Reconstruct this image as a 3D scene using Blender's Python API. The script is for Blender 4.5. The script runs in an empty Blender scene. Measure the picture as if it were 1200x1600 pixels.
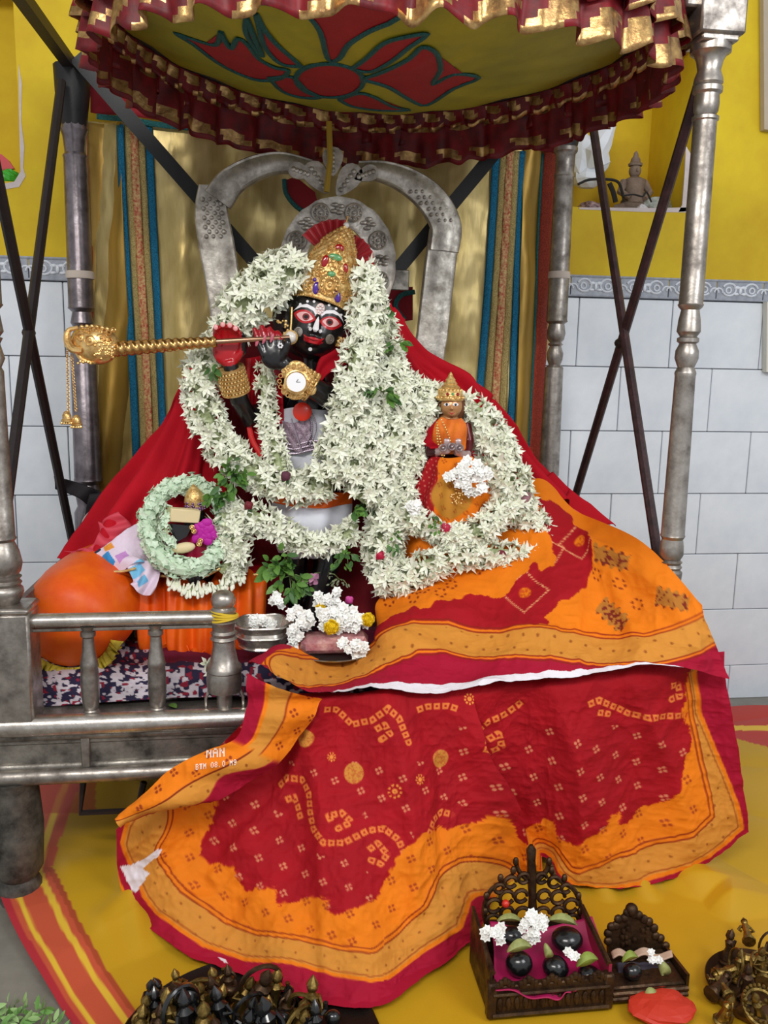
import bpy, bmesh, math, random
import numpy as np
from mathutils import Vector, Matrix, Quaternion
from mathutils.bvhtree import BVHTree
random.seed(7); RNG = np.random.RandomState(5)
SC = bpy.context.scene; COL = SC.collection
# ------------------------------------------------------------------ camera
FPX, PITCH, ROLL, YAW, H = 1350.0, math.radians(10), math.radians(1.1), math.radians(8), 1.03
F = Vector((math.sin(YAW)*math.cos(PITCH), math.cos(YAW)*math.cos(PITCH), -math.sin(PITCH)))
_R0 = Vector((math.cos(YAW), -math.sin(YAW), 0)); _U0 = _R0.cross(F)
RI = _R0*math.cos(ROLL) + _U0*math.sin(ROLL); UP = _U0*math.cos(ROLL) - _R0*math.sin(ROLL)
CAM = Vector((0, 0, H))
cd = bpy.data.cameras.new('camera'); cam = bpy.data.objects.new('camera', cd); COL.objects.link(cam)
cam.matrix_world = Matrix(((RI.x, UP.x, -F.x, 0), (RI.y, UP.y, -F.y, 0), (RI.z, UP.z, -F.z, H), (0, 0, 0, 1)))
cd.sensor_fit = 'VERTICAL'; cd.sensor_height = 24; cd.lens = FPX/1600*24; cd.clip_start = .02
SC.camera = cam
# ------------------------------------------------------------------ light
SC.view_settings.view_transform = 'Standard'; SC.view_settings.look = 'None'
SC.view_settings.exposure = 0.18; SC.view_settings.gamma = 1.0; SC.view_settings.use_curve_mapping = False
w = bpy.data.worlds.new('room_light'); SC.world = w; w.use_nodes = True
w.node_tree.nodes['Background'].inputs[0].default_value = (.95, .97, 1, 1)
w.node_tree.nodes['Background'].inputs[1].default_value = .50
def area(name, loc, target, sx, sy, power, col):
    l = bpy.data.lights.new(name, 'AREA'); l.shape = 'RECTANGLE'; l.size = sx; l.size_y = sy; l.energy = power; l.color = col
    o = bpy.data.objects.new(name, l); COL.objects.link(o); o.location = loc
    o.rotation_euler = (Vector(target)-Vector(loc)).to_track_quat('-Z', 'Y').to_euler(); return o
area('tube_light', (-.5, -.5, 2.3), (.2, 1.9, .7), 1.4, .25, 34, (1, .97, .92))
area('side_area_light', (1.5, -.1, 1.9), (.3, 2.0, .8), .9, .9, 17, (.95, .98, 1))  # second unseen area light, added from the right; no window here
# ------------------------------------------------------------------ pixel geometry helpers
def ray(px, py): return F*FPX + RI*(px-600) - UP*(py-800)
def P(px, py, Y): d = ray(px, py); return CAM + d*(Y/d.y)
def G(px, py, z=0.0): d = ray(px, py); return CAM + d*((z-H)/d.z)
def S(Y): return (P(601, 800, Y)-P(600, 800, Y)).length
def lin(c):
    if isinstance(c, str): c = tuple(int(c[i:i+2], 16)/255 for i in (0, 2, 4))
    return tuple((x/12.92 if x <= .04045 else ((x+.055)/1.055)**2.4) for x in c)
# ------------------------------------------------------------------ materials
def mat(name, col, rough=.6, metal=0., bump=0., bscale=200., var=0., vscale=20., col2=None, spec=.5, vcol=False, sheen=0., sss=0., coat=0., stretch=None, rvar=0.):
    m = bpy.data.materials.new(name); m.use_nodes = True; nt = m.node_tree; b = nt.nodes['Principled BSDF']
    c = lin(col); b.inputs['Base Color'].default_value = (*c, 1); b.inputs['Roughness'].default_value = rough; b.inputs['Metallic'].default_value = metal
    b.inputs['Specular IOR Level'].default_value = spec
    if sheen: b.inputs['Sheen Weight'].default_value = sheen
    if coat: b.inputs['Coat Weight'].default_value = coat; b.inputs['Coat Roughness'].default_value = .08
    if sss: b.inputs['Subsurface Weight'].default_value = sss; b.inputs['Subsurface Radius'].default_value = (.004, .004, .002)
    tc = nt.nodes.new('ShaderNodeTexCoord'); src = tc.outputs['Object']
    if stretch:
        mp = nt.nodes.new('ShaderNodeMapping'); mp.inputs['Scale'].default_value = stretch; nt.links.new(src, mp.inputs[0]); src = mp.outputs[0]
    base = None
    if vcol:
        a = nt.nodes.new('ShaderNodeAttribute'); a.attribute_name = 'Col'; base = a.outputs['Color']
    if var or rvar:
        n = nt.nodes.new('ShaderNodeTexNoise'); n.inputs['Scale'].default_value = vscale; n.inputs['Detail'].default_value = 6; n.inputs['Roughness'].default_value = .65
        nt.links.new(src, n.inputs['Vector'])
        r = nt.nodes.new('ShaderNodeMapRange'); r.inputs[1].default_value = .35; r.inputs[2].default_value = .68; nt.links.new(n.outputs[0], r.inputs[0])
        if var:
            mx = nt.nodes.new('ShaderNodeMix'); mx.data_type = 'RGBA'
            c2 = lin(col2) if col2 else tuple(x*(1-var) for x in c)
            if vcol:
                mx.blend_type = 'MULTIPLY'; mx.inputs[0].default_value = 1
                mr = nt.nodes.new('ShaderNodeMapRange'); mr.inputs[3].default_value = 1-var; mr.inputs[4].default_value = 1+var*.3
                nt.links.new(r.outputs[0], mr.inputs[0]); nt.links.new(base, mx.inputs[6]); nt.links.new(mr.outputs[0], mx.inputs[7])
            else:
                nt.links.new(r.outputs[0], mx.inputs[0]); mx.inputs[6].default_value = (*c, 1); mx.inputs[7].default_value = (*c2, 1)
            base = mx.outputs[2]
        if rvar:
            rr = nt.nodes.new('ShaderNodeMapRange'); rr.inputs[3].default_value = rough; rr.inputs[4].default_value = min(1, rough+rvar)
            nt.links.new(r.outputs[0], rr.inputs[0]); nt.links.new(rr.outputs[0], b.inputs['Roughness'])
    if base is not None: nt.links.new(base, b.inputs['Base Color'])
    if bump:
        n2 = nt.nodes.new('ShaderNodeTexNoise'); n2.inputs['Scale'].default_value = bscale; n2.inputs['Detail'].default_value = 4
        nt.links.new(src, n2.inputs['Vector'])
        bp = nt.nodes.new('ShaderNodeBump'); bp.inputs['Strength'].default_value = bump; bp.inputs['Distance'].default_value = .002
        nt.links.new(n2.outputs[0], bp.inputs['Height']); nt.links.new(bp.outputs[0], b.inputs['Normal'])
    return m
def M(key, *a, **k):
    if key not in M.d: M.d[key] = mat(key, *a, **k)
    return M.d[key]
M.d = {}
silver = mat('aged_silver', 'B5AEA6', .30, .9, bump=.35, bscale=60, var=.5, vscale=25, col2='6E6660', rvar=.25)
silver_b = mat('bright_silver', 'D8D2CA', .22, .9, bump=.3, bscale=70, var=.3, vscale=30, col2='9A938C', rvar=.2)
silver_d = mat('tarnished_silver', 'A8A299', .38, .85, bump=.5, bscale=80, var=.6, vscale=18, col2='4C4741', rvar=.3)
embossed = mat('embossed_silver', 'D0CAC0', .38, .7, bump=.6, bscale=70, var=.35, vscale=30, col2='8C857C', rvar=.2)
iron = mat('dark_iron', '2A2020', .5, .3, bump=.3, bscale=120, var=.3, vscale=30)
rust = mat('rusted_rod', '42282A', .5, .3, bump=.4, bscale=150, var=.5, vscale=40, col2='251618')
blackp = mat('black_paint', '17171A', .5, .1, bump=.2)
gold = mat('bright_gold', 'F4D08C', .27, .75, bump=.3, bscale=160, var=.2, vscale=60, col2='C08A44')
goldfil = mat('filigree_gold', 'F8D894', .34, .55, bump=.6, bscale=260, var=.35, vscale=120, col2='BE883E')
brass = mat('old_brass', 'A88C4C', .32, .9, bump=.4, bscale=150, var=.6, vscale=60, col2='3A2A14', rvar=.2)
brass_d = mat('dark_brass', '5E4630', .38, .75, bump=.5, bscale=120, var=.6, vscale=45, col2='2A1A12', rvar=.2)
blackstone = mat('polished_black_stone', '121214', .25, 0, spec=.6, coat=.3)
redcloth = mat('red_cotton', 'B80C20', .8, bump=.25, bscale=300, var=.15, vscale=8, spec=.2)
flowerm = mat('tuberose_petal', 'F8F8EC', .6, var=.1, vscale=60, col2='E6EBCF', spec=.3)
budm = mat('tuberose_tube', 'DEE6C4', .6, spec=.3)
corem = mat('garland_core', 'B9C29A', .8, bump=.6, bscale=120, var=.4, vscale=90, col2='7C8858')
whitem = mat('jasmine_petal', 'FAFAF6', .55, spec=.3)
mintm = mat('mint_petal', 'E2EFDA', .65, var=.15, vscale=120, col2='C4DFC0')
leafm = mat('leaf_green', '4E7A2E', .5, var=.4, vscale=30, col2='76A04A', bump=.3)
leafd = mat('dark_leaf_green', '35592A', .5, var=.4, vscale=30, col2='5C8A44', bump=.3)
# ------------------------------------------------------------------ object helpers
ORG = {}
def link(o):
    COL.objects.link(o); return o
def tag(o, label=None, cat=None, group=None, kind=None):
    if label: o['label'] = label
    if cat: o['category'] = cat
    if group: o['group'] = group
    if kind: o['kind'] = kind
    return o
def thing(name, loc, label, cat, group=None):
    o = bpy.data.objects.new(name, None); o.empty_display_size = .02; link(o); o.location = loc; ORG[o.name] = Vector(loc)
    return tag(o, label, cat, group)
def org_of(parent):
    q = parent
    while q.parent: q = q.parent
    return ORG[q.name] if q.name in ORG else Vector(q.location)
def link_mesh(name, me, parent=None, base=None):
    """me holds world coordinates; move it so that the object keeps its own origin"""
    n = len(me.vertices); co = np.empty(n*3, 'f'); me.vertices.foreach_get('co', co); co = co.reshape(-1, 3)
    if parent is not None: o0 = org_of(parent)
    elif base is not None: o0 = Vector(base)
    else: o0 = Vector(((co[:, 0].min()+co[:, 0].max())/2, (co[:, 1].min()+co[:, 1].max())/2, co[:, 2].min()))
    co = co - np.array(o0, 'f'); me.vertices.foreach_set('co', co.ravel()); me.update()
    o = bpy.data.objects.new(name, me); link(o)
    if parent is not None: o.parent = parent
    else: o.location = o0; ORG[o.name] = Vector(o0)
    return o
class MB:
    def __init__(s): s.v = []; s.f = []; s.m = []
    def add(s, verts, faces, mi=0):
        b = len(s.v); s.v.extend([tuple(v) for v in verts]); s.f.extend([tuple(b+i for i in f) for f in faces]); s.m.extend([mi]*len(faces)); return s
    def box(s, c, size, mi=0, rot=None, bev=0.0):
        x, y, z = (q/2 for q in size); c = Vector(c)
        if bev:
            b = min(bev, x*.9, y*.9, z*.9); bm = bmesh.new(); bmesh.ops.create_cube(bm, size=1)
            for v in bm.verts: v.co = Vector((v.co.x*2*x, v.co.y*2*y, v.co.z*2*z))
            bmesh.ops.bevel(bm, geom=bm.edges[:], offset=b, segments=1, affect='EDGES')
            vs = [v.co.copy() for v in bm.verts]; bm.verts.index_update(); fs = [[v.index for v in f.verts] for f in bm.faces]; bm.free()
        else:
            vs = [Vector((a*x, b*y, d*z)) for a in (-1, 1) for b in (-1, 1) for d in (-1, 1)]
            fs = [(0, 1, 3, 2), (4, 6, 7, 5), (0, 4, 5, 1), (2, 3, 7, 6), (0, 2, 6, 4), (1, 5, 7, 3)]
        if rot is not None: vs = [rot @ v for v in vs]
        return s.add([c+v for v in vs], fs, mi)
    def tube(s, pts, rad, n=8, mi=0, cap=True, flat=1.0, up=None):
        pts = [Vector(p) for p in pts]; k = len(pts)
        if not hasattr(rad, '__len__'): rad = [rad]*k
        prev = None; vs = []
        for i, p in enumerate(pts):
            t = (pts[min(i+1, k-1)]-pts[max(i-1, 0)])
            t = t.normalized() if t.length > 1e-9 else Vector((0, 0, 1))
            if prev is None:
                a = Vector(up) if up is not None else (Vector((0, 0, 1)) if abs(t.z) < .9 else Vector((0, 1, 0)))
            else: a = prev
            a = (a - t*a.dot(t)); a = a.normalized() if a.length > 1e-6 else t.orthogonal().normalized(); prev = a; b = t.cross(a)
            for j in range(n):
                th = 2*math.pi*(j+.5)/n; vs.append(p + (a*math.cos(th)*flat + b*math.sin(th))*rad[i])
        fs = [(i*n+j, i*n+(j+1) % n, (i+1)*n+(j+1) % n, (i+1)*n+j) for i in range(k-1) for j in range(n)]
        if cap: fs += [tuple(range(n))[::-1], tuple((k-1)*n+j for j in range(n))]
        return s.add(vs, fs, mi)
    def lathe(s, a, axis, prof, n=20, mi=0):
        """prof = [(t, r)] along axis from point a"""
        axis = Vector(axis).normalized(); u = axis.orthogonal().normalized(); w_ = axis.cross(u); vs = []
        for t, r in prof:
            c = Vector(a)+axis*t
            for j in range(n):
                th = 2*math.pi*j/n; vs.append(c+(u*math.cos(th)+w_*math.sin(th))*max(r, 1e-5))
        k = len(prof); fs = [(i*n+j, i*n+(j+1) % n, (i+1)*n+(j+1) % n, (i+1)*n+j) for i in range(k-1) for j in range(n)]
        fs += [tuple(range(n))[::-1], tuple((k-1)*n+j for j in range(n))]
        return s.add(vs, fs, mi)
    def ball(s, c, r, seg=10, rings=7, mi=0, rot=None):
        if not hasattr(r, '__len__'): r = (r, r, r)
        c = Vector(c); vs = [Vector((0, 0, r[2]))]
        for i in range(1, rings):
            ph = math.pi*i/rings
            for j in range(seg):
                th = 2*math.pi*j/seg; vs.append(Vector((r[0]*math.sin(ph)*math.cos(th), r[1]*math.sin(ph)*math.sin(th), r[2]*math.cos(ph))))
        vs.append(Vector((0, 0, -r[2])))
        fs = [(0, 1+j, 1+(j+1) % seg) for j in range(seg)]
        for i in range(rings-2):
            for j in range(seg): a = 1+i*seg; fs.append((a+j, a+seg+j, a+seg+(j+1) % seg, a+(j+1) % seg))
        l = len(vs)-1; a = 1+(rings-2)*seg; fs += [(l, a+(j+1) % seg, a+j) for j in range(seg)]
        if rot is not None: vs = [rot @ v for v in vs]
        return s.add([c+v for v in vs], fs, mi)
    def torus(s, c, R, r, nrm=(0, -1, 0), n=16, m=6, mi=0, sx=1, sy=1, a0=0, a1=2*math.pi, up=None):
        nrm = Vector(nrm).normalized(); u = (Vector((1, 0, 0)) - nrm*nrm.x); u = u.normalized() if u.length > .1 else nrm.orthogonal().normalized(); w_ = nrm.cross(u)
        full = abs(a1-a0-2*math.pi) < 1e-6; c = Vector(c)
        pts = [c+u*R*sx*math.cos(a0+(a1-a0)*i/n)+w_*R*sy*math.sin(a0+(a1-a0)*i/n) for i in range(n if full else n+1)]
        vs = []; k = len(pts)
        for i, p in enumerate(pts):
            t = (pts[(i+1) % k]-pts[i-1]) if full else (pts[min(i+1, k-1)]-pts[max(i-1, 0)])
            t.normalize(); b = t.cross(nrm)
            for j in range(m):
                th = 2*math.pi*j/m; vs.append(p+(nrm*math.cos(th)+b*math.sin(th))*r)
        kk = k if full else k-1
        fs = [(i*m+j, i*m+(j+1) % m, ((i+1) % k)*m+(j+1) % m, ((i+1) % k)*m+j) for i in range(kk) for j in range(m)]
        return s.add(vs, fs, mi)
    def plate(s, poly, depth_vec, mi=0):
        """extruded polygon (list of points) along depth_vec"""
        n = len(poly); d = Vector(depth_vec); vs = [Vector(p) for p in poly]+[Vector(p)+d for p in poly]
        fs = [tuple(range(n)), tuple(range(2*n-1, n-1, -1))]+[(i, n+i, n+(i+1) % n, (i+1) % n) for i in range(n)]
        return s.add(vs, fs, mi)
    def mesh(s, name='m', smooth=True, mats=()):
        me = bpy.data.meshes.new(name); me.from_pydata(s.v, [], s.f)
        for m in mats: me.materials.append(m)
        if len(mats) > 1: me.polygons.foreach_set('material_index', s.m)
        if smooth:
            me.polygons.foreach_set('use_smooth', [True]*len(me.polygons)); me.set_sharp_from_angle(angle=math.radians(38))
        me.update(); return me
    def build(s, name, mats, parent=None, base=None, smooth=True):
        if not isinstance(mats, (list, tuple)): mats = [mats]
        return link_mesh(name, s.mesh(name, smooth, mats), parent, base)
# ------------------------------------------------------------------ noise and sheets
_L = RNG.rand(64, 64)
def vnoise(x, y, seed=0):
    x = np.asarray(x, float)+seed*17.37; y = np.asarray(y, float)+seed*9.11
    xi = np.floor(x).astype(int); yi = np.floor(y).astype(int); fx = x-xi; fy = y-yi; fx = fx*fx*(3-2*fx); fy = fy*fy*(3-2*fy)
    g = lambda a, b: _L[a % 64, b % 64]
    return (g(xi, yi)*(1-fx)+g(xi+1, yi)*fx)*(1-fy)+(g(xi, yi+1)*(1-fx)+g(xi+1, yi+1)*fx)*fy
def fbm(x, y, o=4, seed=0):
    v = 0; a = .5
    for i in range(o): v = v+a*vnoise(x*2**i, y*2**i, seed+i); a *= .5
    return v
def crease(x, y, seed=0, o=3):
    v = 0; a = .5
    for i in range(o): v = v+a*(1-np.abs(2*vnoise(x*1.9**i, y*1.9**i, seed+i*3)-1))**1.5; a *= .5
    return v
def crmat(n, m):
    W = np.zeros((m, n))
    for k in range(m):
        t = k/(m-1)*(n-1); i = min(int(t), n-2); f = t-i
        w_ = [-.5*f+f*f-.5*f**3, 1-2.5*f*f+1.5*f**3, .5*f+2*f*f-1.5*f**3, -.5*f*f+.5*f**3]
        for q in range(4):
            j = i-1+q
            if j < 0: W[k, 0] += 2*w_[q]; W[k, 1] -= w_[q]
            elif j > n-1: W[k, n-1] += 2*w_[q]; W[k, n-2] -= w_[q]
            else: W[k, j] += w_[q]
    return W
def linmat(n, m):
    W = np.zeros((m, n))
    for k in range(m):
        t = k/(m-1)*(n-1); i = min(int(t), n-2); W[k, i] = 1-(t-i); W[k, i+1] = t-i
    return W
def unproj(px, py, Y):
    Fa, Ra, Ua = (np.array(q) for q in (F, RI, UP))
    d = Fa*FPX + Ra*(px[..., None]-600) - Ua*(py[..., None]-800)
    return np.array(CAM) + d*(Y/d[..., 1])[..., None]
def sheet(name, ctrl, nu, nv, m, parent=None, disp=None, colf=None, thick=0.0, ground=False, base=None, minz=None, linear=False):
    """ctrl: rows of (px, py, depth Y) [or height z if ground]; nu rows x nv columns"""
    c = np.array([[tuple(p) for p in r] for r in ctrl], float)
    A = (linmat if linear else crmat)(c.shape[0], nu); B = crmat(c.shape[1], nv)
    g = np.einsum('ai,ijk,bj->abk', A, c, B)
    px, py, d = g[..., 0], g[..., 1], g[..., 2]
    if ground:
        Fa, Ra, Ua = (np.array(q) for q in (F, RI, UP)); dd = Fa*FPX + Ra*(px[..., None]-600) - Ua*(py[..., None]-800)
        co = np.array(CAM)+dd*(((0-H))/dd[..., 2])[..., None]; co[..., 2] = d
    else: co = unproj(px, py, d)
    U, Vv = np.meshgrid(np.linspace(0, 1, nu), np.linspace(0, 1, nv), indexing='ij')
    if disp is not None:
        du = np.gradient(co, axis=0); dv = np.gradient(co, axis=1); n = np.cross(du, dv); n /= (np.linalg.norm(n, axis=-1, keepdims=True)+1e-12)
        s_ = np.sign((n*(np.array(CAM)-co)).sum(-1, keepdims=True)); n = n*s_
        co = co + n*disp(px, py, U, Vv)[..., None]
    if minz is not None: co[..., 2] = np.maximum(co[..., 2], minz)
    me = bpy.data.meshes.new(name); nvt = nu*nv
    idx = np.arange(nvt).reshape(nu, nv); q = np.stack([idx[:-1, :-1], idx[:-1, 1:], idx[1:, 1:], idx[1:, :-1]], -1).reshape(-1, 4)
    me.vertices.add(nvt); me.vertices.foreach_set('co', co.reshape(-1).astype('f'))
    me.loops.add(q.size); me.loops.foreach_set('vertex_index', q.reshape(-1).astype('i'))
    me.polygons.add(len(q)); me.polygons.foreach_set('loop_start', np.arange(0, q.size, 4).astype('i')); me.polygons.foreach_set('use_smooth', np.ones(len(q), bool))
    me.update(calc_edges=True)
    if colf is not None:
        rgb = colf(px, py, U, Vv); rgba = np.ones((nu, nv, 4), 'f'); rgba[..., :3] = np.where(rgb <= .04045, rgb/12.92, ((np.maximum(rgb, 0)+.055)/1.055)**2.4)
        a = me.color_attributes.new('Col', 'FLOAT_COLOR', 'POINT'); a.data.foreach_set('color', rgba.ravel())
    me.materials.append(m)
    o = link_mesh(name, me, parent, base)
    if thick:
        md = o.modifiers.new('thickness', 'SOLIDIFY'); md.thickness = thick; md.offset = 0
    return o
def rgb(h): return np.array([int(h[i:i+2], 16)/255 for i in (0, 2, 4)])
def segdist(px, py, line):
    """distance to a polyline, and parameter along it"""
    best = np.full(px.shape, 1e9); par = np.zeros(px.shape); L = 0
    for (x0, y0), (x1, y1) in zip(line[:-1], line[1:]):
        dx, dy = x1-x0, y1-y0; l2 = dx*dx+dy*dy; t = np.clip(((px-x0)*dx+(py-y0)*dy)/l2, 0, 1)
        d = np.hypot(px-x0-t*dx, py-y0-t*dy); k = d < best; best = np.where(k, d, best); par = np.where(k, L+t*math.sqrt(l2), par); L += math.sqrt(l2)
    return best, par
def inpoly(px, py, poly):
    ins = np.zeros(px.shape, bool); n = len(poly)
    for i in range(n):
        x0, y0 = poly[i]; x1, y1 = poly[(i+1) % n]
        if y0 == y1: continue
        c = ((y0 > py) != (y1 > py)) & (px < (x1-x0)*(py-y0)/(y1-y0)+x0); ins ^= c
    return ins
def smooth_path(pts, k=6, closed=False):
    c = np.array([tuple(p) for p in pts], float)
    if closed: c = np.vstack([c, c[:1]])
    return [tuple(r) for r in crmat(len(c), (len(c)-1)*k+1) @ c]
def bvh_of(o):
    me = o.data; T = org_of(o) if o.parent else Vector(o.location)
    return BVHTree.FromPolygons([v.co+T for v in me.vertices], [p.vertices[:] for p in me.polygons])
def hit(bvh, px, py, off=0.0, Y=None):
    d = ray(px, py).normalized(); p, n, i, t = bvh.ray_cast(CAM, d)
    if p is None:
        q = P(px, py, Y if Y else 1.9); p, n, i, t = bvh.find_nearest(q)
        if p is None: return q, -d
        return q*0.5+p*0.5 - d*off, -d
    return p - d*off, n
def patch(name, bvh, poly, m, parent, off=.0012, cuts=5, Y=None, bulge=0.0, thick=0.0):
    """a thin layer lying on a surface, outlined by pixels of the photograph"""
    bm = bmesh.new(); f = bm.faces.new([bm.verts.new((x, y, 0)) for x, y in poly])
    bmesh.ops.triangulate(bm, faces=[f])
    for _ in range(cuts):
        xs = [e for e in bm.edges if e.calc_length() > patch.res]
        if not xs: break
        bmesh.ops.subdivide_edges(bm, edges=xs, cuts=1); bmesh.ops.triangulate(bm, faces=bm.faces[:])
    for v in bm.verts: v.co, _n = hit(bvh, v.co.x, v.co.y, off, Y)
    bmesh.ops.recalc_face_normals(bm, faces=bm.faces[:])
    me = bpy.data.meshes.new(name); bm.to_mesh(me); bm.free(); me.materials.append(m)
    me.polygons.foreach_set('use_smooth', [True]*len(me.polygons))
    o = link_mesh(name, me, parent)
    if thick: md = o.modifiers.new('t', 'SOLIDIFY'); md.thickness = thick; md.offset = 0
    return o
patch.res = 7
def ell(cx, cy, rx, ry, ang=0, n=20, a0=0, a1=360):
    a = math.radians(ang); r = []
    for i in range(n):
        t = math.radians(a0+(a1-a0)*i/(n if a1-a0 == 360 else n-1)); x, y = rx*math.cos(t), ry*math.sin(t)
        r.append((cx+x*math.cos(a)-y*math.sin(a), cy+x*math.sin(a)+y*math.cos(a)))
    return r
def copyobj(o, parent=None, M4=None, name=None):
    c = o.copy(); COL.objects.link(c)
    if parent is not None: c.parent = parent
    if M4 is not None: c.matrix_basis = M4
    return c
def inst(name, me, parent, M4):
    """object sharing mesh data; M4 in world space"""
    o = bpy.data.objects.new(name, me); COL.objects.link(o)
    if parent is not None: o.parent = parent; o.matrix_basis = Matrix.Translation(-org_of(parent)) @ M4
    else: o.matrix_basis = M4
    return o
def frame(p, d, roll=None, s=1.0):
    q = Vector(d).normalized().to_track_quat('Z', 'Y').to_matrix().to_4x4()
    if roll is None: roll = random.uniform(0, 6.28)
    return Matrix.Translation(p) @ q @ Matrix.Rotation(roll, 4, 'Z') @ Matrix.Diagonal((s, s, s, 1))
# ================================================================== SETTING
YW = 2.40
marble = mat('altar_marble', '8F8A80', .5, bump=.2, bscale=30, var=.3, vscale=4, col2='6C675E')
b = MB(); b.box((.4, 1.3, -.03), (4.2, 2.6, .06)); tag(b.build('floor', marble), kind='structure')
# --- wall: tile bed, then painted masonry with two niches
grout = mat('tile_grout', '5A6068', .9, bump=.3, bscale=200)
yel = mat('yellow_wall_paint', 'DCC01A', .75, bump=.35, bscale=25, var=.16, vscale=3, col2='C49F10')
b = MB(); b.box((.4, YW+.06, .62), (4.2, .10, 1.24)); bed = tag(b.build('wall_back', grout), kind='structure')
NZ0, NX0, NX1, NZ1 = 1.455, .80, 1.185, 1.90
LX, LZ = -.602, 1.455
b = MB(); y0, t = YW, .32
def wb(x0, x1, z0, z1, ya=y0, yb=y0+t): b.box(((x0+x1)/2, (ya+yb)/2, (z0+z1)/2), (x1-x0, yb-ya, z1-z0))
zt = 2.6
wb(-1.7, 2.5, 1.245, LZ); wb(LX, NX0, LZ, zt); wb(NX1, 2.5, LZ, zt); wb(NX0, NX1, NZ1, zt); wb(-1.7, LX-.33, LZ, zt); wb(LX-.33, LX, 1.95, zt)
wb(NX0, NX1, LZ, NZ1, y0+.29, y0+t); wb(LX-.33, LX, LZ, 1.95, y0+.2, y0+t)
tag(b.build('wall_upper', yel, smooth=False), kind='structure')
# plaster patches chipped round the niches
chip = mat('bare_plaster', 'CFC3C0', .9, bump=.5, bscale=60, var=.2, vscale=20)
def chipped(px_poly):
    b = MB(); b.plate([P(x, y, YW-.0015) for x, y in px_poly], (0, .004, 0)); return b
upw = bpy.data.objects['wall_upper']
chipped([(29, 100), (34, 130), (33, 190), (38, 230), (36, 262), (40, 275), (30, 292), (0, 297), (0, 288), (22, 284), (32, 268), (30, 200)]).build('plaster_patch', chip, upw)
chipped([(1072, 228), (1079, 240), (1077, 290), (1075, 330), (1060, 331), (1066, 320), (1070, 270)]).build('plaster_patch', chip, upw)
chipped([(1030, 325), (1075, 324), (1073, 332), (1000, 331), (930, 328), (905, 327), (905, 324)]).build('plaster_patch', chip, upw)
# --- white glazed tiles, running bond
tilem = mat('white_glazed_tile', 'E9EEF4', .22, bump=.06, bscale=12, var=.07, vscale=5, col2='D6DDE6', spec=.5)
rows = [1.2129, 1.0218, .8382, .6530, .4675, .2918, .1095, -.0005]
joints = [.8819, 1.0178, .8786, 1.0142, .872, 1.012, .88]
TW = .2795
cache = {}
for r in range(7):
    zt_, zb = rows[r], rows[r+1]; h = zt_-zb-.0022
    x = joints[r]-TW*7
    while x < 2.0:
        cx, cz = x+TW/2, (zt_+zb)/2; hid = -.36 < x and x+TW < .74
        if x > -1.3 and not hid:
            k = r
            if k not in cache:
                t_ = MB(); t_.box((0, 0, 0), (TW-.0024, .010, h), bev=.0016); me = t_.mesh('tile', False, [tilem]); cache[k] = me
            o = bpy.data.objects.new('tile', cache[k]); COL.objects.link(o); o.parent = bed
            o.location = Vector((cx, YW+.0065+random.uniform(-.0006, .0006), cz)) - bed.location; o.rotation_euler = (random.uniform(-.002, .002), 0, random.uniform(-.002, .002))
        x += TW
# --- relief border course
reliefb = mat('border_tile_grey', 'A7ACB6', .35, bump=.3, bscale=80, var=.35, vscale=40, col2='8A8F9B')
reliefw = mat('border_scroll_white', 'DDE2EA', .3, bump=.1)
bz0, bz1 = 1.2145, 1.2745; BW = .145
t_ = MB(); zc = 0; hh = bz1-bz0
t_.box((0, .006, 0), (BW-.002, .012, hh-.001), 0, bev=.001)
t_.tube([(-BW/2, 0, hh/2-.004), (BW/2, 0, hh/2-.004)], .0035, 6, 0); t_.tube([(-BW/2, 0, -hh/2+.003), (BW/2, 0, -hh/2+.003)], .0028, 6, 0)
for sx in (-1, 1):
    t_.torus((sx*.034, -.001, .002), .017, .0028, (0, -1, 0), 14, 5, 1, sx=1.2, a0=.3 if sx > 0 else -2.6, a1=5.6 if sx > 0 else 2.7)
    t_.torus((sx*.036, -.001, .000), .008, .0024, (0, -1, 0), 10, 5, 1)
    t_.torus((sx*.066, -.001, -.008), .013, .0024, (0, -1, 0), 8, 5, 1, a0=0, a1=3.1)
    t_.ball((sx*.010, -.001, .008), (.010, .003, .005), 8, 5, 1); t_.ball((sx*.012, -.001, -.010), (.009, .003, .004), 8, 5, 1)
t_.ball((0, -.001, 0), (.005, .004, .012), 8, 5, 1)
bme = t_.mesh('border_tile', True, [reliefb, reliefw])
x = -1.25
while x < 2.0:
    if not (-.33 < x < .68): o = bpy.data.objects.new('border_tile', bme); COL.objects.link(o); o.parent = bed; o.location = Vector((x, YW-.002, (bz0+bz1)/2))-bed.location
    x += BW
# --- things on the wall and in the niches
b = MB(); pts = [P(1186, -60, YW-.004), P(1215, -60, YW-.004), P(1215, 207, YW-.004), P(1188, 205, YW-.004)]
b.plate(pts, (0, -.02, 0)); tag(b.build('wall_panel', mat('pale_board', 'B7A994', .7, bump=.2, var=.1), smooth=False), 'narrow beige board fixed high on the yellow wall at right edge', 'board')
b = MB(); b.plate([P(1192, 472, YW-.002), P(1215, 472, YW-.002), P(1215, 583, YW-.002), P(1191, 581, YW-.002)], (0, -.022, 0))
tag(b.build('switch_box', mat('ivory_plastic', 'D9D8CC', .5), smooth=False), 'ivory plastic strip box on the white tiles at right edge', 'box')
YN = YW+.14
zs = NZ0+.001
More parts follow.
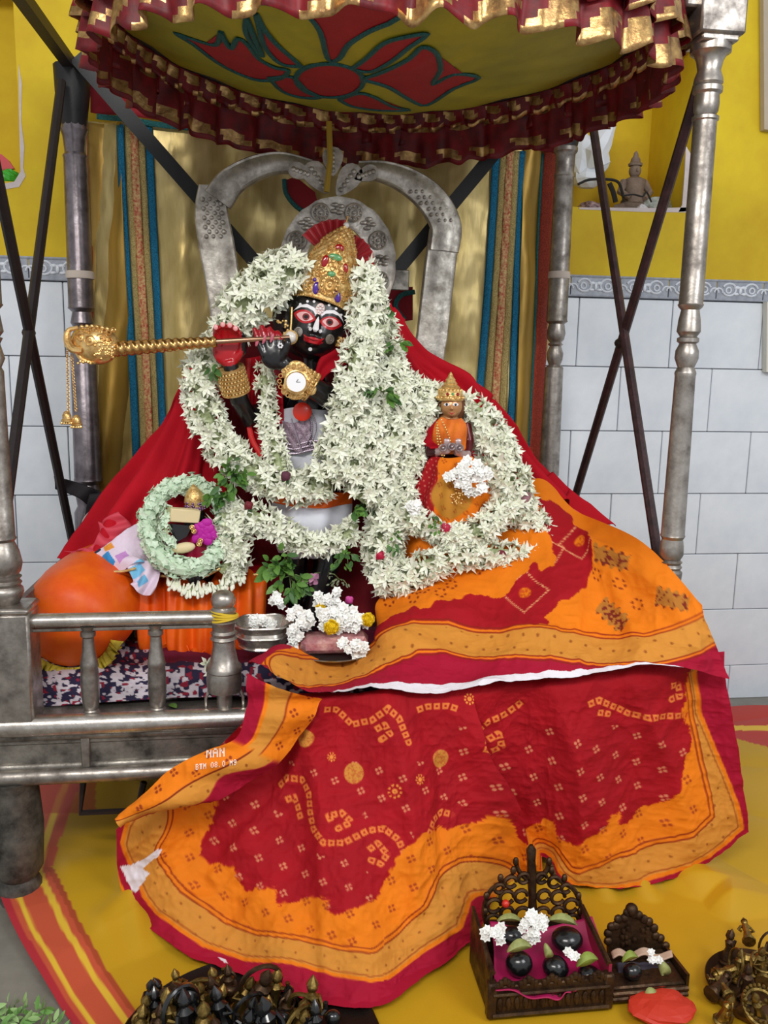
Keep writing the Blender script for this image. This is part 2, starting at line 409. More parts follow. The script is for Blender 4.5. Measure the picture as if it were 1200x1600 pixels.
# white crumpled plastic bag with a twisted horn
bagm = mat('white_plastic_film', 'DDE3EC', .4, bump=.5, bscale=40, spec=.6)
b = MB(); bx = .90
pr = [P(930, 262, YN), P(925, 240, YN), P(938, 222, YN), P(950, 203, YN), P(957, 190, YN), P(962, 181, YN)]
b.tube(pr, [.045, .048, .036, .022, .014, .006], 10); b.ball(P(908, 245, YN), (.04, .035, .07), 10, 7); b.ball(P(940, 250, YN), (.026, .025, .035), 10, 7); b.ball(P(918, 275, YN), (.05, .035, .035), 10, 7)
for i, v in enumerate(b.v):
    q = Vector(v); n_ = .012*(float(vnoise(q.x*60, q.z*60, 3))-.5); b.v[i] = (q.x+n_, q.y+n_, q.z+n_*1.3)
tag(b.build('plastic_bag', bagm, smooth=False), 'crumpled white plastic bag with twisted pointed top in the wall niche', 'bag')
# clay deity
clay = mat('grey_clay', '8D7A6A', .85, bump=.6, bscale=120, var=.3, vscale=30, col2='6C5A50')
root = thing('clay_statue', (P(990, 310, YN).x, YN, zs), 'small grey clay statue of a seated deity with pointed crown in the niche', 'statue')
c0 = P(990, 300, YN); b = MB(); s_ = S(YN)
b.ball((c0.x, YN, zs+.035), (.040, .028, .030), 14, 8); b.tube([(c0.x, YN, zs+.04), (c0.x, YN, zs+.075), (c0.x, YN, zs+.105), (c0.x, YN, zs+.115)], [.032, .029, .034, .012], 12)
for sx in (-1, 1): b.tube([(c0.x+sx*.030, YN, zs+.10), (c0.x+sx*.045, YN-.01, zs+.07), (c0.x+sx*.022, YN-.03, zs+.05)], [.013, .011, .008], 8); b.tube([(c0.x+sx*.02, YN, zs+.025), (c0.x+sx*.055, YN-.015, zs+.018), (c0.x+sx*.01, YN-.035, zs+.014)], [.018, .017, .010], 8)
b.build('body', clay, root)
b = MB(); b.ball((c0.x, YN, zs+.132), (.018, .018, .021), 12, 8); b.ball((c0.x, YN-.018, zs+.131), (.004, .005, .006), 6, 4); b.build('head', clay, root)
b = MB(); b.lathe((c0.x, YN, zs+.145), (0, 0, 1), [(0, .02), (.006, .021), (.01, .015), (.02, .013), (.026, .008), (.036, .006), (.042, .001)], 12); b.build('crown', clay, root)
b = MB(); b.box((c0.x, YN, zs+.008), (.13, .08, .014), bev=.004); b.build('pedestal', clay, root)
def crumple(name, cx, cy, rx, ry, rz, m, label, cat, seed, amp=.4, Y=YN, z=None):
    c = P(cx, cy, Y)
    if z is not None: c.z = z+rz*.92
    b = MB(); b.ball((0, 0, 0), 1, 16, 11); vs = []
    for v in b.v:
        v = Vector(v); k = 1+amp*(float(fbm(np.array(v.x*2.2+seed+v.z), np.array(v.y*2.2+v.z*1.7), 3, seed))-.45)*2
        vs.append((c.x+v.x*rx*k, c.y+v.y*ry*k, max(c.z+v.z*rz*k, (z if z is not None else -9))))
    b.v = vs; return tag(b.build(name, m, smooth=False), label, cat)
crumple('paper_wad', 1025, 305, .05, .045, .032, mat('newsprint', 'C9CFC6', .8, var=.25, vscale=60, col2='8B9594'), 'crumpled pale printed paper beside the clay statue', 'paper', 3, z=zs)
crumple('paper_wad', 1003, 318, .017, .02, .013, mat('white_paper', 'E6E4EA', .7), 'small white paper scrap at the foot of the clay statue', 'paper', 9, Y=YN-.07, z=zs)
crumple('folded_cloth', 925, 310, .042, .04, .02, mat('pink_print_cloth', 'C9A9AE', .8, var=.7, vscale=70, col2='40303C'), 'pink and dark printed cloth folded under the plastic bag', 'cloth', 5, z=zs)
b = MB(); b.tube(smooth_path([P(903, 288, YN-.08), P(920, 281, YN-.08), P(945, 280, YN-.08), P(965, 284, YN-.08), P(972, 300, YN-.08), P(975, 316, YN-.08)]), .004, 6); b.tube(smooth_path([P(952, 286, YN-.08), P(958, 300, YN-.08), P(962, 316, YN-.08)]), .007, 6)
tag(b.build('black_cable', mat('black_rubber', '161417', .5)), 'loose black cable arching over the cloth in the niche', 'cable')
b = MB(); b.tube(smooth_path([P(972, 306, YN-.1), P(990, 304, YN-.1), P(1004, 307, YN-.1), P(1010, 300, YN-.1), P(1018, 316, YN-.1)]), .0025, 6)
tag(b.build('black_cable', M('black_rubber2', '161417', .5)), 'thin black cable lying across the white papers in the niche', 'cable')
yl = YW+.08
crumple('green_cloth_bundle', 12, 272, .03, .03, .022, mat('green_satin', '3FAF3A', .4), 'small green bundle in the left wall niche', 'bundle', 2, Y=yl, z=LZ+.001)
b = MB(); q = P(6, 255, yl); b.plate([q+Vector((-.04, 0, -.02)), q+Vector((.025, 0, -.012)), q+Vector((.012, 0, .008)), q+Vector((-.005, 0, .022)), q+Vector((-.04, 0, .02))], (0, .012, 0))
b.box((q.x-.01, q.y+.006, (q.z-.012+LZ)/2), (.05, .01, q.z-.012-LZ)); tag(b.build('red_packet', mat('red_foil', 'C3202A', .35), smooth=False), 'red pointed packet standing behind the green bundle', 'packet')
# ================================================================== THRONE
DZ = .362; YF, YB = 1.58, 2.28
XFL, XFR, XBL, XBR = -.462, .799, -.447, .777
thr = thing('silver_swing_throne', (.17, 1.9, 0), 'large silver-clad swing throne with turned posts and low front rail', 'throne')
def prof_post(name, x, Y, lst, m, n=24, px_ref=None):
    """lst: (py, r_px) from the photograph at this post's own depth"""
    s_ = S(Y)*.985; out = []
    for py, r in lst:
        z = P(px_ref, py, Y).z; out.append((z, r*s_))
    out.sort(); b = MB(); b.lathe((x, Y, out[0][0]), (0, 0, 1), [(z-out[0][0], r) for z, r in out], n); return b.build(name, m, thr)
prof_post('post', XFR, YF, [(60, 30), (80, 30), (84, 24), (92, 20), (108, 17), (120, 21), (128, 22), (131, 19), (134, 22), (142, 22), (146, 18), (160, 19), (172, 18), (178, 15), (181, 20), (186, 20), (188, 17.5), (300, 18), (474, 18.5), (476, 20), (480, 18), (484, 14), (500, 17), (518, 18.5), (526, 13), (528, 17), (534, 17), (537, 13), (548, 18), (560, 18.5), (574, 13), (580, 16), (583, 17), (588, 16), (700, 17.5), (834, 19), (837, 20), (842, 17), (852, 19), (866, 19.5), (874, 15), (877, 19), (881, 16), (885, 19), (889, 16), (893, 20), (905, 19), (918, 14), (930, 18), (990, 18)], silver, px_ref=1062)
prof_post('post', XFL, YF, [(60, 30), (80, 30), (84, 24), (92, 20), (120, 21), (131, 19), (134, 22), (178, 15), (181, 20), (188, 17.5), (474, 18.5), (476, 20), (484, 14), (518, 18.5), (526, 13), (528, 17), (537, 13), (560, 18.5), (574, 13), (580, 16), (588, 16), (700, 17), (838, 19), (841, 21), (846, 17), (860, 23), (880, 27), (893, 24), (898, 20), (901, 25), (906, 21), (910, 25), (915, 22), (919, 26), (925, 27), (936, 23), (944, 18), (955, 20)], silver, px_ref=-2)
bs = [(100, 17), (198, 17), (205, 19), (212, 15), (228, 13), (236, 16), (242, 16), (246, 14.5), (340, 15), (480, 15.5), (482, 17), (487, 12.5), (500, 14), (510, 14), (515, 11), (540, 13), (545, 17), (548, 15)]
prof_post('post', XBL, YB, [(95, 17), (198, 17), (205, 19), (215, 16), (240, 14), (245, 17), (250, 16), (480, 18), (482, 19), (488, 13), (505, 16), (512, 12), (535, 15), (542, 18), (746, 20), (750, 21), (757, 14), (775, 19), (790, 17), (800, 22), (830, 22), (955, 22)], mat('smoky_silver', '8E868A', .32, .85, bump=.3, bscale=60, var=.4, vscale=20, col2='5C5458'), px_ref=134)
prof_post('post', XBR, YB, [(180, 14), (205, 15), (225, 14), (230, 18), (236, 18), (240, 15), (268, 14), (274, 16), (277, 14.5), (500, 16), (502, 17), (506, 12), (520, 14.5), (530, 13), (535, 9), (538, 12), (541, 9), (552, 13), (562, 12), (570, 9), (574, 14), (738, 16), (742, 16), (746, 12), (770, 18), (790, 14), (800, 18), (955, 18)], silver, px_ref=858)
tape = mat('cream_tape', 'C6B8AC', .6)
for x, px, r in ((XBL, 127, .0335), (XBR, 873, .0285)):
    b = MB(); z = P(px, 430, YB).z; b.lathe((x, YB, z-.009), (0, 0, 1), [(0, r), (.004, r+.001), (.017, r), (.018, r-.001)], 20); b.build('tape_wrap', tape, thr)
# corner caps
b = MB(); zc = P(1108, 40, YF).z; b.box((XFR, YF, zc+.02), (.085, .085, .09), bev=.004); b.box((XFR, YF, zc-.028), (.07, .07, .014), bev=.003); b.box((XFR-.045, YF, zc+.045), (.04, .05, .05), bev=.004); b.box((XFR-.075, YF, zc+.055), (.03, .04, .03), bev=.004)
b.box((XFR, YF+.05, zc+.045), (.05, .04, .05), bev=.004)
capo = b.build('corner_cap', silver, thr)
b = MB(); b.box((XFL, YF, zc+.02), (.085, .085, .09), bev=.004); b.box((XFL, YF, zc-.028), (.07, .07, .014), bev=.003); b.build('corner_cap', silver_b, thr)
ZT = 1.70
b = MB(); b.tube([(XBL, YB, 1.50), (XBL, YB, 1.60), (XBL, YB, 1.64), (XBL, YB, ZT)], [.022, .034, .040, .042], 12); b.build('post_head', blackp, thr)
b = MB(); b.tube([(XBR, YB, 1.55), (XBR, YB, 1.60), (XBR, YB, ZT)], [.022, .034, .038], 12); b.build('post_head', blackp, thr)
for a, c in (((XBL, YB, ZT), (XFL, YF, ZT)), ((XBR, YB, ZT), (XFR, YF, ZT)), ((XBL, YB, ZT), (XBR, YB, ZT)), ((XFL, YF, ZT), (XFR, YF, ZT))):
    b = MB(); b.tube([a, c], .018, 4); b.build('top_beam', iron, thr)
# side cross braces of thin rods, tied at the crossing
def rodpx(a, c, r, m, name='brace_rod', n=8):
    b = MB(); b.tube([P(*a), P(*c)], r, n); return b.build(name, m, thr)
rodpx((96, 128, 2.22), (10, 790, 1.66), .0105, iron); rodpx((-12, 240, 1.64), (113, 845, 2.26), .0105, iron)
rodpx((924, 180, 2.24), (1030, 885, 1.62), .0105, rust); rodpx((1096, 120, 1.60), (893, 795, 2.24), .0105, rust)
for p in ((45, 520, 1.90), (970, 536, 1.93)): b = MB(); b.ball(P(*p), (.014, .02, .012), 10, 6); b.build('rod_clamp', iron, thr)
# flat diagonal bars at the back
def flatbar(a, c, w_, name='back_brace'):
    A, B = P(*a), P(*c); d = (B-A).normalized(); u = d.cross(Vector((0, 1, 0))).normalized()*w_/2; b = MB()
    b.plate([A+u, B+u, B-u, A-u], (0, .006, 0)); return b.build(name, blackp, thr, smooth=False)
flatbar((118, 88, 2.225), (600, 640, 2.225), .034); flatbar((905, 80, 2.215), (440, 640, 2.215), .034)
b = MB(); A = P(618, 437, 2.20); b.box((A.x, 2.205, A.z), (.07, .006, .05), bev=.002); b.build('brace_plate', silver_d, thr)
# yellow cord tying the canopy beam, cord knots
# deck
b = MB(); b.box(((XFL+XFR)/2, (YF+YB)/2-.005, DZ-.02), (XFR-XFL+.07, YB-YF+.04, .04), bev=.003); b.build('deck', silver_d, thr)
ym = 1.552
def hl(z, y, r, name, m=silver, x0=XFL-.035, x1=XFR+.035, n=16):
    b = MB(); b.tube([(x0, y, z), (x1, y, z)], r, n); return b.build(name, m, thr)
zA = P(50, 1134, ym).z; zB = P(50, 1214, ym).z
hl(zA, ym, .020, 'deck_moulding', silver_b); hl(zA-.022, ym+.004, .009, 'deck_moulding', silver_d); hl(zB, ym, .015, 'deck_moulding', silver); hl(zB+.017, ym+.006, .008, 'deck_moulding', silver_d)
b = MB(); b.box(((XFL+XFR)/2, ym+.016, (zA+zB)/2), (XFR-XFL+.06, .02, zA-zB), bev=.002)
b.build('front_panel', silver_d, thr)
for px in (134, 620): b = MB(); q = P(px, 1180, ym); b.box((q.x, ym+.003, (zA+zB)/2), (.016, .012, zA-zB-.03), bev=.002); b.build('panel_strip', silver, thr)
for sx in (XFL-.03, XFR+.03):
    b = MB(); b.box((sx, (YF+YB)/2, (zA+zB)/2), (.02, YB-YF, zA-zB+.02), bev=.003); b.build('side_panel', silver_d, thr)
for x, y in ((XFL-.005, YF), (XFR, YF), (XFL, YB), (XFR, YB)):
    b = MB(); zz = zB-.01; b.lathe((x, y, .0), (0, 0, 1), [(0, .036), (.03, .042), (.05, .034), (.07, .046), (.15, .05), (zz-.02, .044), (zz, .05)], 16); b.build('leg', mat('leg_iron', '34322F', .55, .5, bump=.6, bscale=60, var=.6, vscale=25, col2='77736C') if 'leg_iron' not in bpy.data.materials else bpy.data.materials['leg_iron'], thr)
# front-left square block, rail, balusters, finial post
q = P(20, 1030, YF-.01)
b = MB(); zt1 = P(20, 950, YF).z; zb1 = DZ; b.box((XFL, YF-.005, (zt1+zb1)/2), (.098, .075, zt1-zb1), bev=.005); b.box((XFL, YF-.005, zt1+.004), (.10, .08, .012), bev=.004)
b.build('post_block', silver, thr)
b = MB(); b.box((XFR, YF, (P(1047, 925, YF).z+DZ)/2), (.075, .075, P(1047, 925, YF).z-DZ), bev=.005); b.build('post_block', silver, thr)
for (x, y) in ((XBL, YB), (XBR, YB)): b = MB(); b.box((x, y, DZ+.04), (.07, .07, .09), bev=.005); b.build('post_block', silver_d, thr)
ry = YF-.012; zr = P(190, 967, ry).z; x0 = XFL+.045; x1 = P(345, 967, ry).x
b = MB(); b.tube([(x0, ry, zr), (x1, ry, zr)], .0150, 16, flat=.85); b.build('front_rail', silver_b, thr)
b = MB(); b.box(((x0+x1)/2, ry, zr-.017), (x1-x0, .012, .006), bev=.001); b.build('front_rail', silver_d, thr)
for px in (140, 245):
    q = P(px, 1050, ry); hb = zr-.012-DZ; b = MB()
    b.lathe((q.x, ry, DZ), (0, 0, 1), [(0, .017), (.008, .018), (.010, .013), (.016, .016), (.022, .012), (.03, .0145), (.05, .0165), (hb*.48, .0165), (hb*.56, .015), (hb*.58, .0168), (hb*.62, .0155), (hb*.75, .0115), (hb*.88, .010), (hb*.90, .0135), (hb*.94, .0135), (hb*.95, .010), (hb, .014)], 20)
    b.build('baluster', silver, thr)
q = P(350, 1030, ry); pz = lambda py: P(350, py, ry).z-DZ
b = MB(); k = S(ry)
b.lathe((q.x, ry, DZ), (0, 0, 1), [(0, 12*k), (pz(1082), 12*k), (pz(1078), 26*k), (pz(1060), 28*k), (pz(1048), 26*k), (pz(1046), 28*k), (pz(1040), 27*k), (pz(1034), 22*k), (pz(1010), 17*k), (pz(1000), 17*k), (pz(997), 21*k), (pz(993), 18*k), (pz(988), 20*k), (pz(984), 17*k), (pz(975), 18*k), (pz(970), 21*k), (pz(966), 17*k), (pz(956), 18*k), (pz(952), 19*k), (pz(948), 15*k), (pz(944), 18*k), (pz(936), 19*k), (pz(928), 16*k), (pz(924), 10*k), (pz(922), 2*k)], 24)
fin = b.build('finial_post', silver, thr)
b = MB(); zq = P(350, 962, ry).z
for i in range(4): b.torus((q.x+.002, ry, zq-.006+i*.004), .0245-.001*(i % 2), .0022, (.12*(i-1.5), .1, 1), 20, 6)
b.build('yellow_thread', mat('yellow_thread', 'D8B72E', .7), fin)
# little hoops each side of the finial foot
for px in (322, 380):
    b = MB(); c_ = P(px, 1070, ry+.01); b.tube([(c_.x, ry, DZ), (c_.x, ry, DZ+.035), (c_.x+(.006 if px < 350 else -.006), ry, DZ+.05)], .003, 6); b.build('hoop', silver_b, thr)
# left side rail running back, with its balusters
b = MB(); za = zr+.004; b.tube([(XFL+.005, YF+.03, za), (XBL, YB-.03, za)], .015, 8); b.build('side_rail', mat('worn_brown_rail', '5E443E', .5, .3, bump=.4, bscale=60, var=.5, vscale=20, col2='8A7870'), thr)
for t_ in (.35, .7):
    y = YF+(YB-YF)*t_; x = XFL+.005; b = MB(); hb = za-.012-DZ
    b.lathe((x, y, DZ), (0, 0, 1), [(0, .016), (.01, .016), (.02, .012), (hb*.5, .017), (hb*.8, .01), (hb, .013)], 14); b.build('baluster', silver_d, thr)
# bar loop under the deck
b = MB(); yq = 1.60; pp = [P(130, 1222, yq), P(126, 1270, yq), P(214, 1266, yq), P(225, 1222, yq)]
b.tube([pp[0], pp[1], pp[2], pp[3]], .0065, 6)
b.build('hanging_loop', iron, thr)
# ------------------------------------------------------------------ silver arch and halo (parts of the throne back)
def ribbon(pts, w_, th, m, name, parent, Y, bumps=None):
    """flat plate following pixel path, width in px"""
    sp = smooth_path([(x, y, ww) for (x, y), ww in zip(pts, w_)], 8); L, R_ = [], []; s_ = S(Y); b = MB()
    for i, (x, y, ww) in enumerate(sp):
        x1, y1, _ = sp[min(i+1, len(sp)-1)]; x0, y0, _ = sp[max(i-1, 0)]; dx, dy = x1-x0, y1-y0; l = math.hypot(dx, dy); nx, ny = -dy/l, dx/l
        sec = []
        for k_, hgt in ((-.5, 0), (-.46, .004), (-.38, .0025), (-.2, .007), (0, .009), (.2, .007), (.38, .0025), (.46, .004), (.5, 0)):
            p = P(x+nx*ww*k_, y+ny*ww*k_, Y); sec.append(p+Vector((0, -hgt, 0)))
        for k_ in (.5, -.5): sec.append(P(x+nx*ww*k_, y+ny*ww*k_, Y)+Vector((0, th, 0)))
        b.v.extend([tuple(q) for q in sec])
    n = 11; kk = len(sp)
    for i in range(kk-1):
        for j in range(n): b.f.append((i*n+j, i*n+(j+1) % n, (i+1)*n+(j+1) % n, (i+1)*n+j)); b.m.append(0)
    b.f += [tuple(range(n)), tuple((kk-1)*n+j for j in range(n))[::-1]]; b.m += [0, 0]
    if bumps:
        for (x, y, r) in bumps: b.ball(P(x, y, Y)+Vector((0, -.006, 0)), (r, .006, r), 8, 5)
    return b.build(name, m, parent)
YA = 2.16
def scalebumps(x0, y0, x1, y1, w_, n, r):
    out = []
    for i in range(n):
        t_ = i/(n-1); cx, cy = x0+(x1-x0)*t_, y0+(y1-y0)*t_
        for j in range(3): out.append((cx+(j-1+(.5 if i % 2 else 0))*w_/3.4, cy, r))
    return out
arch = thing('silver_arch', (P(520, 600, YA).x, YA, DZ+.005), 'embossed silver arch with curled shoulders standing behind the dark idol', 'arch')
ribbon([(332, 290), (330, 330), (338, 380), (348, 440), (358, 520), (366, 640), (370, 985)], [44, 52, 56, 54, 52, 50, 50], .012, embossed, 'arch_leg', arch, YA, scalebumps(328, 312, 334, 370, 38, 9, .006))
ribbon([(696, 360), (690, 400), (684, 450), (676, 520), (668, 600), (655, 985)], [48, 48, 48, 48, 48, 48], .012, embossed, 'arch_leg', arch, YA, scalebumps(694, 330, 692, 380, 36, 7, .005))
ribbon([(340, 312), (362, 283), (400, 262), (440, 254), (486, 262)], [50, 46, 40, 34, 26], .012, embossed, 'arch_shoulder', arch, YA-.012)
ribbon([(560, 265), (600, 268), (640, 284), (675, 312), (697, 352), (694, 392)], [28, 34, 42, 48, 48, 46], .012, embossed, 'arch_shoulder', arch, YA-.008, scalebumps(650, 300, 690, 345, 30, 6, .005))
def petal_plate(cx, cy, L, W, ang, name='leaf_plate'):
    a = math.radians(ang); o = []
    for t_ in range(16):
        th = 2*math.pi*t_/16; x = L/2*math.cos(th); y = W/2*math.sin(th)*(1-.45*math.cos(th)); o.append((cx+x*math.cos(a)-y*math.sin(a), cy+x*math.sin(a)+y*math.cos(a)))
    b = MB(); b.plate([P(x, y, YA-.03) for x, y in o], (0, .008, 0)); 
    for k_ in range(5): t_ = -.3+k_*.15; b.ball(P(cx+L*t_*math.cos(a), cy+L*t_*math.sin(a), YA-.032), (.006, .004, .006), 8, 5)
    return b.build(name, embossed, arch)
petal_plate(497, 278, 58, 34, 55); petal_plate(543, 282, 58, 34, 125); petal_plate(520, 252, 46, 30, 90); petal_plate(470, 268, 40, 24, 20); petal_plate(572, 272, 40, 24, 160)
b = MB(); b.tube([P(514, 190, YA-.05), P(516, 250, YA-.05), P(510, 300, YA-.05)], .007, 8); b.build('yellow_cord', mat('yellow_cord', 'A8861E', .7), arch)
# halo
YH = 2.06
halo = thing('silver_halo', (P(525, 420, YH).x, YH, DZ+.004), 'round silver halo plate embossed with flowers behind the crowned head', 'halo')
b = MB(); cx, cy = 527, 412; N = 48; ro, ri = [], []
for i in range(N):
    th = 2*math.pi*i/N; sc = 1+.018*abs(math.sin(th*9)); ro.append((cx+90*sc*math.cos(th), cy-103*sc*math.sin(th))); ri.append((cx+49*math.cos(th), cy+4-64*math.sin(th)))
vs = []
for i in range(N):
    for (x, y), dy in ((ro[i], 0), (ro[i], -.008), (((ro[i][0]*.85+ri[i][0]*.15), (ro[i][1]*.85+ri[i][1]*.15)), -.004), (((ro[i][0]*.5+ri[i][0]*.5), (ro[i][1]*.5+ri[i][1]*.5)), -.007), (((ro[i][0]*.15+ri[i][0]*.85), (ro[i][1]*.15+ri[i][1]*.85)), -.004), (ri[i], -.008), (ri[i], 0)):
        vs.append(P(x, y, YH)+Vector((0, dy, 0)))
b.add(vs, [(i*7+j, i*7+(j+1) % 7, ((i+1) % N)*7+(j+1) % 7, ((i+1) % N)*7+j) for i in range(N) for j in range(7)])
b.build('halo_plate', embossed, halo)
def rosette(b, c, r, n=8, mi=0, nrm=(0, -1, 0)):
    b.torus(c, r, r*.14, nrm, 16, 5, mi); b.torus(c, r*.52, r*.12, nrm, 12, 5, mi); b.ball(c, (r*.26, r*.3, r*.26), 8, 5, mi)
    for i in range(n):
        th = 2*math.pi*i/n; b.ball(Vector(c)+Vector((math.cos(th)*r*.76, 0, math.sin(th)*r*.76)), (r*.2, r*.2, r*.2), 6, 4, mi)
for i in range(15):
    th = math.radians(-62+i*304/14); x, y = cx+70*math.cos(th), cy-85*math.sin(th)
    b = MB(); c = P(x, y, YH)+Vector((0, -.010, 0))
    if i % 2 == 0: rosette(b, c, .019)
    else:
        for k_ in range(4): a = th+k_*math.pi/2+.6; b.ball(c+Vector((math.cos(a)*.010, 0, math.sin(a)*.010)), (.0085, .004, .005), 8, 5)
        b.ball(c, (.005, .006, .005), 8, 5)
    b.build('rosette', embossed, halo)
b = MB(); b.box((P(527, 520, YH).x, YH+.004, (P(527, 500, YH).z+DZ)/2), (.05, .010, P(527, 500, YH).z-DZ)); b.build('halo_stem', silver_d, halo)
# ================================================================== BACKDROP
YD = 2.335
satin = mat('gold_satin', 'B08A34', .42, .45, bump=.15, bscale=200, var=.25, vscale=14, col2='8E7232', stretch=(1, 1, .2))
satin_p = mat('pale_gold_satin', 'D6C084', .36, .5, bump=.15, bscale=200, var=.3, vscale=14, col2='AE9654', stretch=(1, 1, .2))
glit_b = mat('blue_glitter', '2C8FB8', .3, .7, bump=1, bscale=700, var=.6, vscale=400, col2='0C3A5C')
glit_g = mat('gold_glitter', 'D9C483', .3, .7, bump=1, bscale=700, var=.5, vscale=400, col2='7C6430')
glit_t = mat('teal_glitter', '2E7A78', .35, .55, bump=1, bscale=700, var=.6, vscale=350, col2='123E42')
glit_r = mat('orange_red_glitter', 'C24A2C', .4, .4, bump=1, bscale=600, var=.5, vscale=300, col2='7C1D14')
dredm = mat('deep_red_felt', '8E0F1E', .8, bump=.2, bscale=200)
bdrop = thing('gold_backdrop', (.17, YD, DZ), 'gold satin backdrop curtain with glittering blue and red vertical trims', 'curtain')
def wave(px, py, ph=0):
    return .014*np.sin(px*.026+ph+.8*np.sin(py*.006))+.008*np.sin(px*.06+py*.004+1+1.5*fbm(px*.01,py*.006,2,2))+.035*(fbm(px*.012, py*.005, 3, 4)-.5)+.006*(crease(px*.02+py*.006, py*.012, 7)-.5)
bg = [[(132, 185, YD), (300, 195, YD), (500, 200, YD), (700, 195, YD), (880, 190, YD)], [(134, 480, YD), (300, 480, YD), (500, 480, YD), (700, 480, YD), (868, 480, YD)], [(142, 760, YD), (300, 780, YD), (500, 780, YD), (700, 780, YD), (818, 760, YD)], [(150, 930, YD), (300, 930, YD), (500, 930, YD), (700, 930, YD), (800, 930, YD)]]
sheet('curtain_cloth', bg, 150, 300, satin_p, bdrop, disp=lambda px, py, u, v: wave(px, py)-.004*crease(px*.02, py*.02, 6), thick=.002)
def trim(name, xa, ya, xb, yb, w_, m, off=.006, tw=0, nu=60, parent=bdrop):
    xm, ym_ = (xa+xb)/2, (ya+yb)/2
    ct = [[(xa-w_/2, ya, YD), (xa+w_/2, ya, YD)], [(xm-w_/2, ym_, YD), (xm+w_/2, ym_, YD)], [(xb-w_/2, yb, YD), (xb+w_/2, yb, YD)]]
    ct = [[r[0], ((r[0][0]+r[1][0])/2, r[0][1], YD), r[1]] for r in ct]
    return sheet(name, ct, nu, 7, m, parent, disp=lambda px, py, u, v: wave(px, py)+off+.003*np.sin(v*math.pi)+tw*np.abs(np.sin(py*.35+v*2.5)), thick=.001)
# darker golden side panels
def panel(name, x0, x1, X0, X1, m): return sheet(name, [[(x0, 190, YD), ((x0+x1)/2, 190, YD), (x1, 190, YD)], [((x0+X0)/2, 480, YD), ((x0+x1+X0+X1)/4, 480, YD), ((x1+X1)/2, 480, YD)], [(X0, 775, YD), ((X0+X1)/2, 775, YD), (X1, 775, YD)]], 80, 30, m, bdrop, disp=lambda px, py, u, v: wave(px, py)+.004+.010*np.sin(px*.09+py*.006+2*fbm(px*.01,py*.01,2,3)), thick=.001)
panel('side_panel', 136, 188, 150, 212, satin)
panel('side_panel', 818, 848, 796, 822, satin)
for (xa, xb, w_, m, nm, tw) in ((188, 214, 12, glit_b, 'blue_trim', 0), (201, 226, 11, glit_g, 'gold_trim', 0), (210, 236, 12, M('twist_red', 'B32A20', .5, bump=1, bscale=300, var=.7, vscale=160, col2='D9C483'), 'red_twist_trim', .004), (221, 247, 11, glit_g, 'gold_trim', 0), (233, 258, 12, glit_b, 'blue_trim', 0)):
    trim(nm, xa, 196, xb, 760, w_, m, tw=tw)
for (xa, xb, w_, m, nm, tw) in ((775, 744, 11, glit_b, 'blue_trim', 0), (786, 756, 11, glit_g, 'gold_trim', 0), (795, 767, 11, M.d['twist_red'], 'red_twist_trim', .004), (805, 778, 11, glit_g, 'gold_trim', 0), (814, 792, 11, glit_b, 'blue_trim', 0)):
    trim(nm, xa, 238, xb, 690, w_, m, tw=tw)
trim('teal_trim', 849, 240, 824, 720, 6, glit_t); trim('red_border', 862, 215, 832, 760, 20, glit_r, off=.009)
trim('red_border', 138, 190, 140, 560, 8, M('red_selvage', 'A8402C', .6), off=.003)
def hstrip(name, pts, w_, m, off): # horizontal strip
    ct = [[(x, y-w_/2, YD) for x, y in pts], [(x, y, YD) for x, y in pts], [(x, y+w_/2, YD) for x, y in pts]]
    return sheet(name, ct, 7, 100, m, bdrop, disp=lambda px, py, u, v: wave(px, py)+off, thick=.001)
hstrip('top_red_band', [(140, 150), (300, 172), (500, 180), (700, 200), (875, 215)], 48, dredm, .012); hstrip('top_teal_trim', [(150, 180), (240, 197), (330, 208), (400, 212), (520, 215)], 9, glit_t, .016)
# appliqué flower patches showing behind the arch
def blob(name, poly, m, off):
    b = MB(); b.plate([P(x, y, YD-off) for x, y in poly], (0, .003, 0)); return b.build(name, m, bdrop, smooth=False)
blob('applique_petal', [(444, 282), (462, 276), (492, 300), (500, 330), (470, 326), (450, 305)], dredm, .046)
b = MB(); b.tube(smooth_path([P(444, 280, YD-.05), P(447, 302, YD-.05), P(462, 322, YD-.05), P(484, 336, YD-.05)]), .006, 6); b.build('applique_outline', glit_t, bdrop)
blob('applique_petal', [(605, 450), (645, 448), (645, 500), (612, 505)], dredm, .046)
b = MB(); b.tube(smooth_path([P(648, 456, YD-.05), P(626, 462, YD-.05), P(618, 480, YD-.05), P(632, 500, YD-.05)]), .007, 6); b.build('applique_outline', glit_t, bdrop)
# ================================================================== CANOPY
cano = thing('lotus_canopy', (.22, 1.81, 1.55), 'sagging olive green canopy cloth with red lotus and gold ruffled frill', 'canopy')
CX, CY, RX, RY, ZR = .235, 1.775, .52, .455, 1.645
def rimpt(th, k=1.0, z=ZR): return Vector((CX+RX*k*math.cos(th), CY+RY*k*math.sin(th), z+.02*math.cos(2*th)))
belly = mat('olive_canopy_cloth', 'B0A41E', .6, bump=.2, bscale=200, var=.12, vscale=6, col2='908C20')
b = MB(); NR, NT = 26, 96; vs = [Vector((CX, CY, ZR-.085))]
for i in range(1, NR+1):
    k_ = i/NR
    for j in range(NT):
        th = 2*math.pi*j/NT; p = rimpt(th, k_); sag = .085*(1-k_**2.2); vs.append(Vector((p.x, p.y, p.z-.02*math.cos(2*th)*(1-k_)-sag+.003*math.sin(th*17)*k_)))
fs = [(0, 1+(j+1) % NT, 1+j) for j in range(NT)]
for i in range(NR-1):
    for j in range(NT): a = 1+i*NT; fs.append((a+j, a+(j+1) % NT, a+NT+(j+1) % NT, a+NT+j))
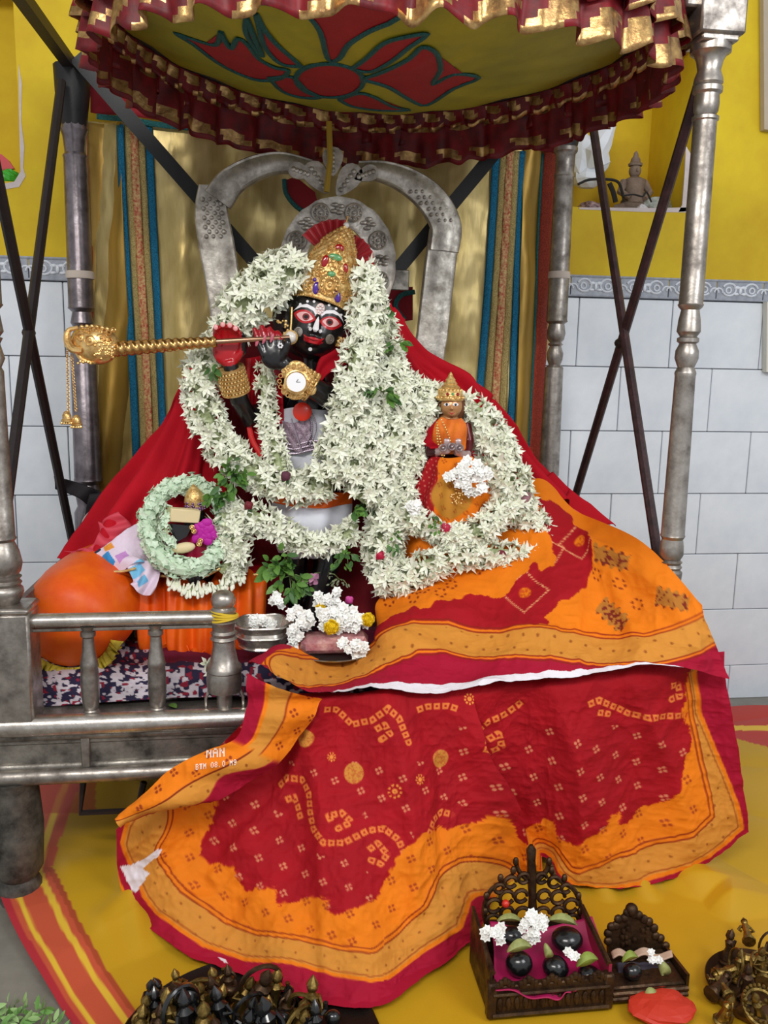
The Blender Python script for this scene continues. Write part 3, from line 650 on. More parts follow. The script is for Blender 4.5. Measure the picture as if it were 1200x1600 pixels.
b.add(vs, fs); bo = b.build('canopy_cloth', belly, cano); bb = bvh_of(bo)
b = MB(); NT2 = 64; vs = [Vector((CX, CY, ZR+.05))]+[rimpt(2*math.pi*j/NT2)+Vector((0, 0, .012)) for j in range(NT2)]
b.add(vs, [(0, 1+j, 1+(j+1) % NT2) for j in range(NT2)]); b.build('canopy_lining', mat('dark_lining', '5A1518', .8), cano)
b = MB(); b.tube([rimpt(2*math.pi*j/64)+Vector((0, 0, .004)) for j in range(65)], .008, 6); b.build('canopy_hoop', iron, cano)
# frills: three stacked ruffled tiers with gold bands
goldlame = mat('gold_lame', 'C9A468', .3, .75, bump=.4, bscale=120, var=.45, vscale=50, col2='80583A')
redsat = mat('red_satin', '7E0E18', .5, bump=.2, bscale=100, var=.35, vscale=30, col2='4A0A10', spec=.35)
def f_(i, rws): return i > .35*rws
def frill(name, k0, z0, h, amp, waves, cols, nseg=720, seed=0, t0=0, t1=2*math.pi):
    b = MB(); rws = len(cols)+1; ph = random.random()*6
    for i in range(rws):
        f = i/(rws-1)
        for j in range(nseg+1):
            th = t0+(t1-t0)*j/nseg; wv = math.sin(th*waves+ph+1.1*math.sin(th*5)+.5*math.sin(waves*.37*th)); wv2 = math.sin(th*waves*1.9+2+seed)
            n_ = float(vnoise(np.array(th*21), np.array(f*3.), seed))-.5
            k_ = k0+amp*(wv*.7+wv2*.4)*(f**.8)+.012*n_
            p = rimpt(th, 1, z0); nx, ny = math.cos(th), math.sin(th)
            b.v.append((p.x+nx*(k_-1)*.5+nx*.012*f, p.y+ny*(k_-1)*.5+ny*.012*f, p.z-h*f*(1+.10*n_)+.006*wv*f))
    for i in range(rws-1):
        for j in range(nseg):
            b.f.append((i*(nseg+1)+j, i*(nseg+1)+j+1, (i+1)*(nseg+1)+j+1, (i+1)*(nseg+1)+j)); th = t0+(t1-t0)*j/nseg; b.m.append((1 if math.sin(th) < -.45 and f_(i, rws) and cols[min(i, rws-2)]+cols[min(i+1, rws-2)]+cols[max(i-1, 0)] > 0 else cols[i]) if math.sin(th*waves+ph+1.1*math.sin(th*5)+.5*math.sin(waves*.37*th)+.6+.8*i) > -.35 else 0)  # gold turns red by pleat phase, imitating the shading of box pleats
    o = b.build(name, [redsat, goldlame], cano); md = o.modifiers.new('t', 'SOLIDIFY'); md.thickness = .0012; return o
frill('frill', 1.0, ZR+.012, .055, .022, 60, [0, 0, 1, 1, 0, 1], seed=1)
frill('frill', 1.03, ZR+.0, .122, .040, 32, [0, 0, 0, 1, 0, 0, 0, 0, 1, 1, 0], seed=2)
frill('frill', 1.05, ZR+.02, .084, .034, 38, [0, 0, 0, 0, 1, 0, 0, 1, 1], seed=5)
# lotus appliqué lying on the belly
lotr = mat('lotus_red_cloth', 'A5121C', .6, bump=.3, bscale=250, var=.15, vscale=30)
patch.res = 9
def lotus(name, poly, outline=True, closed=True):
    sm = [q[:2] for q in smooth_path([(x, y, 0) for x, y in poly], 3, closed)][:-1]
    patch(name, bb, sm, lotr, cano, off=.0045, cuts=6, Y=1.9)
    if outline:
        pts = [hit(bb, x, y, .008, 1.9)[0] for x, y in sm+sm[:1]]; b = MB(); b.tube(pts, .0055, 6, flat=.5); b.build('teal_outline', glit_t, cano)
lotus('lotus_centre', ell(515, 126, 53, 26, 2, 16))
lotus('lotus_petal', [(470, 104), (455, 90), (430, 68), (412, 45), (400, 22), (404, 40), (412, 70), (428, 92), (446, 102)])
lotus('lotus_petal', [(345, 50), (352, 65), (362, 76), (372, 60), (388, 72), (404, 92), (430, 106), (450, 110), (440, 122), (410, 126), (380, 118), (340, 98), (300, 68), (274, 52), (310, 64), (338, 70)])
lotus('lotus_petal', [(420, 122), (455, 120), (478, 140), (500, 152), (470, 152), (440, 142)])
lotus('lotus_petal', [(440, 0), (475, 20), (500, 50), (512, 92), (530, 92), (545, 70), (580, 48), (620, 30), (650, -10), (540, -60), (450, -30)])
lotus('lotus_petal', [(550, 108), (572, 92), (600, 68), (634, 58), (668, 54), (640, 74), (612, 96), (580, 112)])
lotus('lotus_petal', [(565, 124), (600, 112), (640, 92), (660, 74), (682, 84), (688, 110), (676, 132), (710, 116), (748, 122), (710, 138), (668, 164), (640, 156), (606, 136)])
lotus('lotus_petal', [(530, 156), (560, 146), (585, 152), (612, 166), (640, 172), (590, 172), (550, 166)])
lotus('lotus_petal', [(385, 28), (398, 60), (410, 88), (395, 70), (384, 50)], True)
patch.res = 7
# ================================================================== SOFT GOODS
# --- mattress on the deck
def colpick(cols): return np.array([rgb(c) for c in cols])
def floral(px, py, U, V):
    base = np.ones(px.shape+(3,))*rgb('2A2440')
    n = fbm(px*.05, py*.08, 3, 8); c1 = vnoise(px*.14, py*.2, 3); c2 = vnoise(px*.17, py*.23, 9); c3 = vnoise(px*.2, py*.3, 14)
    lightz = n > .52-.10*np.clip((px-100)/80, -1, 1)*np.clip((260-px)/60, -1, 1)
    base = np.where((c1 > .60)[..., None], rgb('C9BFC8'), base); base = np.where(((c2 > .72))[..., None], rgb('8C1F34'), base)
    base = np.where((lightz & (c3 > .42) & (py > 1045))[..., None], rgb('D2C8D0'), base)
    top = (py < 1040) & (px > 235); base = np.where(top[..., None], rgb('6A1B38')*(.9+.2*n[..., None]), base)
    return base
cotton = mat('printed_cotton', 'FFFFFF', .8, bump=.25, bscale=500, vcol=True, var=.08, vscale=9, spec=.25)
cushz = DZ+.034
mt = [[(80, 985, 1.95), (300, 985, 1.95), (560, 985, 1.95), (900, 985, 1.95)], [(50, 1040, 1.74), (300, 1030, 1.74), (560, 1030, 1.74), (900, 1030, 1.74)], [(60, 1072, 1.655), (300, 1052, 1.655), (560, 1052, 1.655), (960, 1052, 1.655)], [(70, 1104, 1.635), (300, 1090, 1.635), (560, 1088, 1.635), (960, 1088, 1.635)]]
sheet('floral_mattress', mt, 130, 420, cotton, None, disp=lambda px, py, u, v: .006*crease(px*.03, py*.05, 3)+.004*np.sin(px*.05), colf=floral, thick=.003, minz=DZ+.003)
o = bpy.data.objects['floral_mattress']; tag(o, 'thin mattress in navy, maroon and white floral print on the deck', 'mattress')
# slab filling under the mattress
b = MB(); b.box(((-.38+.74)/2, 1.95, DZ+.018), (1.10, .56, .032), bev=.012); tag(b.build('seat_cushion', mat('maroon_cushion', '5C1830', .8, bump=.3, bscale=80)), 'flat maroon seat cushion filling the throne deck behind the floral mattress', 'cushion')
# --- orange bolster
orange = mat('orange_satin', 'F06A10', .45, bump=.25, bscale=60, var=.18, vscale=12, col2='E04C08', spec=.35)
bol = thing('orange_bolster', (-.36, 1.80, DZ+.036), 'orange satin bolster with yellow ruffled ends behind the silver rail', 'bolster')
bc = [P(112, 1000, 1.72), P(190, 925, 2.05)]
ax = (bc[1]-bc[0]); ax.z = .02; ax.normalize(); A0 = bc[0]-ax*.04
b = MB(); rb_ = .098
prof = [(-.012, .004), (-.008, .03), (0, .065), (.02, .088), (.06, rb_*1.03), (.12, rb_*1.1), (.2, rb_*1.1), (.28, rb_), (.33, .08), (.345, .03), (.35, .004)]
A0.z = DZ+.036+rb_*1.08
b.lathe(A0, ax, prof, 40)
for i, v in enumerate(b.v):
    q = Vector(v); a_ = (q-A0).dot(ax); r_ = (q-A0-ax*a_); k_ = 1+.05*(float(fbm(np.array(a_*14), np.array(math.atan2(r_.z, r_.x)*2.2), 3, 2))-.5); q = A0+ax*a_+r_*k_; b.v[i] = (q.x, q.y, max(q.z, DZ+.038))
b.build('bolster_body', orange, bol)
def ruffle(name, pts, nvec, w_, m, parent, amp=.008, waves=14, seg=120):
    """gathered strip along pts, growing outwards along nvec"""
    sp = [Vector(p) for p in smooth_path(pts, max(2, seg//max(1, len(pts)-1)))]; b = MB(); k = len(sp); nv_ = [Vector(nvec(p)) if callable(nvec) else Vector(nvec) for p in sp]
    for i, p in enumerate(sp):
        t = (sp[min(i+1, k-1)]-sp[max(i-1, 0)]).normalized(); n_ = nv_[i].normalized(); c_ = t.cross(n_).normalized()
        for f in (0, .35, .7, 1): b.v.append(tuple(p+n_*w_*f+c_*amp*f*math.sin(i/k*waves*6.283+1.2*math.sin(i*.11))+t*amp*.5*f*math.cos(i/k*waves*6.283)))
    for i in range(k-1):
        for j in range(3): b.f.append((i*4+j, i*4+j+1, (i+1)*4+j+1, (i+1)*4+j)); b.m.append(0)
    o = b.build(name, m, parent); md = o.modifiers.new('t', 'SOLIDIFY'); md.thickness = .001; return o
yruf = mat('yellow_ruffle', 'D8C43A', .6, bump=.2, var=.2, vscale=60, col2='A88E20')
u_ = ax.orthogonal().normalized(); v_ = ax.cross(u_)
rp = [A0+ax*.018+(u_*math.cos(t)+v_*math.sin(t))*.089 for t in [i*2*math.pi/40 for i in range(41)]]; _ra = [q for q in rp]; rp = sorted([q for q in rp if q.z < DZ+.125 and (q-A0).dot(Vector((1, .2, -.9))) > 0], key=lambda q: math.atan2(q.z-A0.z, q.x-A0.x))
for q in rp: q.z = max(q.z, DZ+.046)
ruffle('end_ruffle', rp, lambda p: (p-A0-ax*(p-A0).dot(ax))*.9-ax*.02, .024, yruf, bol, .010, 17, 300)
# --- orange satin seat drape under the small figure
def folds(a, fr, ph=0): return lambda px, py, u, v: a*np.sin(v*fr+ph+.6*np.sin(u*3))*(.3+.7*u)+a*.5*np.sin(v*fr*2.3+u*2)
sk = [[(212, 888, 1.90), (280, 900, 1.88), (350, 900, 1.88), (415, 892, 1.90)], [(216, 920, 1.84), (280, 925, 1.81), (350, 925, 1.81), (418, 915, 1.84)], [(220, 990, 1.82), (280, 1010, 1.78), (350, 1010, 1.78), (418, 990, 1.82)], [(225, 1018, 1.83), (290, 1022, 1.78), (350, 1026, 1.78), (420, 1010, 1.82)]]
o = sheet('orange_seat_drape', sk, 60, 160, orange, None, disp=folds(.014, 23), thick=.002, minz=cushz+.004); tag(o, 'pleated orange satin drape round the seat under the small garlanded figure', 'drape')
o = sheet('seat_drape_top', [[(205, 872, 2.02), (310, 872, 2.02), (425, 872, 2.02)], [(212, 890, 1.90), (310, 900, 1.88), (418, 893, 1.90)]], 10, 20, redcloth, bpy.data.objects['orange_seat_drape'], thick=.002)
b = MB(); b.tube(smooth_path([P(215, 893, 1.885), P(280, 904, 1.865), P(350, 904, 1.865), (P(416, 896, 1.885))]), .004, 6); b.build('gold_edging', goldfil, bpy.data.objects['orange_seat_drape'])
# --- red shawl spread behind and beside the idol
sh = thing('red_shawl', (.05, 2.02, DZ+.036), 'plain red cotton shawl fanned out behind the dark flute-playing idol', 'shawl')
sw = .006
def shawl_disp(px, py, u, v): return .020*np.sin(v*19+1.1*u)*(.25+u)+.012*np.sin(v*43+2.5*u+1)*u+.016*(crease(px*.012, py*.008, 5)-.5)
lw = [[(350, 555, 1.98), (330, 560, 1.98), (312, 556, 2.0), (300, 560, 2.03)], [(350, 640, 1.97), (320, 650, 1.96), (285, 640, 1.98), (262, 655, 2.03)], [(350, 760, 1.96), (300, 750, 1.93), (245, 730, 1.96), (188, 752, 2.02)], [(345, 860, 1.95), (270, 850, 1.90), (190, 820, 1.90), (140, 830, 1.98)], [(330, 905, 1.95), (250, 900, 1.90), (160, 885, 1.86), (105, 882, 1.95)]]
sheet('shawl_wing', lw, 110, 110, redcloth, sh, disp=shawl_disp, thick=.0018)
rw_ = [[(596, 476, 2.02), (606, 474, 2.03), (614, 480, 2.05), (620, 492, 2.06)], [(590, 560, 2.0), (625, 550, 2.0), (655, 548, 2.03), (682, 565, 2.06)], [(600, 680, 1.99), (665, 630, 2.0), (725, 600, 2.02), (778, 642, 2.06)], [(640, 800, 1.98), (720, 740, 1.97), (790, 700, 2.0), (838, 735, 2.04)], [(700, 900, 1.97), (790, 850, 1.93), (870, 790, 1.93), (946, 838, 1.95)]]
sheet('shawl_wing', rw_, 110, 110, redcloth, sh, disp=shawl_disp, thick=.0018)
bk = [[(350, 540, 2.02), (420, 500, 2.0), (560, 480, 2.0), (620, 500, 2.02)], [(330, 700, 2.01), (420, 700, 2.0), (560, 700, 2.0), (680, 700, 2.01)], [(320, 960, 2.0), (430, 965, 1.99), (560, 965, 1.99), (720, 960, 1.98)]]
sheet('shawl_back', bk, 70, 90, mat('shaded_red_cotton', '8A1020', .8, bump=.2, bscale=200), sh, disp=shawl_disp, thick=.0018)  # backing sheet in darker red, shade of the hollows put into its colour
pinkr = mat('faded_red_border', 'E0525C', .7, bump=.2, bscale=300)
sheet('faded_border', [[(838, 742, 2.0), (832, 756, 1.99)], [(880, 785, 1.965), (866, 803, 1.955)], [(944, 834, 1.93), (930, 842, 1.92)]], 40, 8, pinkr, sh, disp=lambda px, py, u, v: .010+.003*np.sin(u*30), thick=.001)
sheet('faded_border', [[(190, 800, 1.90), (168, 818, 1.90), (160, 822, 1.90)], [(205, 832, 1.885), (172, 850, 1.87), (150, 848, 1.87)], [(150, 870, 1.86), (130, 872, 1.86), (110, 868, 1.88)]], 40, 20, mat('pink_red_tulle', 'CF4052', .7), sh, disp=lambda px, py, u, v: .018+.006*np.sin(u*20+v*6), thick=.001)
# --- white printed cloth
def printed(px, py, U, V):
    c = np.ones(px.shape+(3,))*rgb('E4D2E4')
    for (x, y, r, h) in ((166, 880, 13, '3A8FD0'), (213, 892, 12, '7CC0E4'), (192, 872, 9, 'C890D0'), (154, 862, 6, '28304A'), (172, 857, 7, 'E8963A'), (222, 908, 8, '6FB6E0'), (200, 905, 7, 'D8A0D0')):
        m_ = np.abs((px-x)+(py-y)*.4)+np.abs(py-y) < r*1.2; c = np.where(m_[..., None], rgb(h), c)
    return c
wp = [[(228, 812, 1.86), (200, 828, 1.85), (172, 850, 1.84), (145, 868, 1.84)], [(230, 845, 1.84), (205, 862, 1.82), (178, 876, 1.81), (148, 880, 1.82)], [(245, 880, 1.83), (215, 884, 1.80), (185, 889, 1.79), (150, 890, 1.80)]]
wc = thing('white_printed_cloth', P(200, 890, 1.81), 'white cloth with blue and mauve patches and gold edge beside the green garland', 'cloth')
sheet('cloth_fold', wp, 70, 90, cotton, wc, disp=lambda px, py, u, v: .012*np.sin(v*9+u*5)*u+.008*crease(px*.04, py*.05, 4), colf=printed, thick=.0015)
wp2 = [[(196, 880, 1.80), (225, 876, 1.80), (252, 880, 1.81)], [(208, 905, 1.785), (225, 908, 1.78), (248, 905, 1.785)], [(204, 912, 1.78), (222, 930, 1.775), (238, 928, 1.78)]]
sheet('cloth_corner', wp2, 40, 50, cotton, wc, disp=lambda px, py, u, v: .006*np.sin(v*11+u*5), colf=printed, thick=.0015)
b = MB(); b.tube(smooth_path([P(145, 888, 1.79), P(165, 892, 1.785), P(190, 893, 1.78), P(212, 888, 1.79)]), .0045, 6, flat=.6); b.build('gold_edge', goldfil, wc)
# black ribbon tied to left back post, pale cable
b = MB(); blk = mat('black_ribbon', '1B161C', .7, bump=.2)
o = sheet('black_ribbon', [[(84, 744, 2.18), (86, 764, 2.18)], [(118, 753, 2.2), (122, 778, 2.2)], [(150, 765, 2.21), (148, 800, 2.21)], [(172, 782, 2.20), (158, 806, 2.2)]], 40, 10, blk, disp=lambda px, py, u, v: .006*np.sin(u*14+v*3), thick=.002)
tag(o, 'black ribbon knotted round the left rear post with a loose end', 'ribbon')
sheet('ribbon_tail', [[(140, 772, 2.19), (160, 770, 2.19)], [(132, 806, 2.19), (156, 806, 2.19)], [(128, 834, 2.19), (146, 838, 2.19)]], 20, 8, blk, o, disp=lambda px, py, u, v: .004*np.sin(u*10), thick=.002)
b = MB(); b.tube(smooth_path([P(172, 783, 2.05), P(148, 795, 2.03), P(131, 812, 2.02), P(130, 832, 2.0), P(140, 846, 1.98)]), .0028, 6)
tag(b.build('pale_cable', mat('grey_cable', 'B4ACA4', .5)), 'thin pale cable looping beside the black ribbon', 'cable')
# ------------------------------------------------------------------ bandhani sari over Radha's lap and down the front
RED, ORG_, TAN, CRM = rgb('A80E1C'), rgb('EE7F12'), rgb('D88E36'), rgb('A80E30')
def mixc(c, m, col, a=1.0): return c*(1-a*m[..., None])+np.asarray(col)*(a*m[..., None])
def ss(x): return np.clip(x, 0, 1)
def motif4(px, py, cell, r, off, ang, seed=0, jit=.16):
    a = math.radians(ang); x = (px*math.cos(a)+py*math.sin(a))/cell; y = (-px*math.sin(a)+py*math.cos(a))/cell; y0 = np.floor(y); x = x+.5*(y0 % 2); x0 = np.floor(x)
    jx = (_L[(x0.astype(int)*7+seed) % 64, (y0.astype(int)*3+5) % 64]-.5)*jit; jy = (_L[(x0.astype(int)*5+11) % 64, (y0.astype(int)*9+seed) % 64]-.5)*jit
    u = (x-x0-.5-jx)*cell; v = (y-y0-.5-jy)*cell; m = np.zeros(px.shape)
    for sx, sy in ((1, 0), (-1, 0), (0, 1), (0, -1)): m = np.maximum(m, ss((r-np.hypot((u-sx*off), (v-sy*off)))/1.0+.5))
    return m
HEML = [(196, 1262), (185, 1285), (178, 1320), (196, 1375), (235, 1440), (300, 1500), (370, 1532), (440, 1550), (510, 1572), (580, 1584), (630, 1572), (690, 1520), (745, 1462), (760, 1420)]
HEMR = [(848, 1345), (872, 1376), (895, 1392), (950, 1398), (1010, 1392), (1080, 1362), (1130, 1330), (1168, 1298), (1166, 1250), (1150, 1160), (1132, 1050)]
MID = [(735, 1085), (750, 1160), (790, 1250), (848, 1345)]
SQ = [[(430, 1230), (445, 1215), (470, 1218), (483, 1240), (485, 1270), (490, 1295), (508, 1318), (540, 1318), (575, 1298), (600, 1295), (622, 1312), (632, 1335), (640, 1362), (645, 1378)],
      [(652, 1372), (662, 1345), (668, 1310), (680, 1283), (700, 1270), (718, 1275)], [(440, 1250), (455, 1245), (462, 1262), (468, 1280)],
      [(520, 1285), (515, 1275), (535, 1270), (550, 1285), (530, 1295)], [(575, 1330), (590, 1318), (605, 1335), (595, 1350), (580, 1345)], [(690, 1300), (700, 1300), (702, 1320), (692, 1330), (688, 1315)],
      [(505, 1108), (525, 1110), (550, 1133), (580, 1125), (605, 1105), (622, 1120), (637, 1160)], [(585, 1140), (600, 1130), (608, 1145), (595, 1155)],
      [(650, 1110), (668, 1104), (700, 1103), (716, 1108)], [(752, 1175), (755, 1150), (770, 1130), (795, 1120), (812, 1108), (820, 1100)], [(770, 1160), (785, 1150), (790, 1170), (775, 1180)],
      [(915, 1098), (935, 1092), (950, 1100), (968, 1108), (985, 1117), (1010, 1120), (1035, 1120), (1072, 1122)], [(1050, 1075), (1065, 1075), (1068, 1092), (1052, 1095)], [(930, 1110), (950, 1115)]]
def sari_low(px, py, U, V):
    dL, pL = segdist(px, py, HEML); dR, pR = segdist(px, py, HEMR)
    nz = fbm(px*.03, py*.03, 3, 5)
    # left lobe widths
    x = np.clip((px-180)/300, 0, 1)
    wr = 8+38*x; wt = 46+6*np.sin(px*.01); wo = 62
    wr = np.where(px > 600, 48-28*np.clip((px-600)/150, 0, 1), wr)
    left = px < np.interp(py, [1060, 1160, 1250, 1345, 1400], [735, 750, 790, 848, 860])
    xr = np.clip((px-895)/60, 0, 1); vert = np.clip((1290-py)/170, 0, 1)*np.clip((px-1000)/40, 0, 1)
    wrR = 7+32*vert; wtR = 42*(1-.8*vert)*(.3+.7*xr)+4; woR = 62*(1-.88*vert)*(.5+.5*xr)
    d = np.where(left, dL, dR); a = np.where(left, wr, wrR); b_ = np.where(left, wt, wtR); c_ = np.where(left, wo, woR)
    # notch side of left lobe has no deep red band
    st = 9*np.round(2.4*np.sin(px*.07+py*.05)+2*(vnoise(px*.045, py*.045, 7)-.5)*2)/2.4+8*(vnoise(px*.11, py*.11, 3)-.5)
    rr = d-(a+b_+c_)+st
    c = np.ones(px.shape+(3,))*RED
    c = c*(.94+.12*nz[..., None])
    inred = ss(rr/5+.5)
    m4 = motif4(px, py, 38, 2.3, 4.2, 20)
    clear = np.zeros(px.shape)
    for ln in SQ:
        ds, ps = segdist(px, py, ln); k_ = (ps % 13.5)-6.75; box = np.maximum(np.abs(k_), ds)
        sq = ss((5.0-box)/1.3+.5); inn = ss((1.8-box)/1.0+.5); c = mixc(c, sq*.92, rgb('F08A3C')); c = mixc(c, inn*.85, RED); clear = np.maximum(clear, ds < 20)
    zone = (py > 1135) & ~((px > 440) & (px < 720) & (py < 1190+0*px) & (px < 700))
    c = mixc(c, m4*inred*(1-clear)*zone, rgb('E8A070'), .8)
    for (x0, y0, r_) in ((479, 1152, 14), (553, 1208, 16), (692, 1186, 14), (616, 1237, 12), (518, 1183, 7), (655, 1218, 8), (733, 1092, 9)):
        rr_ = np.hypot(px-x0, (py-y0)*.92); th = np.arctan2(py-y0, px-x0)
        if r_ >= 13: c = mixc(c, ss((r_-rr_)/1.5)*(.75+.25*(vnoise(px*.5, py*.5, 2) > .4)), rgb('D08A38'))
        else: c = mixc(c, ss((2.2-np.abs(rr_-r_*.75))/1.2)*(np.sin(th*9) > -.2), rgb('F09440')); c = mixc(c, ss((2.2-np.abs(rr_-r_*.2))/1.2), rgb('F09440'))
    # orange zone
    mo = ss(-rr/3+.5); c = mixc(c, mo, ORG_*(.97+.06*nz[..., None]))
    mb = motif4(px, py, 38, 2.4, 4.6, 20); c = mixc(c, mb*mo*(d > a+b_+8), rgb('A8401A'), .9)
    mt_ = ss((a+b_-d)/1.5+.5); c = mixc(c, mt_, TAN)
    dot = motif4(px, py, 26, 2.0, 0.1, 40, 4); c = mixc(c, dot*mt_*(d > a+8), rgb('94501C'), .8)
    for off in (0, 7): c = mixc(c, ss((1.3-np.abs(d-(a+b_+off)))/1.0+.4), rgb('8C2A10'), .85)
    c = mixc(c, ss((1.2-np.abs(d-(a+9)))/1.0+.4), rgb('A04418'), .7)
    c = mixc(c, ss((3-np.abs(d-(a+3)))/1.0+.4), ORG_)
    c = mixc(c, ss((a-d)/1.5+.5), CRM)
    for poly in ([(187, 1357), (205, 1352), (225, 1340), (240, 1325), (252, 1314), (259, 1318), (256, 1328), (238, 1342), (226, 1355), (240, 1362), (226, 1378), (214, 1394), (206, 1392)], [(338, 1497), (346, 1499), (353, 1508), (346, 1509)]):
        c = mixc(c, inpoly(px, py, poly)*1.0, rgb('ECE4EC'))
    return c
sari = thing('bandhani_sari', (.35, 1.45, 0), 'red and orange tie-dyed bandhani sari draped from the lap down the throne front', 'sari')
saric = mat('bandhani_cotton', 'FFFFFF', .78, bump=.2, bscale=420, vcol=True, var=.08, vscale=7, spec=.22)
top = [(452, 1088), (520, 1088), (575, 1088), (630, 1086), (690, 1083), (735, 1080), (765, 1078), (800, 1074), (840, 1072), (885, 1068), (960, 1060), (1050, 1050), (1132, 1044)]
hem = [(180, 1300), (196, 1405), (300, 1502), (440, 1556), (565, 1584), (655, 1548), (748, 1462), (790, 1380), (848, 1345), (895, 1391), (1010, 1394), (1100, 1348), (1168, 1298)]
gy = lambda x, y: G(x, y, .006).y
rowsL = [[(x, y-(26 if x > 640 else 4), 1.545) for x, y in top]]
for f in (0, .14, .32, .55, .78, 1):
    r = []
    for (x0, y0), (x1, y1) in zip(top, hem):
        yt = 1.498; yb = min(gy(x1, y1), 1.51)
        bulge = 1-(1-f)**1.7
        x = x0+(x1-x0)*(f**.82 if x0 < 500 else f); y = y0+(y1-y0)*f
        r.append((x, y, yt+(yb-yt)*(f*.65+.35*f*f)))
    rowsL.append(r)
def sari_disp(px, py, u, v):
    k = np.clip(u*2.2, 0, 1)*np.clip((1-u)*4+.35, 0, 1)
    f = .016*np.sin(px*.021+py*.006+.8)+.010*np.sin(px*.045-py*.012)
    dv, _ = segdist(px, py, [(738, 1080), (752, 1165), (792, 1250), (850, 1345)]); sgn = np.where(px < np.interp(py, [1080, 1165, 1250, 1350], [738, 752, 792, 850]), 1, -1); valley = (.024*np.exp(-(dv/30)**2)*np.where(sgn > 0, 1, -.9))*np.clip((py-1085)/60, 0, 1)
    for ln, a_ in (([(520, 1085), (430, 1250), (330, 1370)], .012), ([(600, 1085), (640, 1250), (655, 1420)], .010), ([(640, 1085), (690, 1200), (700, 1390)], -.010), ([(860, 1075), (900, 1200), (905, 1330)], .008), ([(980, 1060), (1050, 1200), (1080, 1330)], .008), ([(480, 1100), (500, 1300), (510, 1540)], .008)):
        d_, _ = segdist(px, py, ln); f = f+a_*np.exp(-(d_/13)**2)
    wr = .013*(crease(px*.016+.01*py, py*.013, 3, 3)-.45)+.006*(crease(px*.04, py*.034, 9, 3)-.45)+.003*(crease(px*.09, py*.08, 4, 2)-.45)
    return (f*k+valley+wr*np.clip(u*3, .2, 1))
sheet('hanging_length', rowsL, 330, 560, saric, sari, disp=sari_disp, colf=sari_low, minz=.017)
# ---- lap part
RZ = [(588, 1004), (600, 975), (640, 958), (700, 950), (735, 935), (790, 925), (810, 900), (832, 880), (866, 890), (862, 840), (846, 800), (838, 770), (875, 790), (905, 830), (935, 850), (928, 900), (905, 930), (870, 945), (862, 965), (848, 985), (780, 990), (700, 985), (640, 1000), (600, 1025)]
TB = [(440, 1052), (510, 1052), (575, 1040), (610, 1022), (650, 1005), (700, 1002), (780, 1012), (850, 1016), (930, 1018), (1010, 1022), (1060, 1005), (1125, 975)]
HU = [(385, 1048), (430, 1066), (505, 1092), (560, 1096), (620, 1092), (700, 1086), (790, 1078), (870, 1066), (950, 1054), (1020, 1047), (1080, 1046), (1136, 1058)]
def sari_lap(px, py, U, V):
    nz = fbm(px*.03, py*.03, 3, 5)
    c = np.ones(px.shape+(3,))*ORG_*(.97+.06*nz[..., None])
    jx = 7*(vnoise(px*.08, py*.08, 2)-.5)*2; jy = 7*(vnoise(px*.08, py*.08, 6)-.5)*2
    red = inpoly(px+jx, py+jy, RZ)*1.0; c = mixc(c, red, RED)
    for (x, y, w_, h_, a_) in ((820, 925, 26, 26, 45), (905, 850, 22, 22, 45), (860, 860, 16, 16, 30)):
        a = math.radians(a_); u = (px-x)*math.cos(a)+(py-y)*math.sin(a); v = -(px-x)*math.sin(a)+(py-y)*math.cos(a); q = np.maximum(np.abs(u), np.abs(v))
        ring = ss((1.6-np.abs(q-w_))/1+.4)*(np.sin((u+v)*1.3) > -.3); c = mixc(c, ring*red, rgb('F0A070')); c = mixc(c, ss((w_*.42-np.hypot(u, v))/2)*(.6+.4*(vnoise(px*.4, py*.4) > .5)), ORG_)
    for (x, y) in ((748, 890), (706, 918), (664, 928), (690, 935), (648, 940), (607, 938), (972, 915), (995, 943), (960, 868), (935, 905)):
        th = np.arctan2(py-y, px-x); rr = np.hypot(px-x, py-y); c = mixc(c, ss((2.2-np.abs(rr-7.5))/1.2)*(np.sin(th*6) > -.1)*(1-red), rgb('8C3010'))
    for (x, y, a_) in ((962, 878, 10), (958, 962, 40), (1050, 938, 15)):
        a = math.radians(a_); u = (px-x)*math.cos(a)+(py-y)*math.sin(a); v = -(px-x)*math.sin(a)+(py-y)*math.cos(a); m_ = ((np.abs(u) < 26) & (np.abs(v) < 13+3*np.sin(u*.5)))*1.0; c = mixc(c, m_, rgb('B8762C')); c = mixc(c, m_*(vnoise(px*.28, py*.28, 4) > .66), rgb('7C2818'))
    dT, _ = segdist(px, py, TB); wt = 22
    dH, _ = segdist(px, py, HU); below = py > np.interp(px, [p[0] for p in TB], [p[1] for p in TB])
    c = mixc(c, (below & (dT > wt))*1.0, CRM)
    c = mixc(c, ss((wt+4-dT)/1.5+.5), ORG_); c = mixc(c, ss((wt-dT)/1.5+.5), TAN)
    dot = motif4(px, py, 24, 2.3, .1, 8, 4); c = mixc(c, dot*(dT < wt-4), rgb('94501C'), .85)
    for o_ in (wt, wt+6): c = mixc(c, ss((1.2-np.abs(dT-o_))/1+.4), rgb('8C2010'), .85)
    hy = np.interp(px, [p[0] for p in botL], [p[1] for p in botL]); c = mixc(c, ((hy-py < np.interp(px, [520, 600, 650, 700, 800, 900, 1000, 1060], [2, 9, 16, 15, 12, 9, 5, 2])+3*(vnoise(px*.06, px*0, 2)-.5)) & (px > 520) & (px < 1060))*1.0, rgb('EEE8F0'))
    # left tip pieces
    lt = (px < 600) & (py > 1005); d2, _ = segdist(px, py, [(392, 1048), (425, 1012), (445, 1006)]); c = mixc(c, (lt & (d2 < 12))*1.0, CRM)
    return c
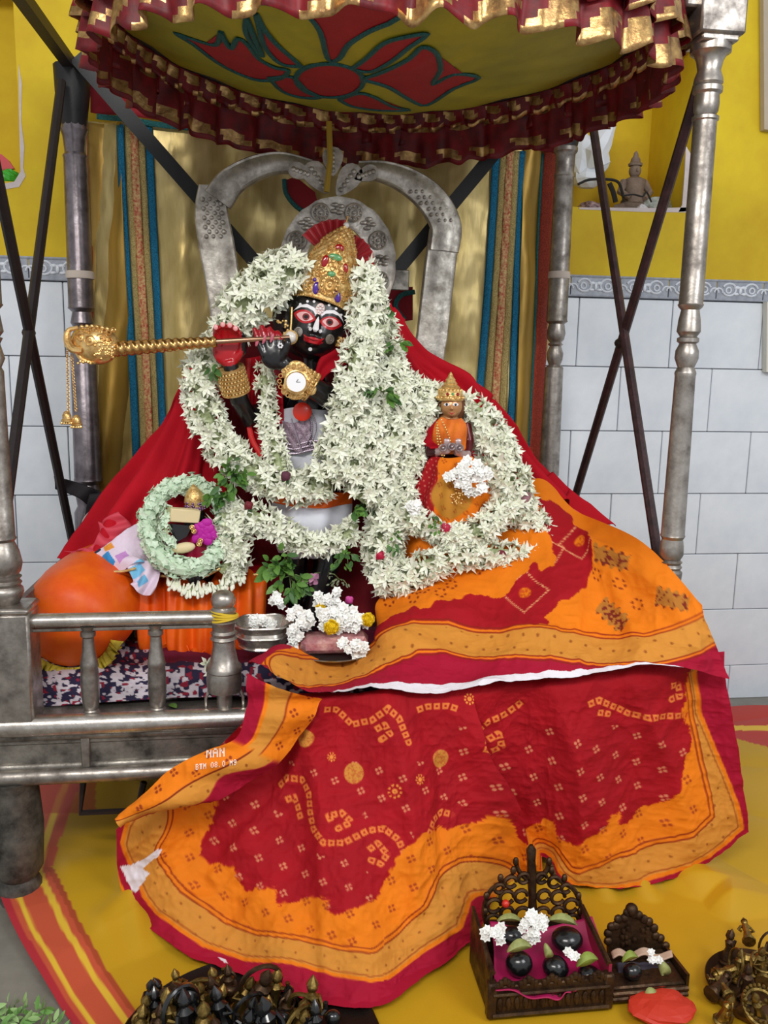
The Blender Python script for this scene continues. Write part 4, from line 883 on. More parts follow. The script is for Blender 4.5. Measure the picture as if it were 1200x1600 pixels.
topL = [(392, 1040, 1.56), (440, 1008, 1.60), (512, 1030, 1.66), (586, 1000, 1.70), (588, 940, 1.78), (645, 906, 1.80), (742, 872, 1.80), (832, 750, 1.92), (905, 800, 1.86), (1005, 848, 1.62), (1098, 945, 1.50)]
botL = [(386, 1050, 1.49), (432, 1068, 1.485), (506, 1092, 1.475), (590, 1094, 1.475), (660, 1089, 1.475), (740, 1083, 1.475), (820, 1073, 1.47), (890, 1063, 1.47), (960, 1053, 1.47), (1050, 1045, 1.47), (1136, 1060, 1.47)]
rowsU = []
for f in (0, .3, .62, .85, 1):
    r = []
    for i, ((x0, y0, d0), (x1, y1, d1)) in enumerate(zip(topL, botL)):
        x = x0+(x1-x0)*f; y = y0+(y1-y0)*f; r.append((x, y, d0+(d1-d0)*(f**.85)))
    rowsU.append(r)
def lap_disp(px, py, u, v):
    f = .008*np.sin(px*.03+py*.02)+.016*(crease(px*.014, py*.014, 4)-.45)+.005*(crease(px*.04, py*.05, 9)-.45)
    for ln, a_ in (([(880, 800), (960, 900), (1000, 1020)], .010), ([(640, 930), (720, 960), (860, 1000)], .008), ([(600, 990), (700, 1030), (900, 1040)], .008), ([(930, 850), (1040, 920), (1090, 1030)], .009)):
        d_, _ = segdist(px, py, ln); f = f+a_*np.exp(-(d_/14)**2)
    return f*np.clip(u*5+.3, 0, 1)+.014*u
sheet('lap_drape', rowsU, 240, 480, saric, sari, disp=lap_disp, colf=sari_lap)
# roll of the turned white selvage under the hem
# ---- turned-over edge at the left
FO = [(386, 1052), (386, 1085), (384, 1110), (372, 1150), (325, 1172), (262, 1205), (225, 1240), (180, 1282)]
FI = [(505, 1094), (492, 1112), (478, 1140), (445, 1180), (405, 1215), (355, 1240), (290, 1262), (190, 1286)]
def fold_col(px, py, U, V):
    c = np.ones(px.shape+(3,))*ORG_
    c = mixc(c, (V > .48)*1.0, TAN)
    # upper portion: crimson band left, tan band, orange corner
    upz = ss((.48-U)/.03); c2 = np.ones(px.shape+(3,))*CRM; c2 = mixc(c2, ss((V-.28)/.02), ORG_); c2 = mixc(c2, ss((V-.34)/.02), TAN); c2 = mixc(c2, ss((V-.58)/.02), rgb('8C2A10')); c2 = mixc(c2, ss((V-.60)/.02), ORG_); c2 = mixc(c2, motif4(px, py, 30, 2.2, 4.5, 20)*(V > .62), rgb('9A3A18'))
    c = c*(1-upz[..., None])+c2*upz[..., None]
    low = 1-upz
    c = mixc(c, low*ss((1.2-np.abs((V-.46)*70))/1+.4), rgb('7C2A10')); c = mixc(c, low*motif4(px, py, 34, 2.4, 4.6, 10)*(V < .4), rgb('9A3A18'))
    c = mixc(c, low*motif4(px, py, 26, 2.0, .1, 10)*((V > .5) & (V < .8)), rgb('94501C'))
    c = mixc(c, low*ss((V-(.84-.25*np.exp(-((U-.62)/.10)**2)))/.03), CRM)
    return c
NF = 8; rf = []
for i in range(NF):
    (xo, yo), (xi, yi) = FO[i], FI[i]; f = i/(NF-1); yo_ = 1.475-.075*f**1.2 if i < NF-1 else 1.40; yo_ = [1.475, 1.474, 1.47, 1.46, 1.45, 1.44, 1.435, 1.44][i]
    r = []
    for v in (0, .3, .65, 1): r.append((xo+(xi-xo)*v, yo+(yi-yo)*v, yo_-.012*math.sin(v*3.14)-.004))
    rf.append(r)
o_fold = sheet('turned_edge', rf, 220, 90, saric, sari, disp=lambda px, py, u, v: .012*np.sin(v*3.14)+.006*np.sin(u*22+v*4)+.008*(crease(px*.03, py*.03, 2)-.45), colf=fold_col)
bf = bvh_of(o_fold)
inkm = mat('pink_print_ink', 'F6D8C6', .7)
def print_text(txt, px0, py0, px1, py1, hpx, bvh, parent, mirror=False, jit=1.5):
    """block letters printed on the cloth: strokes laid as thin ribbons on the surface"""
    G5 = {'B': '1110 1001 1110 1001 1110', 'T': '1111 0110 0110 0110 0110', 'M': '1001 1111 1111 1001 1001', 'R': '1110 1001 1110 1010 1001', 'N': '1001 1101 1011 1001 1001', 'A': '0110 1001 1111 1001 1001', 'I': '0110 0110 0110 0110 0110', 'K': '1001 1010 1100 1010 1001', '0': '0110 1001 1001 1001 0110', '3': '1110 0001 0110 0001 1110', '2': '1110 0001 0110 1000 1111', 'J': '0011 0001 0001 1001 0110', '8': '0110 1001 0110 1001 0110', 'E': '1111 1000 1110 1000 1111', 'H': '1001 1001 1111 1001 1001', 'V': '1001 1001 1001 0110 0110', '9': '0110 1001 0111 0001 0110', 'P': '1110 1001 1110 1000 1000', ' ': '0000 0000 0000 0000 0000', '.': '0000 0000 0000 0000 0100'}
    b = MB(); n = len(txt); ux, uy = (px1-px0)/n, (py1-py0)/n
    for i, ch in enumerate(txt):
        rows_ = G5[ch].split()
        for r_, row in enumerate(rows_):
            for c_, bit in enumerate(row):
                if bit == '1':
                    cc = c_ if not mirror else 3-c_
                    x = px0+ux*(i+.1+cc*.2); y = py0+uy*(i+cc*.2)+r_*hpx/5; w_ = ux*.21; h_ = hpx/5*1.05
                    q = [hit(bvh, a, b2, .0015, 1.44)[0] for a, b2 in ((x, y), (x+w_, y+uy*.2), (x+w_, y+h_+uy*.2), (x, y+h_))]
                    b.add(q, [(0, 1, 2, 3)])
    return b.build('printed_lettering', inkm, parent, smooth=False)
print_text('NAN', 321, 1170, 352, 1168, 14, bf, sari)
print_text('BTM 08.0 M9', 305, 1194, 370, 1186, 9, bf, sari)
# ------------------------------------------------------------------ yellow silk on the altar
YEL, PNK, GLD = rgb('C4981C'), rgb('C4563A'), rgb('E2B83A')  # yellow darkened slightly to stand for weaker light low on the altar
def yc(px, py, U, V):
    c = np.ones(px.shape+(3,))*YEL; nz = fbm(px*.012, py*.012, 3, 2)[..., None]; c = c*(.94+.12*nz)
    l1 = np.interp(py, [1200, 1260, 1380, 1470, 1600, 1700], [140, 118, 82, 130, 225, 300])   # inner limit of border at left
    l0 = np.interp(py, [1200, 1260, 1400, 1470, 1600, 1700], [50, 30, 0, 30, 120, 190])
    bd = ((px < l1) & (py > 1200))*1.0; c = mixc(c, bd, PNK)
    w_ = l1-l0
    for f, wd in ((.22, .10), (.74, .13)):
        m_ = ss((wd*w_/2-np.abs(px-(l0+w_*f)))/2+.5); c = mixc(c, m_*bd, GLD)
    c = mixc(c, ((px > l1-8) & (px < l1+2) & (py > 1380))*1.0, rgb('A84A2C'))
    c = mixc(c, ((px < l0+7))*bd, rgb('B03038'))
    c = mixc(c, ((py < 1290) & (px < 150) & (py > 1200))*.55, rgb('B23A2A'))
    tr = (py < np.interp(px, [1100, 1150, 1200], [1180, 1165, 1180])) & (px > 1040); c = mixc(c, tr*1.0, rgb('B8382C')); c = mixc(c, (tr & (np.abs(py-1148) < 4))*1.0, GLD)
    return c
silk = mat('yellow_silk', 'FFFFFF', .5, bump=.1, bscale=300, vcol=True, spec=.3)
yrows = [[(60, 1200, .012), (250, 1200, .012), (450, 1180, .012), (650, 1160, .012), (850, 1150, .012), (1050, 1125, .012), (1180, 1112, .012), (1330, 1125, .012)],
         [(48, 1232, .02), (250, 1232, .02), (450, 1230, .012), (650, 1230, .012), (850, 1230, .012), (1050, 1200, .012), (1180, 1175, .012), (1330, 1200, .012)],
         [(20, 1330, .035), (230, 1330, .03), (450, 1330, .012), (650, 1330, .012), (850, 1330, .012), (1050, 1320, .012), (1200, 1310, .012), (1360, 1340, .012)],
         [(-2, 1400, .03), (225, 1400, .03), (450, 1420, .008), (650, 1420, .008), (850, 1420, .008), (1050, 1420, .01), (1200, 1420, .01), (1400, 1440, .01)],
         [(36, 1490, .02), (240, 1490, .02), (450, 1520, .006), (650, 1520, .006), (850, 1520, .006), (1050, 1520, .006), (1200, 1520, .006), (1430, 1560, .01)],
         [(125, 1620, .012), (330, 1640, .012), (480, 1670, .006), (650, 1680, .006), (850, 1680, .006), (1050, 1680, .006), (1250, 1680, .006), (1480, 1700, .01)]]
def ydisp(px, py, u, v):
    f = np.zeros(px.shape); ang = np.arctan2(py-1180, px-820)
    f = f+.014*np.sin(ang*24+1.5*np.sin(ang*7))*np.clip((px-700)/200, 0, 1)*np.clip((py-1250)/120, .2, 1)
    f = f+.010*np.abs(np.sin(ang*15+2))**.6*np.clip((px-700)/200, 0, 1)
    for ln, a_ in (([(160, 1455), (200, 1425), (240, 1410)], .008), ([(110, 1380), (150, 1370), (230, 1372)], .006), ([(225, 1250), (200, 1400), (240, 1560)], .010)):
        d_, _ = segdist(px, py, ln); f = f+a_*np.exp(-(d_/16)**2)
    keep = 1-np.clip(1.3-np.hypot((px-395)/290, (py-1640)/170), 0, .3)/.3*1.0; keep = keep*(1-np.clip(1.3-np.hypot((px-1190)/130, (py-1550)/110), 0, .4)/.4); keep = keep*(1-np.clip(1.35-np.maximum(np.abs(px-905)/175, np.abs(py-1520)/100), 0, .4)/.4)
    return (f+.008*(crease(px*.006+py*.004, py*.009, 4, 2)-.3))*keep-(1-keep)*.02
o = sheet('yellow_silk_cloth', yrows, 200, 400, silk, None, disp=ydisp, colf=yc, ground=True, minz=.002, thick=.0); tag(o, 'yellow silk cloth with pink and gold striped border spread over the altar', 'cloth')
# ================================================================== IDOLS
YK = 1.90
def tozone(me, fn):
    n = len(me.vertices); co = np.empty(n*3, 'f'); me.vertices.foreach_get('co', co); co = co.reshape(-1, 3)
    nn = np.empty(n*3, 'f'); me.vertices.foreach_get('normal', nn); nn = nn.reshape(-1, 3)
    v = co-np.array(CAM); z = v@np.array(F); px = 600+FPX*(v@np.array(RI))/z; py = 800-FPX*(v@np.array(UP))/z
    c = fn(px, py, co, nn); rgba = np.ones((n, 4), 'f'); rgba[:, :3] = np.where(c <= .04045, c/12.92, ((np.maximum(c, 0)+.055)/1.055)**2.4)
    a = me.color_attributes.new('Col', 'FLOAT_COLOR', 'POINT'); a.data.foreach_set('color', rgba.ravel())
def remeshed(name, b, voxel, m, parent, smooth=3, colf=None):
    """fuse overlapping limbs and trunk into one continuous skin"""
    o = bpy.data.objects.new('tmp', b.mesh('tmp', False, [m])); COL.objects.link(o)
    md = o.modifiers.new('r', 'REMESH'); md.mode = 'VOXEL'; md.voxel_size = voxel; md.use_smooth_shade = True
    m2 = o.modifiers.new('s', 'SMOOTH'); m2.iterations = smooth; m2.factor = .5
    dg = bpy.context.evaluated_depsgraph_get(); me = bpy.data.meshes.new_from_object(o.evaluated_get(dg)); bpy.data.objects.remove(o)
    me.name = name; me.materials.clear(); me.materials.append(m); me.polygons.foreach_set('use_smooth', [True]*len(me.polygons)); me.update()
    if colf: tozone(me, colf)
    return link_mesh(name, me, parent)
k = S(YK)
stone = mat('painted_black_stone', 'FFFFFF', .28, vcol=True, spec=.5, coat=.25)
red_p = mat('red_enamel', 'B80A1A', .3, spec=.5, coat=.4)
white_p = mat('white_paint', 'E8E4E8', .5); eyew = mat('eye_rose_enamel', 'C93A4A', .35, coat=.3); eyei = mat('eye_iris_brown', '3A1712', .2, coat=.5); skinp = mat('eye_pale_rose', 'E6B0B0', .35)
kr = thing('dark_idol', (P(490, 1000, YK).x, YK, DZ+.036), 'black stone idol with painted face, gold crown and red turban playing a flute', 'idol')
BLK = rgb('141114')
b = MB(); V3 = lambda x, y, Y: P(x, y, Y)
# trunk, hips, legs, feet
b.tube([V3(485, 800, 1.93), V3(485, 740, 1.925), V3(484, 690, 1.92), V3(486, 640, 1.92), V3(490, 606, 1.92), V3(492, 590, 1.92)], [.058, .052, .050, .060, .055, .030], 16, flat=.75)
b.ball(V3(484, 800, 1.93), (.064, .048, .05), 14, 9)
b.tube([V3(494, 600, 1.915), V3(493, 575, 1.905), V3(492, 550, 1.90)], [.030, .026, .028], 12)
b.tube([V3(462, 810, 1.93), V3(458, 880, 1.92), V3(462, 925, 1.925), V3(470, 995, 1.935)], [.040, .033, .026, .018], 12)
b.tube([V3(508, 810, 1.93), V3(512, 880, 1.915), V3(496, 930, 1.90), V3(480, 985, 1.885)], [.040, .033, .025, .018], 12)
for x, y, Y in ((470, 1002, 1.93), (478, 998, 1.88)): q = V3(x, y, Y); q.z = DZ+.055; b.tube([q+Vector((0, .02, 0)), q+Vector((0, -.045, -.006))], [.019, .014], 10)
# right arm (viewer's left): shoulder, elbow, raised wrist
b.ball(V3(440, 612, 1.92), .030, 12, 8); b.ball(V3(535, 615, 1.92), .030, 12, 8)
b.tube([V3(445, 608, 1.92), V3(418, 640, 1.90), V3(388, 652, 1.875), V3(374, 625, 1.85), V3(364, 585, 1.83), V3(358, 562, 1.825)], [.028, .026, .023, .020, .017, .0155], 12)
# left arm (viewer's right): across the chest
b.tube([V3(538, 612, 1.915), V3(530, 628, 1.87), V3(508, 617, 1.82), V3(480, 600, 1.80), V3(455, 578, 1.80), V3(442, 566, 1.80)], [.028, .028, .025, .021, .018, .017], 12)
# head: skull, cheeks, jaw, nose, lips, ears
tl = math.radians(13)
def hd(u, v, Y): # head-frame px offsets from centre (495,506)
    return P(495+u*math.cos(tl)-v*math.sin(tl), 506+u*math.sin(tl)+v*math.cos(tl), Y)
Rh = Matrix.Rotation(tl, 3, 'Y')
b.ball(hd(0, -8, 1.895), (50*k, .062, 53*k), 24, 16, rot=Rh); b.ball(hd(0, 14, 1.878), (40*k, .050, 38*k), 20, 12, rot=Rh); b.ball(hd(0, 38, 1.866), (19*k, .028, 14*k), 14, 9, rot=Rh)
for sx in (-1, 1): b.ball(hd(sx*20, 16, 1.856), (15*k, .019, 16*k), 14, 9, rot=Rh); b.ball(hd(sx*49, 8, 1.895), (5*k, .010, 12*k), 10, 7, rot=Rh)
b.tube([hd(0, -14, 1.838), hd(0, 2, 1.829), hd(0, 13, 1.821)], [.005, .007, .0095], 10); b.ball(hd(-6, 14, 1.830), .006, 8, 6); b.ball(hd(6, 14, 1.830), .006, 8, 6)
b.ball(hd(0, 24, 1.830), (13*k, .008, 3.8*k), 12, 7, rot=Rh); b.ball(hd(0, 30, 1.832), (10*k, .008, 3.8*k), 12, 7, rot=Rh)
# hands: viewer's left hand, palm to the viewer, fingers curled over the flute
YP = 1.822
b.ball(V3(355, 548, YP+.002), (21*k, .011, 22*k), 14, 9)
for i, x in enumerate((339, 350, 361, 370)):
    tipy = (512, 508, 509, 514)[i]
    b.tube([V3(x+1, 548, YP), V3(x, 532, YP-.003), V3(x-1, 520, YP-.010), V3(x-1, tipy, YP-.022), V3(x-2, tipy+3, YP-.030)], [.0085, .0082, .0078, .0072, .005], 8)
b.tube([V3(368, 560, YP), V3(379, 548, YP-.006), V3(381, 532, YP-.014), V3(377, 520, YP-.022)], [.010, .009, .008, .0055], 8)
# viewer's right hand, back of the hand outwards, fingers lifted to the flute
YQ = 1.795
b.ball(V3(428, 556, YQ), (19*k, .012, 20*k), 14, 9, rot=Matrix.Rotation(math.radians(-35), 3, 'Y'))
for pts, rr in (([(414, 556), (407, 541), (402, 526), (397, 512)], .0082), ([(421, 549), (416, 534), (412, 520), (408, 508)], .0082), ([(429, 545), (427, 531), (424, 520), (420, 511)], .0080), ([(437, 545), (438, 532), (436, 523), (432, 517)], .0074)):
    b.tube([V3(x, y, YQ-.003+.004*i) for i, (x, y) in enumerate(pts)], [rr, rr, rr*.9, rr*.62], 8)
b.tube([V3(440, 560, YQ-.004), V3(446, 548, YQ-.010), V3(450, 536, YQ-.014), V3(450, 528, YQ-.012)], [.009, .0085, .0075, .005], 8)
def kcol(px, py, co, nn):
    c = np.ones((len(px), 3))*BLK; fc = -nn[:, 1] > .05
    pal = (np.hypot((px-355)/24, (py-552)/20) < 1) & fc & (co[:, 1] < YP+.01); fing = (py < 548) & (px > 325) & (px < 377) & (py > 495) & (co[:, 1] < 1.84)
    c[pal | fing] = rgb('B00A18')
    lh = (px > 392) & (px < 446) & (py < 531) & (py > 498) & (co[:, 1] < 1.815); c[lh] = rgb('98121F')
    lips = (np.hypot(((px-489)*math.cos(tl)+(py-532)*math.sin(tl))/15, (-(px-489)*math.sin(tl)+(py-532)*math.cos(tl))/5.2) < 1) & (co[:, 1] < 1.86); c[lips] = rgb('B81428')
    return c
body = remeshed('body', b, .0026, stone, kr, 2, kcol); kb = bvh_of(body)
def fp(u, v): return (495+u*math.cos(tl)-v*math.sin(tl), 506+u*math.sin(tl)+v*math.cos(tl))
def fell(u, v, ru, rv, ang=0, n=22): return [fp(*q) for q in ell(u, v, ru, rv, ang, n)]
patch.res = 4
def almond(u, v, L, W, ang, n=12):
    a = math.radians(ang); o = []
    for i in range(n): t = i/(n)*2-1; o.append((t*L, -W*(1-t*t)**.8))
    for i in range(n): t = 1-i/(n)*2; o.append((t*L, W*(1-t*t)**.9))
    return [fp(u+x*math.cos(a)-y*math.sin(a), v+x*math.sin(a)+y*math.cos(a)) for x, y in o]
for sx in (-1, 1):
    e = patch('eye', kb, almond(sx*21, -7+(1 if sx > 0 else 0), 18, 10.5, sx*-3), red_p, kr, .0012)
    patch('eye_white', kb, almond(sx*21, -7, 13.5, 7.2, sx*-3), skinp, e, .0020)
    patch('iris', kb, fell(sx*19, -7, 5.6, 5.6), M('iris_red', '7C1A14', .25, coat=.4), e, .0027); patch('pupil', kb, fell(sx*19, -7, 3, 3), M('pupil', '050405', .15, coat=.5), e, .0033)
    ep = [(sx*2, -17), (sx*10, -24), (sx*22, -27), (sx*34, -22), (sx*42, -9), (sx*38, -14), (sx*30, -20), (sx*20, -21.5), (sx*10, -18.5), (sx*5, -13)]
    patch('eyebrow', kb, [fp(*q) for q in ep], white_p, kr, .0014)
    patch('cheek_disc', kb, fell(sx*25.5, 19, 7, 8), silver_b, kr, .0016); d_ = bpy.data.objects[-1] if False else None
    q = hit(kb, *fp(sx*25.5, 19), .003)[0]; b = MB(); b.torus(q, .0042, .0008, (0, -1, 0), 12, 5); b.torus(q, .0075, .0009, (0, -1, 0), 14, 5); b.build('disc_rim', silver_b, kr)
patch('nose_stripe', kb, [fp(-2.5, -6), fp(0, -12), fp(2.5, -6), fp(5, 8), fp(2, 13), fp(-2, 13), fp(-5, 8)], white_p, kr, .0014)
patch('nose_dot', kb, fell(-8, 10, 2.6, 3), white_p, kr, .0014); patch('nose_dot', kb, fell(8, 10, 2.6, 3), white_p, kr, .0014); patch('chin_dot', kb, fell(-1, 41, 3, 3), white_p, kr, .0016)
sm_ = [fp(*q) for q in [(-17, 20), (-9, 23), (-3, 22), (0, 23.5), (3, 22), (9, 23), (17, 19), (12, 27), (5, 31), (-5, 31), (-12, 28)]]
mo = patch('mouth', kb, sm_, red_p, kr, .0014); patch('lip_line', kb, [fp(*q) for q in [(-12, 24), (0, 26), (12, 23.5), (0, 27.3)]], M('lip_dark', '4A0810', .4), mo, .0024)
tk = patch('forehead_mark', kb, fell(0, -24, 7, 9), M('pale_rose_gold', 'C9A8A0', .4, .3), kr, .0020)
b = MB(); q = hit(kb, *fp(0, -24), .004)[0]; b.ball(q, .0028, 8, 6)
for i in range(8): b.ball(q+Vector((math.cos(i*.785)*.0062, 0, math.sin(i*.785)*.0075)), (.0022, .0015, .0022), 6, 4)
b.build('jewel', white_p, tk)
for u, v in ((-12, -33), (-22, -31), (12, -33), (24, -30), (-32, -24), (34, -22)): patch('forehead_dot', kb, fell(u, v, 2.2, 2.2, 0, 8), white_p, kr, .0014)
patch.res = 7
# finger nails
for x, y, Y in ((337, 511, YP-.034), (348, 507, YP-.034), (359, 508, YP-.034), (368, 513, YP-.034)): b = MB(); b.ball(P(x, y, Y), (.0048, .002, .0055), 8, 5); b.build('finger_nail', M('nail_rose', 'E8A0A0', .3, coat=.3), kr)
for x, y in ((402, 528), (413, 524), (425, 522)): b = MB(); b.ball(P(x, y+6, YQ-.010), (.0035, .0018, .010), 8, 5, rot=Matrix.Rotation(.3, 3, 'Y')); b.build('finger_paint', M('paint_rose', 'B8586A', .4), kr)
b = MB(); q = P(438, 540, YQ-.016); 
for i in range(6): b.ball(q+Vector((math.cos(i*1.05)*.004, 0, math.sin(i*1.05)*.004)), (.0022, .001, .0022), 6, 4)
b.build('hand_motif', white_p, kr)
# hair behind the head
b = MB(); b.ball(hd(-6, -6, 1.925), (62*k, .045, 60*k), 18, 12, rot=Rh); b.tube([hd(-42, 0, 1.93), hd(-50, 35, 1.94), hd(-42, 70, 1.95)], [.022, .020, .012], 10); b.build('hair', mat('dark_red_hair', '2A0C10', .7, bump=.6, bscale=150), kr)
# --- crown
crm = goldfil; gcx = lambda r: r
cr = [[(455, 462, 1.880), (478, 463, 1.845), (505, 470, 1.832), (530, 480, 1.845), (549, 496, 1.880)],
      [(462, 440, 1.880), (482, 436, 1.848), (512, 438, 1.832), (540, 446, 1.845), (556, 460, 1.880)],
      [(473, 417, 1.882), (492, 412, 1.852), (516, 411, 1.838), (541, 418, 1.850), (558, 430, 1.882)],
      [(487, 393, 1.885), (504, 389, 1.862), (522, 388, 1.850), (542, 392, 1.862), (557, 402, 1.885)],
      [(506, 372, 1.888), (518, 369, 1.874), (530, 368, 1.866), (543, 370, 1.874), (554, 377, 1.888)],
      [(528, 356, 1.890), (533, 354, 1.884), (538, 353, 1.880), (543, 355, 1.884), (548, 358, 1.890)]]
co_ = sheet('crown', cr, 60, 50, goldfil, kr, disp=lambda px, py, u, v: .0022*np.sin(px*.75+py*.3)*np.sin(py*.7-px*.2)+.0016*(vnoise(px*.35, py*.35, 3)-.5), thick=.003)
cb = bvh_of(co_); crown = co_; co_['label'] = 'tall filigree gold crown with coloured gems'
def beads(name, pts, r, m, parent, bvh=None, off=.002, step=None, Y=None):
    b = MB(); L = 0; sp = smooth_path([(x, y, 0) for x, y in pts], 10); acc = 0; last = sp[0]
    step = step or r*2/k
    for q in sp[1:]:
        d_ = math.hypot(q[0]-last[0], q[1]-last[1])
        while acc+d_ >= step:
            t_ = (step-acc)/d_; last = (last[0]+(q[0]-last[0])*t_, last[1]+(q[1]-last[1])*t_, 0); d_ = math.hypot(q[0]-last[0], q[1]-last[1]); acc = 0
            p = hit(bvh, last[0], last[1], off, Y)[0] if bvh else P(last[0], last[1], Y); b.ball(p, r, 6, 4)
        acc += d_; last = q
    return b.build(name, m, parent)
for pts in ([(455, 460), (478, 461), (505, 468), (530, 478), (549, 494)], [(458, 452), (480, 452), (508, 458), (534, 468), (552, 482)], [(462, 440), (475, 415), (490, 390), (508, 370), (530, 355)], [(557, 460), (560, 430), (558, 402), (553, 376), (545, 357)], [(500, 415), (512, 392), (526, 372), (537, 362), (546, 378), (550, 400), (550, 425)], [(508, 412), (519, 390), (530, 376), (540, 385), (542, 405)]):
    beads('bead_row', pts, .0027, gold, crown, cb, .003, Y=1.87)
b = MB()
def ros(b, px, py, R, bvh, n=12, off=.004):
    q = hit(bvh, px, py, off)[0]; r = R*k; b.torus(q, r, r*.10, (0, -1, 0), 20, 5); b.torus(q, r*.5, r*.12, (0, -1, 0), 14, 5); b.ball(q, r*.22, 8, 6)
    for i in range(n): th = 2*math.pi*i/n; b.ball(q+Vector((math.cos(th)*r*.75, 0, math.sin(th)*r*.75)), (r*.13, r*.12, r*.13), 6, 4)
ros(b, 515, 446, 15, cb); ros(b, 484, 446, 9, cb, 8); ros(b, 543, 462, 8, cb, 8); ros(b, 500, 425, 7, cb, 6); ros(b, 535, 432, 7, cb, 6)
b.build('rosette', gold, crown)
rb = random.Random(3); b = MB()
for i in range(90):
    t_ = rb.random(); py_ = 462-100*t_; hw = 44*(1-t_)**.75; px_ = 503+33*t_+rb.uniform(-hw, hw)+(460-py_)*.0; p = hit(cb, px_, py_+(px_-505)*.25, .0025, 1.87)[0]
    b.torus(p, rb.uniform(.003, .0055), .0010, (rb.uniform(-.3, .3), -1, rb.uniform(-.3, .3)), 8, 4, a0=rb.uniform(0, 3), a1=rb.uniform(4, 8))
b.build('filigree_curl', gold, crown)
gr_, gg, gv = M('ruby_red', '9C0A14', .2, coat=.5), M('emerald_green', '5E9A62', .25, coat=.5), M('violet_gem', '4A2090', .2, coat=.5)
for px_, py_, rx_, ry_, an, m_ in ((530, 388, 7, 6, 0, gr_), (524, 402, 10, 5, 12, gg), (508, 408, 5, 9, 20, gr_), (540, 420, 3.5, 8, 0, gr_), (494, 450, 5, 9, 10, gv), (527, 463, 5, 9, -10, gv), (518, 428, 6, 4, 0, gg), (492, 437, 3, 3, 0, gv)):
    p = hit(cb, px_, py_, .004, 1.86)[0]; b = MB(); b.ball(p, (rx_*k, .003, ry_*k), 10, 6, rot=Matrix.Rotation(math.radians(an), 3, 'Y')); b.build('gem', m_, crown)
b = MB(); b.ball(P(541, 352, 1.882), .0065, 12, 8); b.build('pearl', M('pearl', 'E6E0D8', .2, coat=.6), crown)
b = MB(); b.tube([P(541, 348, 1.882), P(543, 340, 1.882)], .0015, 6); b.ball(P(543, 339, 1.882), .0028, 8, 6); b.build('finial', gold, crown)
# turban fan of pleated red cloth
b = MB(); b.ball(hd(8, -48, 1.905), (38*k, .04, 30*k), 18, 12, rot=Rh); fan = b.build('turban', redcloth, kr)
def fanhalf(x0, y0, a0, a1, R, n=90):
    b = MB(); c = P(x0, y0, 1.935)
    for i in range(n+1):
        a = math.radians(a0+(a1-a0)*i/n)
        for j, f in enumerate((.05, .4, .75, .95, 1.0)):
            r = R*k*f; b.v.append((c.x+math.cos(a)*r, 1.935-.02*f-.006*math.sin(i*.9)*f, c.z+math.sin(a)*r+.0))
    for i in range(n):
        for j in range(4): b.f.append((i*5+j, i*5+j+1, i*5+6+j, i*5+5+j)); b.m.append(0)
    o = b.build('pleated_fan', mat('red_pleat', 'B0101E', .4, bump=.2, sheen=.3) if 'red_pleat' not in bpy.data.materials else bpy.data.materials['red_pleat'], fan); md = o.modifiers.new('t', 'SOLIDIFY'); md.thickness = .0015
fanhalf(525, 415, 78, 142, 64, 44); fanhalf(541, 412, -12, 88, 41, 44)
# --- ear ornaments
er = thing('left_ear_pearl', P(453, 526, 1.84), 'large pearl ear drop on gold beaded stem beside the flute mouthpiece', 'earring')
b = MB(); b.ball(P(454, 527, 1.835), .0125, 16, 10); b.build('pearl', M.d['pearl'], er)
b = MB(); b.tube([P(456, 480, 1.845), P(455, 505, 1.84), P(454, 516, 1.836)], .002, 6); b.torus(P(454, 527, 1.835), .0135, .0018, (0, -1, 0), 18, 5)
for i in range(16): b.ball(P(440+random.uniform(-8, 10), 512+random.uniform(-14, 14), 1.845), random.uniform(.0022, .004), 6, 4)
b.build('gold_beads', goldfil, er)
er2 = thing('right_earring', P(529, 533, 1.86), 'gold beaded ear ornament against the white garland', 'earring'); b = MB()
for i in range(40): a = random.uniform(0, 6.28); r = random.uniform(0, 13); b.ball(P(529+r*math.cos(a), 533+r*math.sin(a), 1.858-random.uniform(0, .006)), random.uniform(.002, .0038), 6, 4)
b.torus(P(529, 533, 1.854), .008, .0016, (0, -1, 0), 14, 5); b.build('gold_beads', goldfil, er2)
# --- flute with beast-head end
fl = thing('gold_flute', P(300, 540, 1.80), 'twisted gold flute with a round beast-head finial and hanging tassels', 'flute')
YFt = 1.792
b = MB(); A, B = P(182, 545, 1.80), P(338, 534, YFt); d_ = (B-A); L = d_.length; d_.normalize(); u1 = d_.orthogonal().normalized(); v1 = d_.cross(u1); n1 = 110; nn_ = 14; 
for i in range(n1+1):
    t_ = i/n1; r0 = .0150*(1-.30*t_)
    for j in range(nn_):
        th = 2*math.pi*j/nn_; r = r0*(1+.10*math.sin(2*th-t_*84)); b.v.append(tuple(A+d_*L*t_+(u1*math.cos(th)+v1*math.sin(th))*r))
for i in range(n1):
    for j in range(nn_): b.f.append((i*nn_+j, i*nn_+(j+1) % nn_, (i+1)*nn_+(j+1) % nn_, (i+1)*nn_+j)); b.m.append(0)
b.build('twisted_tube', mat('rose_gold_tube', 'C79A5E', .25, .95, bump=.2, bscale=200), fl)
b = MB(); b.tube([P(336, 534, YFt), P(400, 530, 1.785), P(452, 527, 1.80)], [.0055, .0048, .0045], 10); b.build('mouth_tube', mat('pale_rose_gold_tube', 'B98E74', .3, .9), fl)
hd_ = MB(); hc = P(152, 539, 1.80); kf = S(1.80)
hd_.ball(hc, (31*kf, .028, 28*kf), 22, 14); hd_.ball(P(132, 533, 1.80), (20*kf, .022, 18*kf), 16, 10); hd_.ball(P(180, 545, 1.80), (10*kf, .014, 11*kf), 12, 8)
